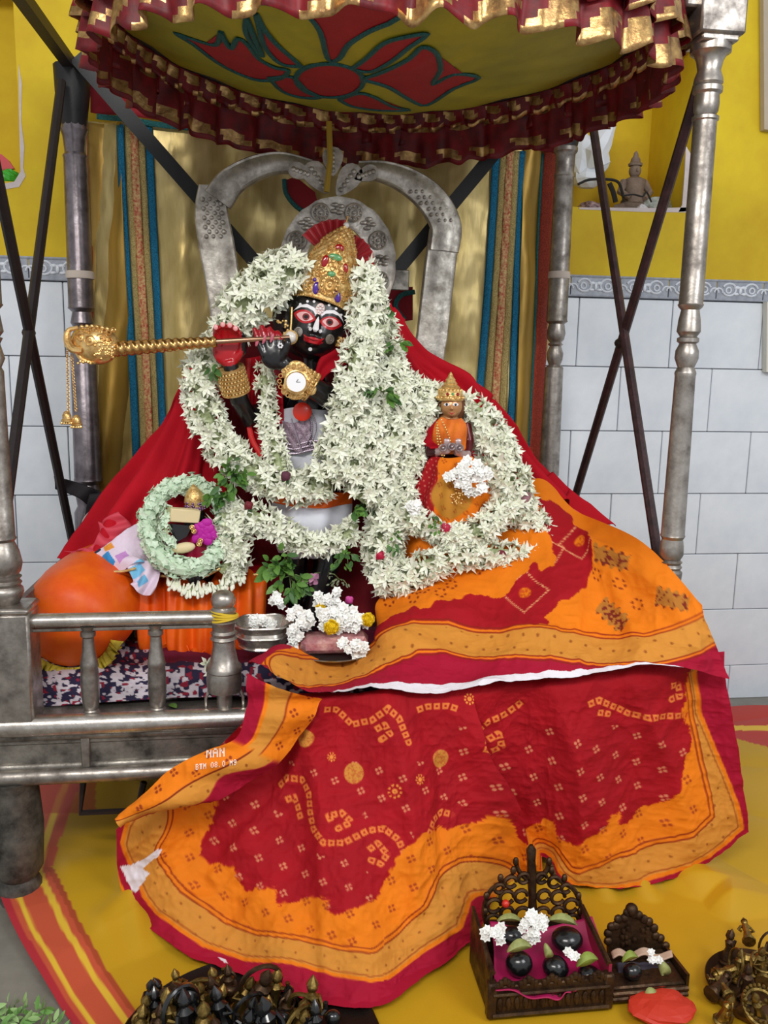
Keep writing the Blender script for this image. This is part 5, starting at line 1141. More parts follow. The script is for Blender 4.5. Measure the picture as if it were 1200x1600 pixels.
hd_.tube(smooth_path([P(128, 548, 1.78), P(112, 545, 1.78), P(105, 530, 1.78), (P(108, 516, 1.78)), P(122, 512, 1.78)]), [.006+.002*math.sin(i*.2) for i in range(25)], 8)
hd_.tube(smooth_path([P(120, 552, 1.79), P(130, 563, 1.79), P(150, 566, 1.79)]), .004, 6)
hd = hd_.build('beast_head', gold, fl); hb_ = bvh_of(hd)
b = MB()
for i in range(60):
    px_, py_ = 160+random.uniform(-12, 20), 545+random.uniform(-14, 16); q = hit(hb_, px_, py_, .0, 1.78)[0]; b.ball(q, .0028, 6, 4)
for i in range(9): b.ball(P(112+i*8, 514-4*math.sin(i*.45), 1.785), .0045, 8, 5)
for (x, y, r) in ((140, 532, 7), (126, 527, 5), (158, 528, 6), (170, 532, 5)): q = hit(hb_, x, y, .0, 1.78)[0]; b.torus(q, r*kf, .0016, (0, -1, .1), 14, 5); b.ball(q, r*kf*.5, 8, 6)
for i in range(7): b.torus(P(135+i*7, 516+random.uniform(-2, 4), 1.78), .0042, .0013, (random.uniform(-.4, .4), -1, 0), 10, 4)
for i in range(6): b.ball(P(122+i*4, 566+random.uniform(-2, 2), 1.788), .003, 6, 4)
b.build('beast_relief', gold, fl)
b = MB(); cx_ = 110
for i in range(34): b.torus(P(105+.06*i, 548+i*2.9, 1.79), .0026, .0008, (1, -.5, 0) if i % 2 else (-.3, -1, 0), 8, 4)
for i in range(34): b.torus(P(112+.2*i, 556+i*2.6, 1.79), .0022, .0008, (1, -.5, 0) if i % 2 else (-.3, -1, 0), 8, 4)
b.build('tassel_chain', gold, fl)
for x, y in ((104, 650), (119, 656)):
    b = MB(); q = P(x, y-8, 1.79); b.lathe(q, (0, 0, -1), [(0, .002), (.003, .006), (.009, .0085), (.016, .0085), (.018, .011), (.021, .011), (.022, .004)], 12)
    for i in range(5): b.ball(q+Vector(((i-2)*.0045, -.004, -.024)), .0032, 6, 4)
    b.build('tassel_bell', gold, fl)
# --- bracelets and watch
def cuff(name, c0, c1, r0, r1, label):
    root = thing(name, c0, label, 'bracelet'); b = MB(); n_ = 6; ax_ = (c1-c0)
    for i in range(n_+1):
        t_ = i/n_; b.torus(c0+ax_*t_, r0+(r1-r0)*t_, .0026, ax_, 26, 6)
    b.build('bangle_ring', gold, root)
    b = MB(); nseg = 26
    for i in range(nseg):
        for j in range(n_):
            th = 2*math.pi*(i+.5*(j % 2))/nseg; t_ = (j+.5)/n_; r = r0+(r1-r0)*t_; a_ = ax_.normalized(); u = (Vector((1, 0, 0))-a_*a_.x).normalized(); w_ = a_.cross(u); b.ball(c0+ax_*t_+(u*math.cos(th)+w_*math.sin(th))*(r+.001), .0027, 5, 4)
    b.build('bead_net', goldfil, root); b = MB(); b.tube([c0, c1], [r0-.003, r1-.003], 24); b.build('cuff_band', goldfil, root); return root
cuff('beaded_bracelet', P(369, 612, 1.845), P(359, 576, 1.828), .028, .028, 'beaded gold bangle stack on the raised wrist by the flute')
wc_ = cuff('wrist_cuff', P(488, 606, 1.80), P(455, 584, 1.80), .030, .026, 'broad gold cuff on the wrist below the idol chin')
wt_ = thing('wrist_watch', P(463, 597, 1.765), 'white-faced watch in a gold case on the idol wrist', 'watch')
q = P(463, 597, 1.760); dv = (CAM-q).normalized(); b = MB(); b.lathe(q-dv*.006, dv, [(0, .022), (.003, .0245), (.006, .0245), (.0075, .021), (.0076, .001)], 32); b.build('watch_case', gold, wt_)
b = MB(); b.lathe(q+dv*.0005, dv, [(0, .0200), (.0018, .0200), (.002, .0005)], 32); b.build('watch_dial', M('dial_white', 'F4F4F6', .35, coat=.4), wt_)
b = MB(); b.torus(q+dv*.0018, .0205, .0014, dv, 32, 6); b.build('watch_bezel', gold, wt_)
rt = dv.cross(Vector((0, 0, 1))).normalized(); up_ = rt.cross(dv).normalized()*-1 if rt.cross(dv).z < 0 else rt.cross(dv).normalized()
b = MB(); qq = q+dv*.0032; b.tube([qq, qq+rt*-.004+up_*.006], .0006, 4); b.tube([qq, qq+rt*-.008+up_*.0002], .0005, 4); b.build('watch_hand', M('ink_black', '101010', .5), wt_)
# flower ornaments by the watch (gold leaf corners)
b = MB(); [b.ball(P(x, y, 1.776), (rx_, .004, rz_), 14, 8, rot=Matrix.Rotation(a_, 3, 'Y')) for x, y, rx_, rz_, a_ in ((466, 574, .020, .013, .3), (480, 590, .013, .020, -.3), (484, 606, .013, .016, -.5), (464, 617, .018, .010, -.2), (448, 606, .010, .016, .4), (450, 582, .012, .014, .7))]; [b.torus(P(463+26*math.cos(i*.35), 596+25*math.sin(i*.35), 1.768), .004, .0011, (0, -1, 0), 8, 4) for i in range(18)]; b.build('gold_leaf_work', goldfil, wc_)
# --- clothes of the idol
vest = mat('silver_pink_brocade', 'B9A6B4', .4, .25, bump=1, bscale=400, var=.5, vscale=200, col2='7C5F74'); wsil = mat('white_satin', 'E4E6F2', .45, bump=.3, bscale=60, sheen=.3)
def wrap(name, rowsdef, m, label, cat, parent=None, disp=None, nu=50, nv=60, thick=.0015):
    o = sheet(name, rowsdef, nu, nv, m, parent, disp=disp, thick=thick)
    if label: tag(o, label, cat)
    return o
vo = wrap('brocade_vest', [[(440, 640, 1.885), (465, 636, 1.862), (495, 640, 1.860), (525, 640, 1.885)], [(437, 680, 1.885), (465, 680, 1.866), (495, 680, 1.866), (528, 675, 1.885)], [(440, 730, 1.885), (468, 735, 1.870), (500, 735, 1.870), (532, 725, 1.885)]], wsil, 'white satin bodice with silver pink brocade front on the dark idol', 'vest', disp=lambda px, py, u, v: .003*np.sin(px*.2+py*.05))
sheet('brocade_front', [[(437, 655, 1.880), (462, 660, 1.860), (485, 640, 1.857)], [(438, 675, 1.880), (462, 682, 1.862), (486, 676, 1.858)], [(440, 700, 1.880), (465, 706, 1.864), (490, 704, 1.860)]], 30, 30, vest, vo, disp=lambda px, py, u, v: .004+.002*np.sin(px*.4)*np.sin(py*.3), thick=.001)
b = MB()
for j in range(3):
    for i in range(30): b.ball(P(442+i*2.6, 692+j*7+3*math.sin(i*.25), 1.853+abs(i-15)*.0012), .003, 6, 4)
for i in range(40): b.ball(P(478+10*math.sin(i*.08)+(6 if i % 2 else 0), 640+i*1.4, 1.850), .0021, 5, 4)
for i in range(30): b.ball(P(455+i*.6, 655+i*1.8, 1.850), .0021, 5, 4)
b.build('silver_chain_belt', mat('dull_silver_chain', 'A79AA8', .35, .8), vo)
b = MB(); b.lathe(P(472, 643, 1.845), (0, -1, 0), [(0, .002), (.001, .018), (.006, .020), (.010, .013), (.011, .002)], 16); o = b.build('red_pendant', M('coral_red', 'D8301E', .35, coat=.2)); tag(o, 'round coral red pendant hanging below the watch', 'pendant')
rs = thing('red_neck_stole', P(440, 650, 1.87), 'red stole with bright border crossing the idol neck and hanging at left', 'stole')
sheet('stole_band', [[(545, 540, 1.88), (556, 560, 1.89)], [(518, 545, 1.862), (530, 575, 1.862)], [(500, 560, 1.862), (512, 585, 1.86)], [(492, 585, 1.865), (500, 600, 1.86)]], 30, 12, redcloth, rs, disp=lambda px, py, u, v: .003*np.sin(v*8), thick=.002)
sheet('stole_tail', [[(386, 560, 1.90), (408, 556, 1.90)], [(385, 620, 1.895), (402, 612, 1.89)], [(388, 680, 1.89), (408, 672, 1.885)], [(400, 730, 1.88), (420, 720, 1.88)]], 50, 16, redcloth, rs, disp=lambda px, py, u, v: .004*np.sin(v*7+u*3), thick=.002)
b = MB(); b.tube(smooth_path([P(388, 560, 1.885), P(386, 620, 1.88), P(392, 680, 1.872), P(410, 715, 1.865)]), .006, 8, flat=.5); b.build('bright_border', M('bright_red_satin', 'D41E1E', .35, sheen=.3), rs)
sheet('stole_tail', [[(425, 585, 1.88), (438, 585, 1.88)], [(430, 625, 1.875), (442, 622, 1.875)], [(432, 665, 1.875), (443, 660, 1.875)]], 30, 8, redcloth, rs, disp=lambda px, py, u, v: .003*np.sin(v*7+u*3), thick=.002)
dh = wrap('white_dhoti', [[(425, 780, 1.90), (460, 775, 1.865), (510, 775, 1.865), (550, 780, 1.90)], [(428, 815, 1.895), (460, 820, 1.855), (510, 820, 1.855), (548, 815, 1.895)], [(432, 840, 1.90), (462, 850, 1.862), (510, 846, 1.865), (545, 836, 1.90)], [(438, 862, 1.91), (466, 872, 1.88), (507, 868, 1.885), (540, 856, 1.91)]], wsil, 'white satin dhoti round the legs of the dark idol', 'garment', disp=lambda px, py, u, v: .004*np.sin(v*22+u*2)+.003*np.sin(u*9))
sheet('waist_sash', [[(400, 752, 1.895), (440, 766, 1.85), (500, 770, 1.85), (552, 768, 1.89)], [(404, 768, 1.895), (442, 788, 1.848), (500, 794, 1.846), (548, 786, 1.89)]], 14, 50, orange, dh, disp=lambda px, py, u, v: .004*np.sin(px*.15+py*.2)+.003, thick=.002)
# ================================================================== small seated consort
kd = S(1.84); YR = 1.84
rd = thing('small_gilt_idol', (P(705, 880, YR).x, YR, DZ+.036), 'small gilt idol with gold crown and orange dress seated in white garlands', 'idol')
dface = mat('painted_gilt', 'FFFFFF', .3, .35, vcol=True, coat=.2)
b = MB()
b.tube([P(702, 880, YR), P(702, 800, YR), P(700, 740, YR), P(699, 715, YR)], [.085, .062, .034, .028], 18, flat=.75)
b.tube([P(699, 722, YR), P(700, 690, YR), P(701, 662, YR), P(703, 648, YR), P(703, 640, YR)], [.030, .033, .037, .014, .012], 14, flat=.75)
b.ball(P(705, 634, YR-.008), (17*kd, .021, 19*kd), 16, 11); b.ball(P(706, 646, YR-.018), (8*kd, .010, 6*kd), 10, 7); b.tube([P(706, 632, YR-.027), P(706, 640, YR-.031)], [.002, .004], 8)
b.tube([P(680, 662, YR), P(670, 685, YR-.01), P(672, 708, YR-.03), P(695, 705, YR-.055)], [.015, .013, .012, .008], 10)
b.tube([P(726, 662, YR), P(732, 690, YR-.01), P(728, 712, YR-.03), P(712, 706, YR-.055)], [.015, .013, .012, .008], 10)
for sx, x0 in ((-1, 698), (1, 716)):
    b.ball(P(x0, 703, YR-.058), (.010, .006, .010), 10, 7)
    for i in range(4): b.tube([P(x0+sx*(i-1.5)*2.2, 700, YR-.060), P(x0+sx*(i-1.5)*2.6, 690, YR-.064), P(x0+sx*(i-1.5)*2.8, 684, YR-.062)], [.0025, .0023, .0015], 6)
    b.tube([P(x0-sx*6, 702, YR-.058), P(x0-sx*9, 694, YR-.062)], [.0028, .0018], 6)
def rcol(px, py, co, nn):
    c = np.ones((len(px), 3))*rgb('C08A5A'); c[py > 655] = rgb('5A1018'); c[(py > 668) & (co[:, 1] < YR-.035)] = rgb('B8A0A0'); c[(px < 680) & (py > 676)] = rgb('40181C'); return c
rbody = remeshed('body', b, .0024, dface, rd, 2, rcol); rbv = bvh_of(rbody)
patch.res = 2.5
for sx in (-1, 1):
    e = patch('eye', rbv, ell(705+sx*7, 632, 4.6, 2.5, 0, 14), white_p, rd, .0008); patch('pupil', rbv, ell(705+sx*7, 632, 1.8, 2.4, 0, 10), M.d['pupil'], e, .0014)
    patch('eyebrow', rbv, [(705+sx*2, 627), (705+sx*7, 624.5), (705+sx*13, 627), (705+sx*7, 626)], M.d['pupil'], rd, .0008)
patch('mouth', rbv, [(701, 644), (706, 645.5), (711, 644), (706, 648)], red_p, rd, .0009); patch('forehead_mark', rbv, ell(705, 625.5, 1.6, 2.2, 0, 8), red_p, rd, .0009)
patch.res = 7
b = MB(); c_ = P(703, 624, YR-.004); b.lathe(c_+Vector((0, 0, -.002)), (0, 0, 1), [(0, .0285), (.004, .030), (.008, .028), (.010, .029), (.020, .026), (.026, .020), (.028, .021), (.034, .014), (.036, .015), (.042, .010), (.044, .011), (.050, .006), (.056, .004), (.060, .001)], 24)
for i in range(18):
    a = 2*math.pi*i/18; b.ball(c_+Vector((math.cos(a)*.0295, math.sin(a)*.0295, .004)), .0032, 6, 4); b.ball(c_+Vector((math.cos(a)*.024, math.sin(a)*.024, .018)), (.0035, .0035, .0055), 6, 4)
cw = b.build('crown', goldfil, rd)
for i in (-1, 0, 1): b = MB(); b.ball(c_+Vector((i*.011, -.027, .012)), .0036, 8, 6); b.build('gem', gr_ if i else gg, cw)
b = MB(); b.ball(P(705, 636, YR+.012), (24*kd, .022, 26*kd), 14, 10); b.build('hair', M('gold_brown_hair', '6A3A1C', .6), rd)
om = mat('orange_printed_cotton', 'E87A14', .7, bump=.25, bscale=300, var=.15, vscale=30, col2='C85A10'); tn = mat('tan_cotton', 'C08232', .75, bump=.3, bscale=200, var=.2, vscale=30)
dr = sheet('orange_bodice', [[(690, 652, YR-.030), (706, 656, YR-.040), (722, 653, YR-.030)], [(672, 672, YR-.030), (704, 674, YR-.050), (730, 672, YR-.030)], [(682, 706, YR-.030), (704, 710, YR-.048), (728, 704, YR-.030)]], 30, 40, om, rd, disp=lambda px, py, u, v: .002*np.sin(px*.3+py*.1), thick=.0015)
sheet('red_sleeve', [[(686, 656, YR-.03), (676, 668, YR-.02)], [(676, 682, YR-.038), (664, 688, YR-.02)], [(690, 700, YR-.045), (668, 702, YR-.03)]], 20, 12, redcloth, rd, disp=lambda px, py, u, v: .004+.002*np.sin(u*12), thick=.0015)
for pts in ([(682, 656), (686, 680), (694, 712)], [(688, 652), (700, 678), (706, 700)], [(682, 664), (684, 690), (692, 716)]): beads('gold_chain', pts, .0022, goldfil, rd, None, step=4.4, Y=YR-.056)
def skc(px, py, U, V):
    c = np.ones(px.shape+(3,))*rgb('EC7C14'); c = mixc(c, ((V < .28+.1*U) & (U < .5))*1.0, rgb('A8141E'))
    c = mixc(c, ss((30-np.hypot((px-705)*1.0, (py-775)*.8))/3), rgb('C2852E')); c = mixc(c, motif4(px, py, 17, 1.3, 2.6, 15, 3)*(V > .2), rgb('8C3010'), .6); c = mixc(c, ((V < .28) & (U < .5))*motif4(px, py, 7, 1., .1, 20), rgb('F09A80'), .8); return c
sheet('printed_skirt', [[(676, 712, YR-.030), (700, 716, YR-.062), (735, 712, YR-.030)], [(656, 745, YR-.03), (702, 752, YR-.085), (765, 745, YR-.02)], [(640, 800, YR-.02), (700, 815, YR-.085), (790, 800, YR-.01)], [(615, 860, YR+.01), (700, 885, YR-.075), (825, 865, YR+.02)], [(600, 905, YR+.02), (700, 930, YR-.06), (850, 900, YR+.03)]], 110, 130, saric, rd, disp=lambda px, py, u, v: .006*np.sin(v*26+u*3)*np.clip(u*2, 0, 1)+.004*np.sin(u*20), colf=skc, thick=.0015)
b = MB()
for i in range(26): a = random.uniform(0, 6.28); r = 14*math.sqrt(random.random()); b.ball(P(714+r*math.cos(a)*.7, 777+r*math.sin(a), YR-.096), .0022, 6, 4)
b.build('skirt_brooch', goldfil, rd)
# silver jewel ornaments in front of her hands
b = MB()
for x, y in ((692, 700), (706, 698), (718, 700)): b.torus(P(x, y, YR-.068), .007, .002, (0, -1, 0), 14, 5); b.ball(P(x, y, YR-.068), .004, 8, 6)
b.build('silver_bangle', M('dull_silver', 'A89A9C', .35, .8), rd)
# ================================================================== small figure inside the green ring
sf = thing('small_crowned_figure', (P(295, 870, 1.86).x, 1.87, DZ+.05), 'tiny dark figure with gold and purple crown inside the pale green ring', 'idol')
ks = S(1.86); b = MB()
b.tube([P(300, 905, 1.88), P(300, 870, 1.88), P(300, 840, 1.87), P(302, 815, 1.87)], [.055, .045, .032, .018], 14, flat=.8); b.ball(P(304, 806, 1.865), (16*ks, .02, 18*ks), 14, 10)
b.tube([P(290, 835, 1.86), P(276, 850, 1.84), P(290, 868, 1.82)], [.013, .012, .008], 8); b.tube([P(315, 835, 1.86), P(326, 850, 1.84), P(310, 868, 1.82)], [.013, .012, .008], 8)
b.build('body', blackstone, sf)
b = MB(); b.lathe(P(305, 797, 1.855), (-.05, 0, 1), [(0, .020), (.004, .021), (.012, .020), (.020, .022), (.032, .0195), (.044, .013), (.052, .005), (.056, .001)], 20, 0); cwo = b.build('crown', goldfil, sf)
b = MB()
for i in range(60): a = random.uniform(math.pi, 2*math.pi); h_ = random.uniform(0, .018); q = P(305, 797, 1.855)+Vector((math.cos(a)*.021, math.sin(a)*.021, h_)); b.ball(q, .0026, 6, 4)
b.build('purple_bead_band', mat('purple_beads', '5A3A5E', .3, .5), cwo)
sheet('magenta_cloth', [[(285, 835, 1.83), (305, 830, 1.82), (328, 825, 1.83)], [(275, 860, 1.82), (300, 860, 1.805), (330, 850, 1.82)], [(268, 885, 1.82), (298, 895, 1.81), (330, 880, 1.82)]], 24, 24, mat('magenta_red_cloth', 'A80838', .6), sf, disp=lambda px, py, u, v: .004*np.sin(v*14+u*3), thick=.002)
def blockpx(name, px, py, w_, h_, d_, Y, m, ang, label, cat, rnd=.004, yaw=0):
    b = MB(); kk = S(Y); b.box((0, 0, 0), (w_*kk, d_, h_*kk), bev=rnd); R = Matrix.Rotation(math.radians(ang), 3, 'Y') @ Matrix.Rotation(math.radians(yaw), 3, 'Z'); c = P(px, py, Y); b.v = [tuple(c+R @ Vector(v)) for v in b.v]
    o = b.build(name, m); tag(o, label, cat); return o
cream = mat('cream_sweet', 'E4D2A4', .6, bump=.2, bscale=60, sss=.1)
blockpx('cream_block', 288, 805, 44, 20, .022, 1.80, cream, 8, 'rectangular cream sweet block held across the tiny crowned figure', 'sweet', .002, 18)
b = MB(); b.ball(P(287, 856, 1.79), (17*ks, .010, 8*ks), 16, 9, rot=Matrix.Rotation(math.radians(-10), 3, 'Y')); tag(b.build('cream_oval', cream), 'oval cream sweet lying below the dark wedge in the ring', 'sweet')
b = MB(); b.plate([P(264, 818, 1.80), P(300, 822, 1.80), P(292, 838, 1.80), P(272, 850, 1.80)], (.004, .022, 0)); tag(b.build('dark_wedge', blackstone, smooth=False), 'dark wedge-shaped stone piece under the cream block', 'stone')
mp = mat('magenta_petal', 'B8109A', .6, bump=.3)
mf = thing('magenta_flower', P(319, 832, 1.80), 'bright magenta blossom inside the pale green garland ring', 'flower')
for i in range(14):
    a = i*2.4; r = .004+.0011*i; b = MB(); c = P(319, 832, 1.795)+Vector((math.cos(a)*r, 0, math.sin(a)*r*1.3)); b.ball(c, (.010, .004, .013), 8, 5, rot=Matrix.Rotation(a, 3, 'Y')); b.build('petal', mp, mf)
b = MB()
for x, y in ((303, 830), (311, 850), (300, 824), (313, 845)): b.torus(P(x, y, 1.785), .0042, .0016, (0, -1, 0), 10, 5); b.ball(P(x, y, 1.785), .0025, 6, 4)
tag(b.build('gold_trinket', gold), 'tiny gold ring trinkets beside the magenta blossom', 'jewellery')
b = MB(); b.tube(smooth_path([P(322, 900, 1.80), P(335, 893, 1.79), P(344, 888, 1.79)]), .006, 8, flat=.5); tag(b.build('gold_ribbon', goldfil), 'short gold ribbon below the green garland ring', 'ribbon')
# ================================================================== FLOWERS AND LEAVES
def petal(b, L, W, a, lift, curl, mi=0, z0=0.0, seg=2):
    """pointed petal leaving the axis at height z0 in direction a"""
    ca, sa = math.cos(a), math.sin(a); pts = []
    for i, (f, w_) in enumerate(((0, .35), (.5, 1.0), (1, 0))):
        r = L*f; z = z0+lift*f*L-curl*f*f*L
        if w_ > 0:
            for s_ in (-1, 1): pts.append((ca*r-sa*W/2*w_*s_, sa*r+ca*W/2*w_*s_, z+.12*W))
            
        else: pts.append((ca*r, sa*r, z))
    mid = (ca*L*.5, sa*L*.5, z0+lift*.5*L-curl*.25*L-.10*W)
    n = len(b.v); b.v.extend(pts); b.v.append(mid)
    b.f += [(n, n+1, n+5), (n+1, n+3, n+5), (n+2, n, n+5), (n+3, n+4, n+5), (n+4, n+2, n+5)]; b.m += [mi]*5
def tuberose(name, L=.020, R=.0145, seed=0):
    rr = random.Random(seed); b = MB()
    b.tube([(0, 0, -L), (.0006, 0, -L*.5), (0, 0, 0)], [.0018, .0022, .0036], 6, 1, cap=False)
    for i in range(6): petal(b, R*rr.uniform(.85, 1.25), R*.46, i*math.pi/3+rr.uniform(-.2, .2), rr.uniform(.5, 1.2), rr.uniform(.1, .7), 0, -.0005)
    for i in range(3): petal(b, R*.5, R*.34, i*2.1+.5, 1.3, .2, 0, .0)
    return b.mesh(name, True, [flowerm, budm])
def budmesh(name, L=.028):
    b = MB(); b.tube([(0, 0, -L*.6), (0, 0, -L*.2), (0, 0, L*.15), (0, 0, L*.35), (0, 0, L*.42)], [.0016, .0022, .0042, .003, .0006], 6, 0); return b.mesh(name, True, [flowerm])
def minted(name, R=.0075, seed=0):
    rr = random.Random(seed); b = MB(); b.tube([(0, 0, -.012), (0, 0, 0)], [.0012, .002], 5, 0, cap=False)
    for i in range(5): petal(b, R*rr.uniform(.8, 1.1), R*.75, i*1.257+rr.uniform(-.2, .2), .5, .2, 0)
    return b.mesh(name, True, [mintm])
def jasmine(name, R=.014, m=None, seed=0):
    rr = random.Random(seed); b = MB(); b.tube([(0, 0, -.010), (0, 0, 0)], [.0012, .002], 5, 0, cap=False)
    for i in range(7): petal(b, R*rr.uniform(.8, 1.0), R*.85, i*2*math.pi/7+rr.uniform(-.1, .1), .35, .15, 0)
    for i in range(5): petal(b, R*.55, R*.4, i*1.257, 1.0, .2, 0, .001)
    return b.mesh(name, True, [m or whitem])
TUB = [tuberose('flower', seed=i, L=.018+.002*i, R=.0150+.0008*i) for i in range(4)]; BUD = [budmesh('bud'), budmesh('bud', .024)]
MNT = [minted('small_flower', seed=i) for i in range(3)]; JAS = [jasmine('flower', seed=i) for i in range(2)]
def joined(name, items, mats, parent):
    V_, F_, I_ = [], [], []; off = 0
    for me, M4 in items:
        n = len(me.vertices); co = np.empty(n*3); me.vertices.foreach_get('co', co); co = co.reshape(-1, 3); A = np.array(M4); V_.append(co @ A[:3, :3].T + A[:3, 3])
        F_ += [tuple(off+i for i in p.vertices) for p in me.polygons]; I_ += [p.material_index for p in me.polygons]; off += n
    m = bpy.data.meshes.new(name); m.from_pydata(np.vstack(V_).tolist(), [], F_); [m.materials.append(x) for x in mats]; m.polygons.foreach_set('material_index', I_); m.polygons.foreach_set('use_smooth', [True]*len(F_)); m.update()
    o = link_mesh(name, m, parent); o['kind'] = 'stuff'; return o
def garland(name, path, rpx, n, label, meshes, group=None, spread=110, core=corem, corek=.48, size=1.0, buds=.12, lean=.35, nm='flower', seed=0, down=0.0):
    """path of (px, py, depth); flowers strung round it, heads outwards"""
    rr = random.Random(seed+11); sp = smooth_path(path, 10); w_ = [Vector(P(x, y, Y)) for x, y, Y in sp]
    if not hasattr(rpx, '__len__'): rpx = [rpx]*len(path)
    rs_ = np.interp(np.linspace(0, 1, len(w_)), np.linspace(0, 1, len(rpx)), rpx); rs_ = [r*S(1.85) for r in rs_]
    cum = [0]
    for i in range(1, len(w_)): cum.append(cum[-1]+(w_[i]-w_[i-1]).length*(rs_[i]+rs_[i-1]))
    root = thing(name, w_[0], label, 'garland', group)
    b = MB(); b.tube(w_, [r*corek for r in rs_], 8); b.build('garland_core', core, root)
    order = list(range(n)); rr.shuffle(order); extra = []
    for cnt, q in enumerate(order):
        t_ = (q+rr.random())/n*cum[-1]; i = min(max(int(np.searchsorted(cum, t_)), 1), len(w_)-1); f = (t_-cum[i-1])/max(1e-9, cum[i]-cum[i-1])
        p = w_[i-1].lerp(w_[i], f); r = rs_[i]; tg = (w_[i]-w_[i-1]).normalized(); cv = (CAM-p).normalized(); cv = (cv-tg*cv.dot(tg)).normalized(); sd = tg.cross(cv)
        a = math.radians(rr.uniform(-spread, spread)); dr_ = cv*math.cos(a)+sd*math.sin(a); dv = (dr_+tg*rr.uniform(-lean, lean)+Vector((rr.uniform(-.25, .25), rr.uniform(-.25, .25), rr.uniform(-.25, .25)-down))).normalized()
        isb = rr.random() < buds and meshes is TUB; me = rr.choice(BUD if isb else meshes)
        M4 = frame(p+dr_*r*rr.uniform(.62, .98), dv, rr.uniform(0, 6.28), size*rr.uniform(.88, 1.15))
        if cnt < 270: inst('bud' if isb else nm, me, root, M4)
        else: extra.append((me if not isb else meshes[0], M4))
    if extra: joined('flower_mass', extra, list(meshes[0].materials), root)
    return root
T = TUB
garland('tuberose_garland', [(468, 415, 1.89), (442, 432, 1.88), (416, 450, 1.875), (390, 472, 1.87), (368, 496, 1.87), (350, 530, 1.875), (322, 560, 1.87), (313, 600, 1.865), (322, 650, 1.86), (345, 695, 1.855), (378, 728, 1.85), (420, 752, 1.84), (470, 762, 1.83), (515, 752, 1.82)], [36, 38, 38, 36, 32, 24, 24, 26, 26, 26, 24, 24, 25, 24], 480, 'thick white tuberose garland looping from the crown down past the raised hand', T, seed=1)
garland('tuberose_garland', [(565, 420, 1.87), (574, 455, 1.85), (576, 490, 1.835), (572, 530, 1.82), (560, 570, 1.80), (548, 615, 1.795), (540, 660, 1.80), (528, 705, 1.805), (505, 745, 1.81)], [18, 24, 27, 29, 28, 28, 28, 30, 28], 340, 'white tuberose garland falling beside the right of the painted face', T, seed=2)
garland('tuberose_garland', [(595, 500, 1.89), (606, 545, 1.87), (618, 590, 1.85), (630, 630, 1.84), (620, 675, 1.83), (600, 715, 1.82), (585, 750, 1.815), (560, 780, 1.81)], [16, 20, 22, 27, 30, 32, 30, 24], 330, 'white tuberose garland from the right shoulder with green leaves in it', T, seed=3)
garland('tuberose_garland', [(590, 575, 1.85), (582, 625, 1.83), (578, 670, 1.815), (560, 710, 1.805), (540, 745, 1.80)], [18, 26, 30, 30, 26], 190, 'short dense white garland strand filling the bend beside the chest', T, seed=4)
garland('thin_garland', [(418, 560, 1.855), (413, 590, 1.85), (415, 630, 1.845), (422, 665, 1.845), (430, 700, 1.84), (436, 735, 1.83)], [10, 12, 13, 14, 15, 15], 90, 'thin white garland hanging straight down left of the watch', T, size=.85, seed=5)
garland('lower_garland', [(352, 800, 1.84), (385, 805, 1.83), (420, 818, 1.825), (455, 838, 1.82), (485, 852, 1.815), (515, 850, 1.815), (540, 838, 1.82), (556, 818, 1.83)], [16, 19, 21, 19, 16, 15, 16, 14], 130, 'white flower swag hanging across the white dhoti', T, seed=6)
garland('tuberose_bunch', [(350, 800, 1.83), (362, 835, 1.82), (366, 870, 1.81), (345, 895, 1.80)], [18, 26, 24, 18], 80, 'loose bunch of white tuberoses against the right side of the green ring', T, seed=7, down=.3)
garland('flower_row', [(262, 912, 1.79), (290, 920, 1.78), (325, 922, 1.78), (362, 910, 1.79), (378, 898, 1.80)], [7, 8, 9, 10, 9], 46, 'row of white buds hanging below the green ring onto orange satin', BUD, size=1.0, seed=8, down=1.2, nm='bud', spread=60)
# consort garlands
garland('consort_garland', [(690, 612, 1.87), (668, 630, 1.86), (655, 660, 1.85), (645, 695, 1.84), (636, 735, 1.83), (620, 775, 1.82), (606, 820, 1.81), (598, 860, 1.80), (606, 900, 1.79)], [15, 19, 22, 24, 24, 28, 30, 30, 26], 380, 'white garland falling down the left side of the small gilt idol', T, seed=9)
garland('consort_garland', [(725, 620, 1.87), (745, 645, 1.86), (762, 675, 1.85), (778, 710, 1.84), (790, 745, 1.83), (800, 785, 1.83), (825, 815, 1.83), (843, 845, 1.82), (850, 872, 1.81)], [14, 22, 28, 33, 36, 32, 27, 26, 22], 380, 'broad white garland down the right side of the small gilt idol', T, seed=10)
garland('consort_swag', [(622, 800, 1.79), (650, 812, 1.775), (680, 826, 1.77), (712, 838, 1.765), (742, 832, 1.765), (768, 815, 1.77), (790, 790, 1.785)], [18, 18, 18, 18, 19, 20, 20], 170, 'white garland swag across the orange printed skirt', T, seed=11)
garland('consort_swag', [(588, 905, 1.79), (625, 908, 1.775), (660, 888, 1.765), (700, 872, 1.76), (745, 866, 1.76), (790, 866, 1.765), (830, 872, 1.775), (862, 868, 1.79)], [22, 22, 22, 20, 18, 17, 18, 17], 200, 'lowest white garland swag along the edge of the orange lap cloth', T, seed=12)
garland('shoulder_garland', [(640, 600, 1.88), (660, 612, 1.875), (676, 640, 1.87)], [14, 18, 14], 50, 'small white garland piece beside the head of the gilt idol', T, seed=13)
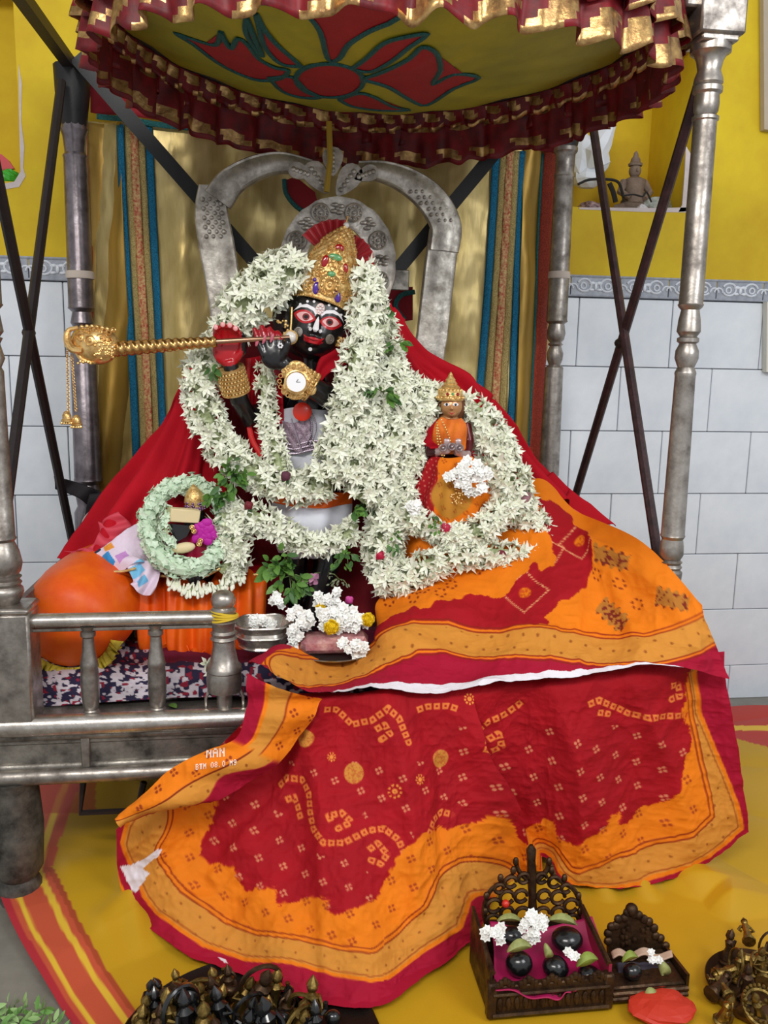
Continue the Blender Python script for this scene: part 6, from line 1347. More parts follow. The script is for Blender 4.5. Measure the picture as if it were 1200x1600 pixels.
# mint ring
ring_path = [(292+61*math.cos(math.radians(a)), 822-66*math.sin(math.radians(a)), 1.830+.055*math.sin(math.radians(a))) for a in range(60, 421, 20)]
garland('mint_garland_ring', ring_path, [16]*19, 300, 'pale mint green ring garland round the tiny crowned figure', MNT, seed=14, nm='small_flower', size=1.25, core=mat('mint_core', 'CDE2C6', .8, bump=.6), corek=.75, lean=.6)
garland('ring_inner_garland', [(266, 790, 1.80), (258, 815, 1.795), (262, 842, 1.79), (272, 862, 1.79)], [7, 8, 8, 6], 40, 'few loose white petals inside the left of the green ring', MNT, seed=15, nm='small_flower', size=1.2, corek=.4)
# jasmine clusters
def cluster(name, cx_, cy_, rx, ry, Y, n, label, meshes=JAS, cat='flowers', size=1.0, seed=0, up=.5, dome=.02):
    rr = random.Random(seed); root = thing(name, P(cx_, cy_, Y), label, cat)
    for i in range(n):
        a = rr.uniform(0, 6.28); r = math.sqrt(rr.random()); p = P(cx_+rx*r*math.cos(a), cy_+ry*r*math.sin(a), Y-dome*(1-r*r)+rr.uniform(-.006, .006))
        d_ = (CAM-p).normalized()+Vector((rr.uniform(-.6, .6), rr.uniform(-.3, .3), rr.uniform(-.4, .6)+up*.3)); inst('flower', rr.choice(meshes), root, frame(p, d_, None, size*rr.uniform(.85, 1.15)))
    return root
cluster('jasmine_heap', 738, 745, 28, 26, 1.745, 34, 'bright white jasmine heap on the lap of the gilt idol', seed=1)
cluster('jasmine_pair', 703, 744, 7, 6, 1.745, 3, 'small pair of white jasmine flowers left of the lap heap', seed=2)
cluster('jasmine_tuft', 647, 790, 9, 12, 1.765, 6, 'bright white jasmine tuft left of the printed skirt', seed=3)
# roses
rosem = mat('rose_petal', 'B40E3C', .5, bump=.2); sep = mat('rose_sepal', '3E5A34', .7)
def rose(px, py, Y, R, label, m=rosem):
    root = thing('rosebud', P(px, py, Y), label, 'flower'); c = P(px, py, Y); kk = S(Y)
    for i in range(9):
        a = i*2.4; r = R*kk*(.15+.07*i); b = MB(); b.ball(c+Vector((math.cos(a)*r*.6, -.004+.0008*i, math.sin(a)*r*.6)), (R*kk*.52, R*kk*.2, R*kk*.6), 8, 5, rot=Matrix.Rotation(a, 3, 'Y')); b.build('petal', m, root)
    b = MB()
    for i in range(5): b.ball(c+Vector(((i-2)*.003, .006, -R*kk*.9)), (.002, .002, .008), 6, 4)
    b.build('sepal', sep, root)
rose(696, 826, 1.745, 11, 'deep pink rosebud on the swag over the printed skirt'); rose(594, 868, 1.755, 9, 'small pink rosebud at the left edge of the white garlands')
rose(784, 869, 1.745, 12, 'dark red rose between the lowest garland and the lap cloth', M('dark_rose', '6E0A1E', .6)); rose(446, 744, 1.795, 9, 'withered dark rosebud below the silver belt', M('withered_rose', '5A2A3C', .7))
rose(545, 938, 1.765, 8, 'small pink blossom above the jasmine mound', M('pink_blossom', 'D0489A', .5)); rose(820, 778, 1.80, 12, 'faded rose at the right of the broad white garland', M('faded_rose', '9A7078', .7))
rose(388, 790, 1.80, 8, 'dark red blossom among the leaves left of the dhoti', M.d['dark_rose'])
# leaf sprigs
def leafmesh(name, L=.026, W=.012, m=leafm):
    b = MB(); pr = [(0, .12), (.25, .85), (.55, 1), (.82, .6), (1, 0)]; vs = []
    for f, w_ in pr: vs += [(-W/2*w_, L*f, .12*W*w_-.10*L*f*f), (0, L*f, -.10*L*f*f), (W/2*w_, L*f, .12*W*w_-.10*L*f*f)]
    fs = []
    for i in range(4):
        for j in (0, 1): fs.append((i*3+j, i*3+j+1, i*3+4+j, i*3+3+j))
    b.add(vs, fs); return b.mesh(name, True, [m])
LF = [leafmesh('leaf'), leafmesh('leaf', .022, .013, leafm), leafmesh('leaf', .028, .011, leafd)]; LFS = [leafmesh('leaf', .015, .007, leafd), leafmesh('leaf', .014, .006, leafm)]
stemm = mat('green_stem', '6A7A48', .7)
def sprig(name, px, py, Y, n, rpx, label, meshes=LF, seed=0, droop=.3, size=1.0, dirs=None, cat='leaves'):
    rr = random.Random(seed+50); root = thing(name, P(px, py, Y), label, cat); c = P(px, py, Y+.01); kk = S(Y); b = MB()
    ns = max(2, n//6); tips = []
    for s_ in range(ns):
        a = rr.uniform(0, 6.28); r = rr.uniform(.4, 1); t_ = P(px+rpx[0]*r*math.cos(a), py+rpx[1]*r*math.sin(a)+droop*10, Y-.01-rr.uniform(0, .015)); tips.append(t_); b.tube([c, c.lerp(t_, .5)+Vector((0, -.01, .006)), t_], [.0014, .0012, .0008], 5)
    b.build('stem', stemm, root)
    for i in range(n):
        t_ = tips[i % ns]; f = .35+.65*rr.random(); p = c.lerp(t_, f)+Vector((rr.uniform(-.008, .008), -rr.uniform(0, .012), rr.uniform(-.008, .008)))
        d_ = (t_-c).normalized()+Vector((rr.uniform(-.9, .9), -rr.uniform(0, .5), rr.uniform(-.9, .6)-droop)); d_.normalize()
        nrm = ((CAM-p).normalized()+Vector((rr.uniform(-.6, .6), rr.uniform(-.3, .3), rr.uniform(-.3, .8)))); nrm = (nrm-d_*nrm.dot(d_)).normalized(); x_ = d_.cross(nrm); s_ = size*rr.uniform(.75, 1.2)
        inst('leaf', rr.choice(meshes), root, Matrix(((x_.x*s_, d_.x*s_, nrm.x*s_, p.x), (x_.y*s_, d_.y*s_, nrm.y*s_, p.y), (x_.z*s_, d_.z*s_, nrm.z*s_, p.z), (0, 0, 0, 1))))
    return root
sprig('basil_sprig', 362, 745, 1.835, 46, (34, 32), 'leafy green sprig below the left strand of the big garland', seed=1)
sprig('basil_sprig', 345, 775, 1.825, 22, (22, 16), 'small leaf tuft just above the mint green ring', seed=2)
sprig('basil_sprig', 452, 900, 1.78, 80, (44, 44), 'large leafy sprig hanging over the silver bowl', seed=3)
sprig('basil_sprig', 432, 885, 1.785, 10, (14, 22), 'pair of broad pale leaves above the silver bowl', [leafmesh('leaf', .034, .018, leafm)], seed=4)
sprig('basil_sprig', 598, 475, 1.845, 10, (10, 14), 'dark leaf tuft beside the halo at the top of the right garland', [LF[2]], seed=5)
sprig('basil_sprig', 622, 535, 1.84, 9, (20, 12), 'few bright leaves sticking out over the red shawl', LF, seed=6)
sprig('basil_sprig', 598, 612, 1.79, 20, (18, 26), 'leaf tuft in the middle of the garlands beside the chest', LF, seed=7)
sprig('basil_sprig', 560, 800, 1.79, 14, (12, 30), 'narrow leaves hanging below the garland crossing', LF, seed=8)
sprig('basil_sprig', 540, 866, 1.79, 34, (28, 18), 'dark fine-leaved sprig right of the dhoti hem', LFS+LFS+[LF[2]], seed=9)
sprig('basil_sprig', 616, 840, 1.765, 16, (14, 20), 'fine green leaves on the left garland of the gilt idol', LFS, seed=10)
sprig('basil_sprig', 808, 790, 1.80, 16, (16, 20), 'dull green leaves in the broad right garland', LFS, seed=11)
sprig('basil_sprig', 678, 812, 1.745, 14, (6, 16), 'dark rose leaves above the deep pink rosebud', LFS, seed=12)
sprig('seed_sprig', 530, 905, 1.785, 26, (26, 20), 'fine grey-green seed sprig above the jasmine mound', [leafmesh('leaf', .008, .004, mat('grey_green_leaf', '7C8468', .8))], seed=13)
sprig('basil_sprig', 338, 575, 1.85, 5, (8, 20), 'few dark leaves behind the beaded bangle', [LF[2]], seed=14)
b_ = sprig('pink_petals', 500, 895, 1.785, 9, (24, 12), 'drooping mauve petals beneath the white swag', [leafmesh('petal', .022, .013, mat('mauve_petal', 'B27898', .6))], seed=15, cat='petals')
# bead of dark greenery behind for depth in the hollows
sprig('basil_sprig', 575, 780, 1.85, 30, (16, 40), 'shaded leaves in the hollow between the two idols', [LF[2], LFS[0]], seed=16)
# ================================================================== OFFERINGS ON THE THRONE EDGE
# silver boat-shaped bowl
YB_ = 1.70; bw = thing('silver_bowl', P(408, 1000, YB_), 'ornate silver boat bowl with scalloped rim holding white petals', 'bowl')
c0 = P(410, 972, YB_); kb_ = S(YB_)
def boat(z_, sx, sy, wav, n=48): 
    return [Vector((c0.x+sx*kb_*math.cos(2*math.pi*i/n)*(1+wav*math.cos(12*math.pi*i/n)), c0.y+sy*math.sin(2*math.pi*i/n)*(1+wav*math.cos(12*math.pi*i/n)), c0.z+z_+.3*wav*.02*math.cos(12*math.pi*i/n))) for i in range(n)]
levels = [(-.055, 28, .03, 0), (-.05, 34, .036, .02), (-.046, 34, .036, .02), (-.030, 40, .042, .05), (-.024, 42, .045, .06), (-.016, 40, .042, .05), (-.002, 45, .05, .06), (0, 47, .052, .06), (.001, 45, .049, .06), (-.004, 42, .045, .04), (-.02, 36, .036, .02), (-.022, 1, .001, 0)]
b = MB(); n = 48
for z_, sx, sy, wv in levels: b.v += [tuple(q) for q in boat(z_, sx, sy, wv)]
for i in range(len(levels)-1): 
    for j in range(n): b.f.append((i*n+j, i*n+(j+1) % n, (i+1)*n+(j+1) % n, (i+1)*n+j)); b.m.append(0)
b.f.append(tuple(range(n))[::-1]); b.m.append(0); b.build('bowl_body', silver_b, bw)
b = MB()
for z_, sx, sy, wv in ((0, 47, .052, .06), (-.024, 43, .046, .06), (-.048, 35, .037, .02)): b.tube(boat(z_, sx, sy, wv)+boat(z_, sx, sy, wv)[:1], .0028, 6)
b.build('rim_moulding', silver_b, bw)
cluster('petal_scatter', 410, 972, 26, 8, 1.70, 12, 'white petals lying inside the silver bowl', JAS, 'petals', .7, 5, 1.2, .0)
cluster('jasmine_tuft', 435, 938, 12, 12, 1.74, 7, 'white blossom tuft above the silver bowl', JAS, 'flowers', .8, 21)
# steel plate with flower mound and packet
YPp = 1.70; pl = P(520, 1012, YPp); kp = S(YPp)
b = MB(); b.lathe((pl.x, pl.y, pl.z-.010), (0, 0, 1), [(0, .055), (.002, .070), (.008, .083), (.010, .086), (.011, .083), (.004, .068), (.003, .001)], 40)
tag(b.build('steel_plate', mat('brushed_steel', 'BDB9B2', .25, .95, bump=.1)), 'round steel plate under the pink packet and jasmine mound', 'plate')
pk = mat('pink_foil', 'B8707A', .3, .3, bump=1, bscale=120, var=.6, vscale=60, col2='E0B0A8')
b = MB(); c = P(523, 1003, 1.685); b.box((0, 0, 0), (.135, .06, .034), bev=.010); b.v = [tuple(c+Vector((x+.004*math.sin(z*90+y*60), y, z+.004*math.sin(x*55)))) for x, y, z in b.v]
tag(b.build('foil_packet', pk), 'crinkled pink foil packet lying across the steel plate', 'packet')
cluster('jasmine_mound', 524, 970, 50, 22, 1.69, 46, 'dense mound of white jasmine on top of the pink packet', JAS, 'flowers', 1.0, 6)
cluster('jasmine_trail', 462, 985, 15, 38, 1.68, 26, 'white jasmine trail between bowl and steel plate', JAS, 'flowers', .9, 7)
cluster('jasmine_trail', 552, 1012, 26, 12, 1.645, 15, 'white jasmine on the right rim of the steel plate', JAS, 'flowers', .9, 8)
cluster('jasmine_trail', 512, 935, 20, 16, 1.72, 14, 'white jasmine behind the flower mound', JAS, 'flowers', .9, 9)
MAR = [jasmine('ray', .010, mat('marigold_yellow', 'F0CE10', .6), 3)]
def marigold(px, py, Y, label, s_=1):
    root = thing('marigold', P(px, py, Y), label, 'flower'); c = P(px, py, Y); rr = random.Random(px)
    for i in range(34):
        v_ = Vector((rr.gauss(0, 1), -abs(rr.gauss(0, .8)), rr.gauss(0, 1))).normalized(); inst('ray', MAR[0], root, frame(c+Vector((v_.x*.011, v_.y*.008, v_.z*.012))*s_, v_, None, .62*s_))
    b = MB(); b.ball(c, (.012*s_, .008*s_, .013*s_), 10, 7); b.build('centre', MAR[0].materials[0], root)
marigold(518, 980, 1.655, 'yellow marigold at the front of the jasmine mound', 1.1); marigold(575, 968, 1.675, 'yellow marigold at the right end of the jasmine mound'); marigold(501, 950, 1.70, 'yellow marigold half hidden above the mound', .8)
b = MB(); b.plate([P(467, 1008, 1.67), P(476, 1010, 1.67), P(475, 1022, 1.67), P(466, 1020, 1.67)], (0, .01, .004)); tag(b.build('orange_petal', orange, smooth=False), 'orange petal scrap on the left rim of the plate', 'petal')
for x, y, m_, lb, nm in ((265, 1100, leafm, 'fallen green leaf on the silver deck beside the floral mattress', 'fallen_leaf'), (278, 1092, flowerm, 'fallen pale petal on the deck left of the finial post', 'fallen_petal'), (300, 1020, flowerm, 'white petal lying on the maroon mattress top', 'fallen_petal')):
    q = G(x, y, DZ+.004 if y > 1050 else DZ+.046); o = bpy.data.objects.new(nm, leafmesh(nm, .026, .014, m_)); COL.objects.link(o); o.location = q; o.rotation_euler = (.1, .1, random.uniform(0, 6)); tag(o, lb, 'petal' if 'petal' in nm else 'leaf')
cluster('fallen_tuberose', 325, 1040, 8, 16, 1.60, 3, 'fallen tuberoses leaning on the left side of the finial post', T, 'flowers', 1, 31)
# ================================================================== THINGS ON THE ALTAR
# --- large little throne of brass with black stones
lt_c = G(845, 1560, .01)
lt = thing('carved_brass_throne', (lt_c.x, lt_c.y+.06, .008), 'larger dark carved brass throne with openwork back holding black stones', 'throne')
YT0 = P(845, 1583, 1.15).y; Yf = 1.175; Yb = 1.30
def pz(px, py, Y): return P(px, py, Y)
b = MB(); fl_, fr_ = P(768, 1560, Yf), P(948, 1560, Yf); xl, xr = fl_.x, fr_.x; zt_ = P(850, 1532, Yf).z; 
# front panel with relief, floor slab, sides
b = MB(); b.box(((xl+xr)/2, Yf, (.01+zt_)/2), (xr-xl, .012, zt_-.01), bev=.002)
b.box(((xl+xr)/2, (Yf+Yb)/2, .016), (xr-xl, Yb-Yf, .014), bev=.002)
for x in (xl, xr): b.box((x, Yf, (zt_+.012)/2), (.016, .018, zt_), bev=.003)
b.build('base', brass_d, lt)
b = MB()
for i in range(13): b.ball((xl+.012+(xr-xl-.024)*i/12, Yf-.008, .032), (.005, .003, .012), 6, 4)
b.tube([(xl, Yf-.008, .014), (xr, Yf-.008, .014)], .004, 6); b.tube([(xl, Yf-.008, .050), (xr, Yf-.008, .050)], .0035, 6)
for i in range(5):
    x = xl+(xr-xl)*(.1+.2*i); 
    for k_ in range(5): b.ball((x+(k_-2)*.006, Yf-.004, zt_+.004*(2-abs(k_-2))), (.006, .005, .007), 6, 4)
b.build('base_relief', brass_d, lt)
for sx, px0, px1 in ((-1, 757, 768), (1, 918, 948)):
    b = MB(); x = xl if sx < 0 else xr; top_ = P(925 if sx > 0 else 756, 1432, 1.27).z
    b.plate([(x, Yf, .01), (x, Yb, .01), (x, Yb, top_), (x, Yb-.04, top_-.005), (x, Yf, zt_+.02)], (.005*sx, 0, 0)); b.build('side_panel', brass_d if sx < 0 else mat('crimson_cloth', '98183C', .7), lt, smooth=False)
for x in (xl, xr): b = MB(); b.tube([(x, Yf, zt_+.02), (x, Yb-.04, top_-.005), (x, Yb, top_)], .005, 6); b.build('side_rail', brass_d, lt)
# openwork back: scrolls rising to a finial
YBk = 1.305; b = MB()
q = P(830, 1430, YBk); b.plate([P(762, 1440, YBk), P(900, 1440, YBk), P(905, 1500, YBk), P(760, 1500, YBk)], (0, .006, 0)); b.build('back_plate', brass_d, lt)
b = MB(); kk = S(YBk)
def sc(cx_, cy_, R, a0, a1, r=.0035, sx=1.0): b.torus(P(cx_, cy_, YBk-.004), R*kk, r, (0, -1, 0), 14, 6, a0=math.radians(a0), a1=math.radians(a1), sx=sx)
for s_ in (-1, 1):
    X = lambda d_: 832+s_*d_
    a = (lambda u: u) if s_ > 0 else (lambda u: 180-u)
    for d_, y_, R in ((18, 1400, 11), (40, 1402, 12), (60, 1415, 12), (34, 1378, 10), (14, 1372, 9), (62, 1438, 11), (40, 1426, 11), (16, 1428, 12), (52, 1388, 8)): sc(X(d_), y_, R, 0, 330 if s_ > 0 else 330, .0036)
    for d_, y_ in ((26, 1346), (50, 1372), (72, 1400), (74, 1424), (30, 1360)): b.ball(P(X(d_), y_, YBk-.004), (.0055, .005, .008), 8, 5)
    b.tube(smooth_path([P(X(8), 1375, YBk), P(X(22), 1360, YBk), P(X(26), 1346, YBk)]), .0045, 6); b.tube(smooth_path([P(X(72), 1445, YBk), P(X(76), 1420, YBk), P(X(66), 1392, YBk), P(X(46), 1378, YBk), P(X(30), 1366, YBk)]), .0042, 6)
b.tube([P(832, 1445, YBk), P(832, 1400, YBk), P(831, 1366, YBk), P(830, 1345, YBk), P(830, 1328, YBk), P(830, 1320, YBk)], [.010, .007, .009, .0075, .009, .003], 10)
b.build('openwork_scrolls', brass_d, lt)
b = MB(); b.ball(P(790, 1412, YBk-.012), .007, 8, 6); b.build('red_bead', M.d['coral_red'], lt)
# pink lining cloth
o = sheet('pink_lining', [[(765, 1440, 1.285), (840, 1450, 1.29), (925, 1432, 1.285)], [(770, 1480, 1.25), (845, 1490, 1.26), (940, 1478, 1.25)], [(772, 1530, 1.195), (850, 1540, 1.19), (945, 1522, 1.195)], [(775, 1545, 1.165), (860, 1562, 1.16), (900, 1545, 1.165)]], 30, 40, M('hot_pink_cloth', 'A80E50', .6), None, disp=lambda px, py, u, v: .003*np.sin(v*20+u*5), thick=.0015); tag(o, 'hot pink cloth lining the larger brass throne', 'cloth')
def stone_(px, py, rx, ry, Y, label, ang=0): 
    b = MB(); b.ball(P(px, py, Y), (rx*S(Y), rx*S(Y)*.9, ry*S(Y)), 20, 12, rot=Matrix.Rotation(math.radians(ang), 3, 'Y')); return tag(b.build('black_stone', blackstone), label, 'stone')
stone_(811, 1506, 24, 22, 1.205, 'black stone at the left front of the larger brass throne'); stone_(868, 1512, 24, 20, 1.20, 'black stone at the centre front of the larger brass throne', 20); stone_(886, 1468, 28, 20, 1.24, 'black stone at the right rear of the larger brass throne')
stone_(800, 1462, 20, 16, 1.245, 'black stone at the left rear under white blossoms'); stone_(920, 1522, 20, 14, 1.195, 'black stone under the striped green leaf slice')
fleaf = mat('pale_green_leaf', 'A4A866', .6, var=.3, vscale=80, col2='7C8448')
def biglf(px, py, Y, L, W, ang, label, m=fleaf):
    c = P(px, py, Y); kk = S(Y); a = math.radians(ang); b = MB(); N = 7
    for i in range(N+1):
        f = i/N; w_ = math.sin(math.pi*f)**.7*W/2*kk; x = (f-.5)*L*kk
        for s_, dy in ((-1, .004), (0, 0), (1, .004)): 
            lx, lz = x*math.cos(a)-(s_*w_)*math.sin(a), x*math.sin(a)+(s_*w_)*math.cos(a); b.v.append((c.x+lx, c.y+dy-.25*lz*0+lz*.3, c.z+lz+.006*math.sin(math.pi*f)))
    for i in range(N):
        for j in (0, 1): b.f.append((i*3+j, i*3+j+1, i*3+4+j, i*3+3+j)); b.m.append(0)
    o = b.build('tulsi_leaf', m); md = o.modifiers.new('t', 'SOLIDIFY'); md.thickness = .0008; return tag(o, label, 'leaf')
biglf(880, 1442, 1.21, 52, 16, -12, 'long pale leaf over the right rear black stone'); biglf(812, 1484, 1.175, 44, 20, 8, 'pale leaf capping the left front black stone'); biglf(797, 1440, 1.225, 44, 12, -5, 'thin pale leaf at the left rear of the larger throne')
biglf(918, 1505, 1.165, 40, 22, 15, 'striped green leaf slice on the right front stone', M('bright_green_leaf', '8FA040', .6, var=.3, vscale=90)); biglf(858, 1492, 1.175, 14, 26, 30, 'small green leaf standing between the two front stones')
cluster('jasmine_heap', 836, 1450, 22, 24, 1.20, 26, 'round white blossom heap at the centre of the larger brass throne', JAS, 'flowers', .68, 41); cluster('jasmine_pair', 775, 1460, 18, 14, 1.19, 9, 'white blossoms at the left edge of the larger brass throne', JAS, 'flowers', .72, 42); cluster('jasmine_flower', 893, 1492, 8, 12, 1.165, 4, 'single white blossom leaning on the right front stone', JAS, 'flowers', .62, 43)
# --- small throne
Ys, Ysb = 1.185, 1.27; sl, sr = P(954, 1560, Ys).x, P(1070, 1560, Ys).x
st = thing('small_brass_throne', ((sl+sr)/2, Ys+.05, .008), 'smaller dark brass throne with rounded back holding one stone', 'throne'); zt2 = P(1010, 1545, Ys).z
b = MB(); b.box(((sl+sr)/2, Ys, (.008+zt2)/2), (sr-sl, .012, zt2-.008), bev=.003); b.box(((sl+sr)/2, (Ys+Ysb)/2, .02), (sr-sl, Ysb-Ys, .02), bev=.003)
b.tube([(sl, Ys-.006, zt2), (sr, Ys-.006, zt2)], .005, 8); b.tube([(sl, Ys-.006, .014), (sr, Ys-.006, .014)], .005, 8); b.build('base', brass_d, st)
b = MB(); out = [(950, 1470), (950, 1458), (955, 1448), (962, 1446), (966, 1436), (976, 1434), (980, 1426), (990, 1428), (998, 1430), (1006, 1436), (1014, 1440), (1022, 1450), (1024, 1462), (1032, 1466), (1040, 1478), (1048, 1490), (1052, 1530), (952, 1530)]
b.plate([P(x, y, Ysb) for x, y in out], (0, .008, 0)); b.build('back_plate', brass_d, st)
b = MB()
for x, y in out[:15]: b.ball(P(x, y, Ysb), (.008, .006, .008), 8, 6)
for i in range(14): b.ball(P(965+random.uniform(0, 50), 1450+random.uniform(0, 28), Ysb-.002), (.005, .004, .005), 6, 4)
b.ball(P(987, 1421, Ysb), .011, 12, 8); b.build('back_relief', brass_d, st)
for x, px in ((sl, 0), (sr, 1)): b = MB(); b.plate([(x, Ys, .01), (x, Ysb, .01), (x, Ysb, P(1045, 1475, Ysb).z), (x, Ys, zt2+.02)], (.005 if px else -.005, 0, 0)); b.build('side_panel', brass_d, st, smooth=False)
stone_(988, 1518, 17, 15, 1.205, 'black stone on the smaller brass throne'); biglf(985, 1500, 1.18, 30, 16, 12, 'green leaf capping the stone on the smaller throne', M.d['bright_green_leaf']); biglf(1040, 1518, 1.20, 20, 30, 40, 'pale green leaf at the right of the smaller throne'); biglf(1018, 1560, 1.165, 30, 22, 30, 'yellow-green leaf hanging over the smaller throne front')
o = sheet('cream_cloth', [[(955, 1488, 1.25), (1000, 1485, 1.25), (1048, 1490, 1.25)], [(958, 1498, 1.235), (1000, 1496, 1.235), (1050, 1500, 1.235)]], 10, 30, M('peach_cloth', 'C8A68E', .7), None, disp=lambda px, py, u, v: .006*np.sin(v*14), thick=.003); tag(o, 'folded peach cloth at the back of the smaller throne', 'cloth')
o = sheet('dark_seat_cloth', [[(962, 1505, 1.235), (1045, 1505, 1.235)], [(968, 1548, 1.20), (1042, 1540, 1.20)]], 20, 20, M('dark_plum_cloth', '2C2230', .7), None, disp=lambda px, py, u, v: .008*crease(px*.08, py*.08, 3), thick=.002); tag(o, 'dark plum cloth under the stone of the smaller throne', 'cloth')
cluster('jasmine_flower', 1024, 1495, 9, 10, 1.21, 4, 'single white blossom on the smaller brass throne', JAS, 'flowers', .6, 44)
crumple('red_cloth', 1030, 1592, .055, .04, .012, M('scarlet_cloth', 'C8321C', .6), 'scarlet and gold cloth bundle at the bottom edge before the smaller throne', 'cloth', 6, .25, Y=1.15, z=.008)
# --- small brass idols
def figurine(b, s_=1.0, arms=1, kind=0):
    b.lathe((0, 0, 0), (0, 0, 1), [(0, .011*s_), (.003*s_, .012*s_), (.005*s_, .008*s_), (.008*s_, .009*s_)], 10)
    b.tube([(0, 0, .006*s_), (0, 0, .018*s_), (0, 0, .026*s_), (0, 0, .036*s_), (0, 0, .041*s_)], [x*s_ for x in (.0085, .007, .005, .0075, .003)], 8)
    b.ball((0, 0, .045*s_), .0055*s_, 8, 6); b.lathe((0, 0, .048*s_), (0, 0, 1), [(0, .006*s_), (.003*s_, .005*s_), (.006*s_, .003*s_), (.010*s_, .0005)], 8)
    for sx in (-1, 1):
        if kind == 0: b.tube([(sx*.007*s_, 0, .036*s_), (sx*.013*s_, -.002*s_, .029*s_), (sx*.007*s_, -.008*s_, .033*s_)], .0024*s_, 6)
        elif kind == 1: b.tube([(sx*.007*s_, 0, .036*s_), (sx*.014*s_, 0, .038*s_), (sx*.013*s_, -.002*s_, .047*s_)], .0024*s_, 6)
        else: b.tube([(sx*.007*s_, 0, .036*s_), (sx*.010*s_, -.002*s_, .026*s_), (sx*.009*s_, -.006*s_, .018*s_)], .0024*s_, 6)
    if kind == 3: b.torus((0, .006*s_, .034*s_), .017*s_, .0022*s_, (0, -1, 0), 18, 6, sy=1.25); b.tube([(.017*s_, .006*s_, .004*s_), (.017*s_, .006*s_, .034*s_)], .0022*s_, 5)
    if kind == 4:
        b.tube([(-.012*s_, -.004*s_, .030*s_), (-.016*s_, -.004*s_, .012*s_)], .003*s_, 6); b.ball((0, -.004*s_, .022*s_), (.012*s_, .008*s_, .008*s_), 8, 6); b.torus((0, 0, .040*s_), .009*s_, .0016*s_, (0, -1, 0), 12, 5)
    return b
FIG = {}
for kd_ in range(5):
    for mi, m_ in enumerate((brass, brass_d, blackstone)): FIG[kd_, mi] = figurine(MB(), 1.0, 1, kd_).mesh('brass_figurine', True, [m_])
# dark tray bottom left
tcx = G(388, 1640, .01); b = MB(); b.lathe((tcx.x, tcx.y, .0035), (0, 0, 1), [(0, .165), (.003, .19), (.010, .202), (.012, .199), (.006, .187), (.005, .001)], 48)
tag(b.build('dark_tray', mat('dark_tray_metal', '241A16', .45, .6, bump=.3)), 'dark round tray at the bottom holding small brass figurines', 'tray')
rr = random.Random(4)
ORD = ['leftmost', 'second from the left', 'third from the left', 'fourth from the left', 'fifth from the left', 'sixth from the left', 'seventh from the left', 'eighth from the left', 'ninth from the left', 'tenth from the left', 'eleventh from the left', 'rightmost']
TONE = ['bright brass', 'dark brass', 'black stone']
for row, (y0_, xs) in enumerate(((1540, (285, 312, 340, 366)), (1562, (238, 268, 292, 318, 345, 372, 400, 428, 455)), (1588, (222, 250, 278, 306, 330, 356, 382, 408, 434, 460, 486)), (1612, (210, 240, 268, 296, 325, 352, 380, 408, 436, 464, 492)))):
    for i, x in enumerate(xs):
        mi = rr.choice((0, 0, 1, 1, 2)); q = G(x+rr.uniform(-5, 5), y0_+18+rr.uniform(-5, 5), .02); s_ = rr.uniform(1.15, 1.65)*(.75 if row == 0 else 1)
        o = bpy.data.objects.new('brass_figurine', FIG[rr.randrange(5), mi]); COL.objects.link(o)
        o.location = (q.x, q.y, .0095); o.scale = (s_*1.15, s_*1.15, s_); o.rotation_euler = (rr.uniform(-.25, .3), rr.uniform(-.3, .3), rr.uniform(-.8, .8))
        nm_ = ORD[i] if i < len(xs)-1 else 'rightmost'
        tag(o, '%s figurine, %s in the %s row of the dark tray' % (TONE[mi], nm_, ('back', 'second', 'third', 'front')[row]), 'figurine', 'small figurines on the dark tray')
stone_(440, 1592, 16, 15, G(440, 1610, .02).y, 'round black stone at the right of the dark tray'); stone_(290, 1560, 24, 26, G(290, 1590, .03).y, 'tall black stone at the left of the dark tray'); stone_(520, 1590, 14, 13, G(520, 1604, .02).y, 'small black stone beside the dark tray under the sari hem')
b = MB(); q = G(415, 1598, .05); b.box((q.x, q.y, q.z), (.012, .012, .016), rot=Matrix.Rotation(.5, 3, 'Y')); tag(b.build('white_bit', flowerm, smooth=False), 'tiny white petal scrap among the figurines', 'petal')
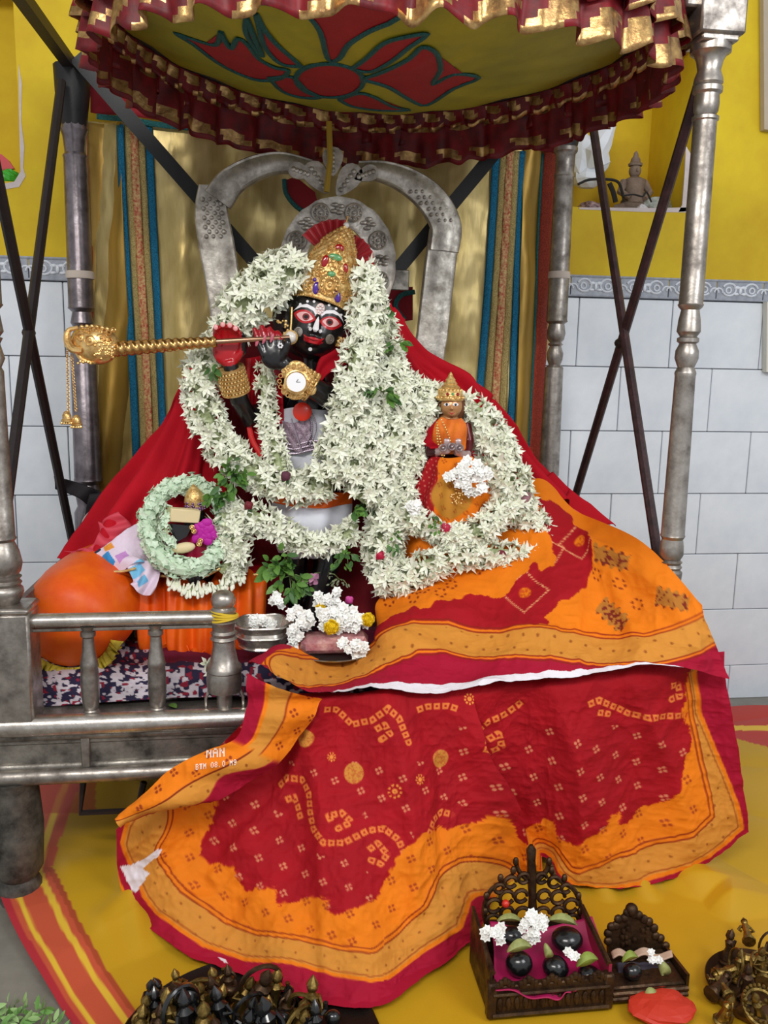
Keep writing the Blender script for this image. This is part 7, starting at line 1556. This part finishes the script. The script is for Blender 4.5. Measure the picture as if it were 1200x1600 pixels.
# brass plate bottom right
pc = G(1188, 1548, .012); b = MB(); pr_ = (pc-G(1100, 1530, .012)).length
b.lathe((pc.x, pc.y, .004), (0, 0, 1), [(0, pr_*.85), (.003, pr_*.93), (.020, pr_), (.022, pr_*.985), (.007, pr_*.9), (.006, .001)], 56)
tag(b.build('brass_plate', mat('brown_brass_plate', '6A4C38', .35, .8, bump=.3, bscale=60, var=.4, vscale=20)), 'round brown brass plate of tiny idols at the bottom right corner', 'plate')
pts = []; tries = 0
lay = [(1170, 1478, 40), (1135, 1500, 80), (1118, 1532, -20), (1150, 1528, 95), (1110, 1560, 5), (1180, 1515, 20), (1140, 1565, 60), (1165, 1555, -50), (1192, 1540, 30), (1125, 1590, 85), (1160, 1590, 20), (1190, 1590, -30), (1155, 1505, -60), (1195, 1500, 10)]
PLC = ['nearest the back rim', 'just inside the upper left rim', 'at the far left rim', 'left of the centre', 'at the lower left rim', 'above the beaded ring', 'in the middle', 'right of the middle', 'just behind the beaded ring', 'at the bottom left', 'at the bottom middle', 'in front of the beaded ring', 'below the back rim lying one', 'at the upper right']
for i, (x, y, a) in enumerate(lay):
    q = G(x, y, .018); o = bpy.data.objects.new('brass_figurine', FIG[i % 5, 0 if i % 3 != 1 else 1]); COL.objects.link(o); s_ = .95+.25*rr.random(); o.scale = (s_,)*3
    if i % 2 == 0: o.location = (q.x, q.y, .024+.004*rr.random()); o.rotation_euler = (1.45, 0, math.radians(a+120))
    else: o.location = (q.x, q.y, .0115); o.rotation_euler = (rr.uniform(-.3, .3), rr.uniform(-.3, .3), math.radians(a))
    tag(o, 'tiny %s figurine %s %s of the brown brass plate' % (('light' if i % 3 != 1 else 'dark'), ('lying' if i % 2 == 0 else 'upright'), PLC[i]), 'figurine', 'tiny figurines on the brass plate')
b = MB(); q = G(1190, 1575, .035); b.torus(q, .028, .0045, (0, -.6, 1), 28, 8)
for i in range(24): a = i*2*math.pi/24; b.ball(q+Vector((math.cos(a)*.028, math.sin(a)*.024, .008+math.sin(a)*.014)), .0032, 6, 4)
tag(b.build('beaded_ring', brass), 'beaded brass ring standing on the right of the brass plate', 'ring')
# green leaves, bottom left corner
sp_ = thing('green_leaf_heap', G(40, 1600, 0), 'heap of fresh fine green leaves in the bottom left corner', 'leaves'); rr = random.Random(8)
LFC = [leafmesh('leaf', .020, .006, mat('fresh_green', '6C9A4C', .6)), leafmesh('leaf', .018, .007, M('fresh_green_pale', '9ABC78', .6))]
for i in range(260):
    x, y = rr.uniform(-40, 100), rr.uniform(1565, 1680); 
    if y < 1565+max(0, (x-60))*.9: continue
    q = G(x, y, .01+rr.uniform(0, .03)); d_ = Vector((rr.uniform(-1, 1), rr.uniform(-1, 1), rr.uniform(-.1, .8))).normalized(); inst('leaf', rr.choice(LFC), sp_, frame(q, d_.cross(Vector((.3, .5, .8))), None, rr.uniform(.8, 1.3)))
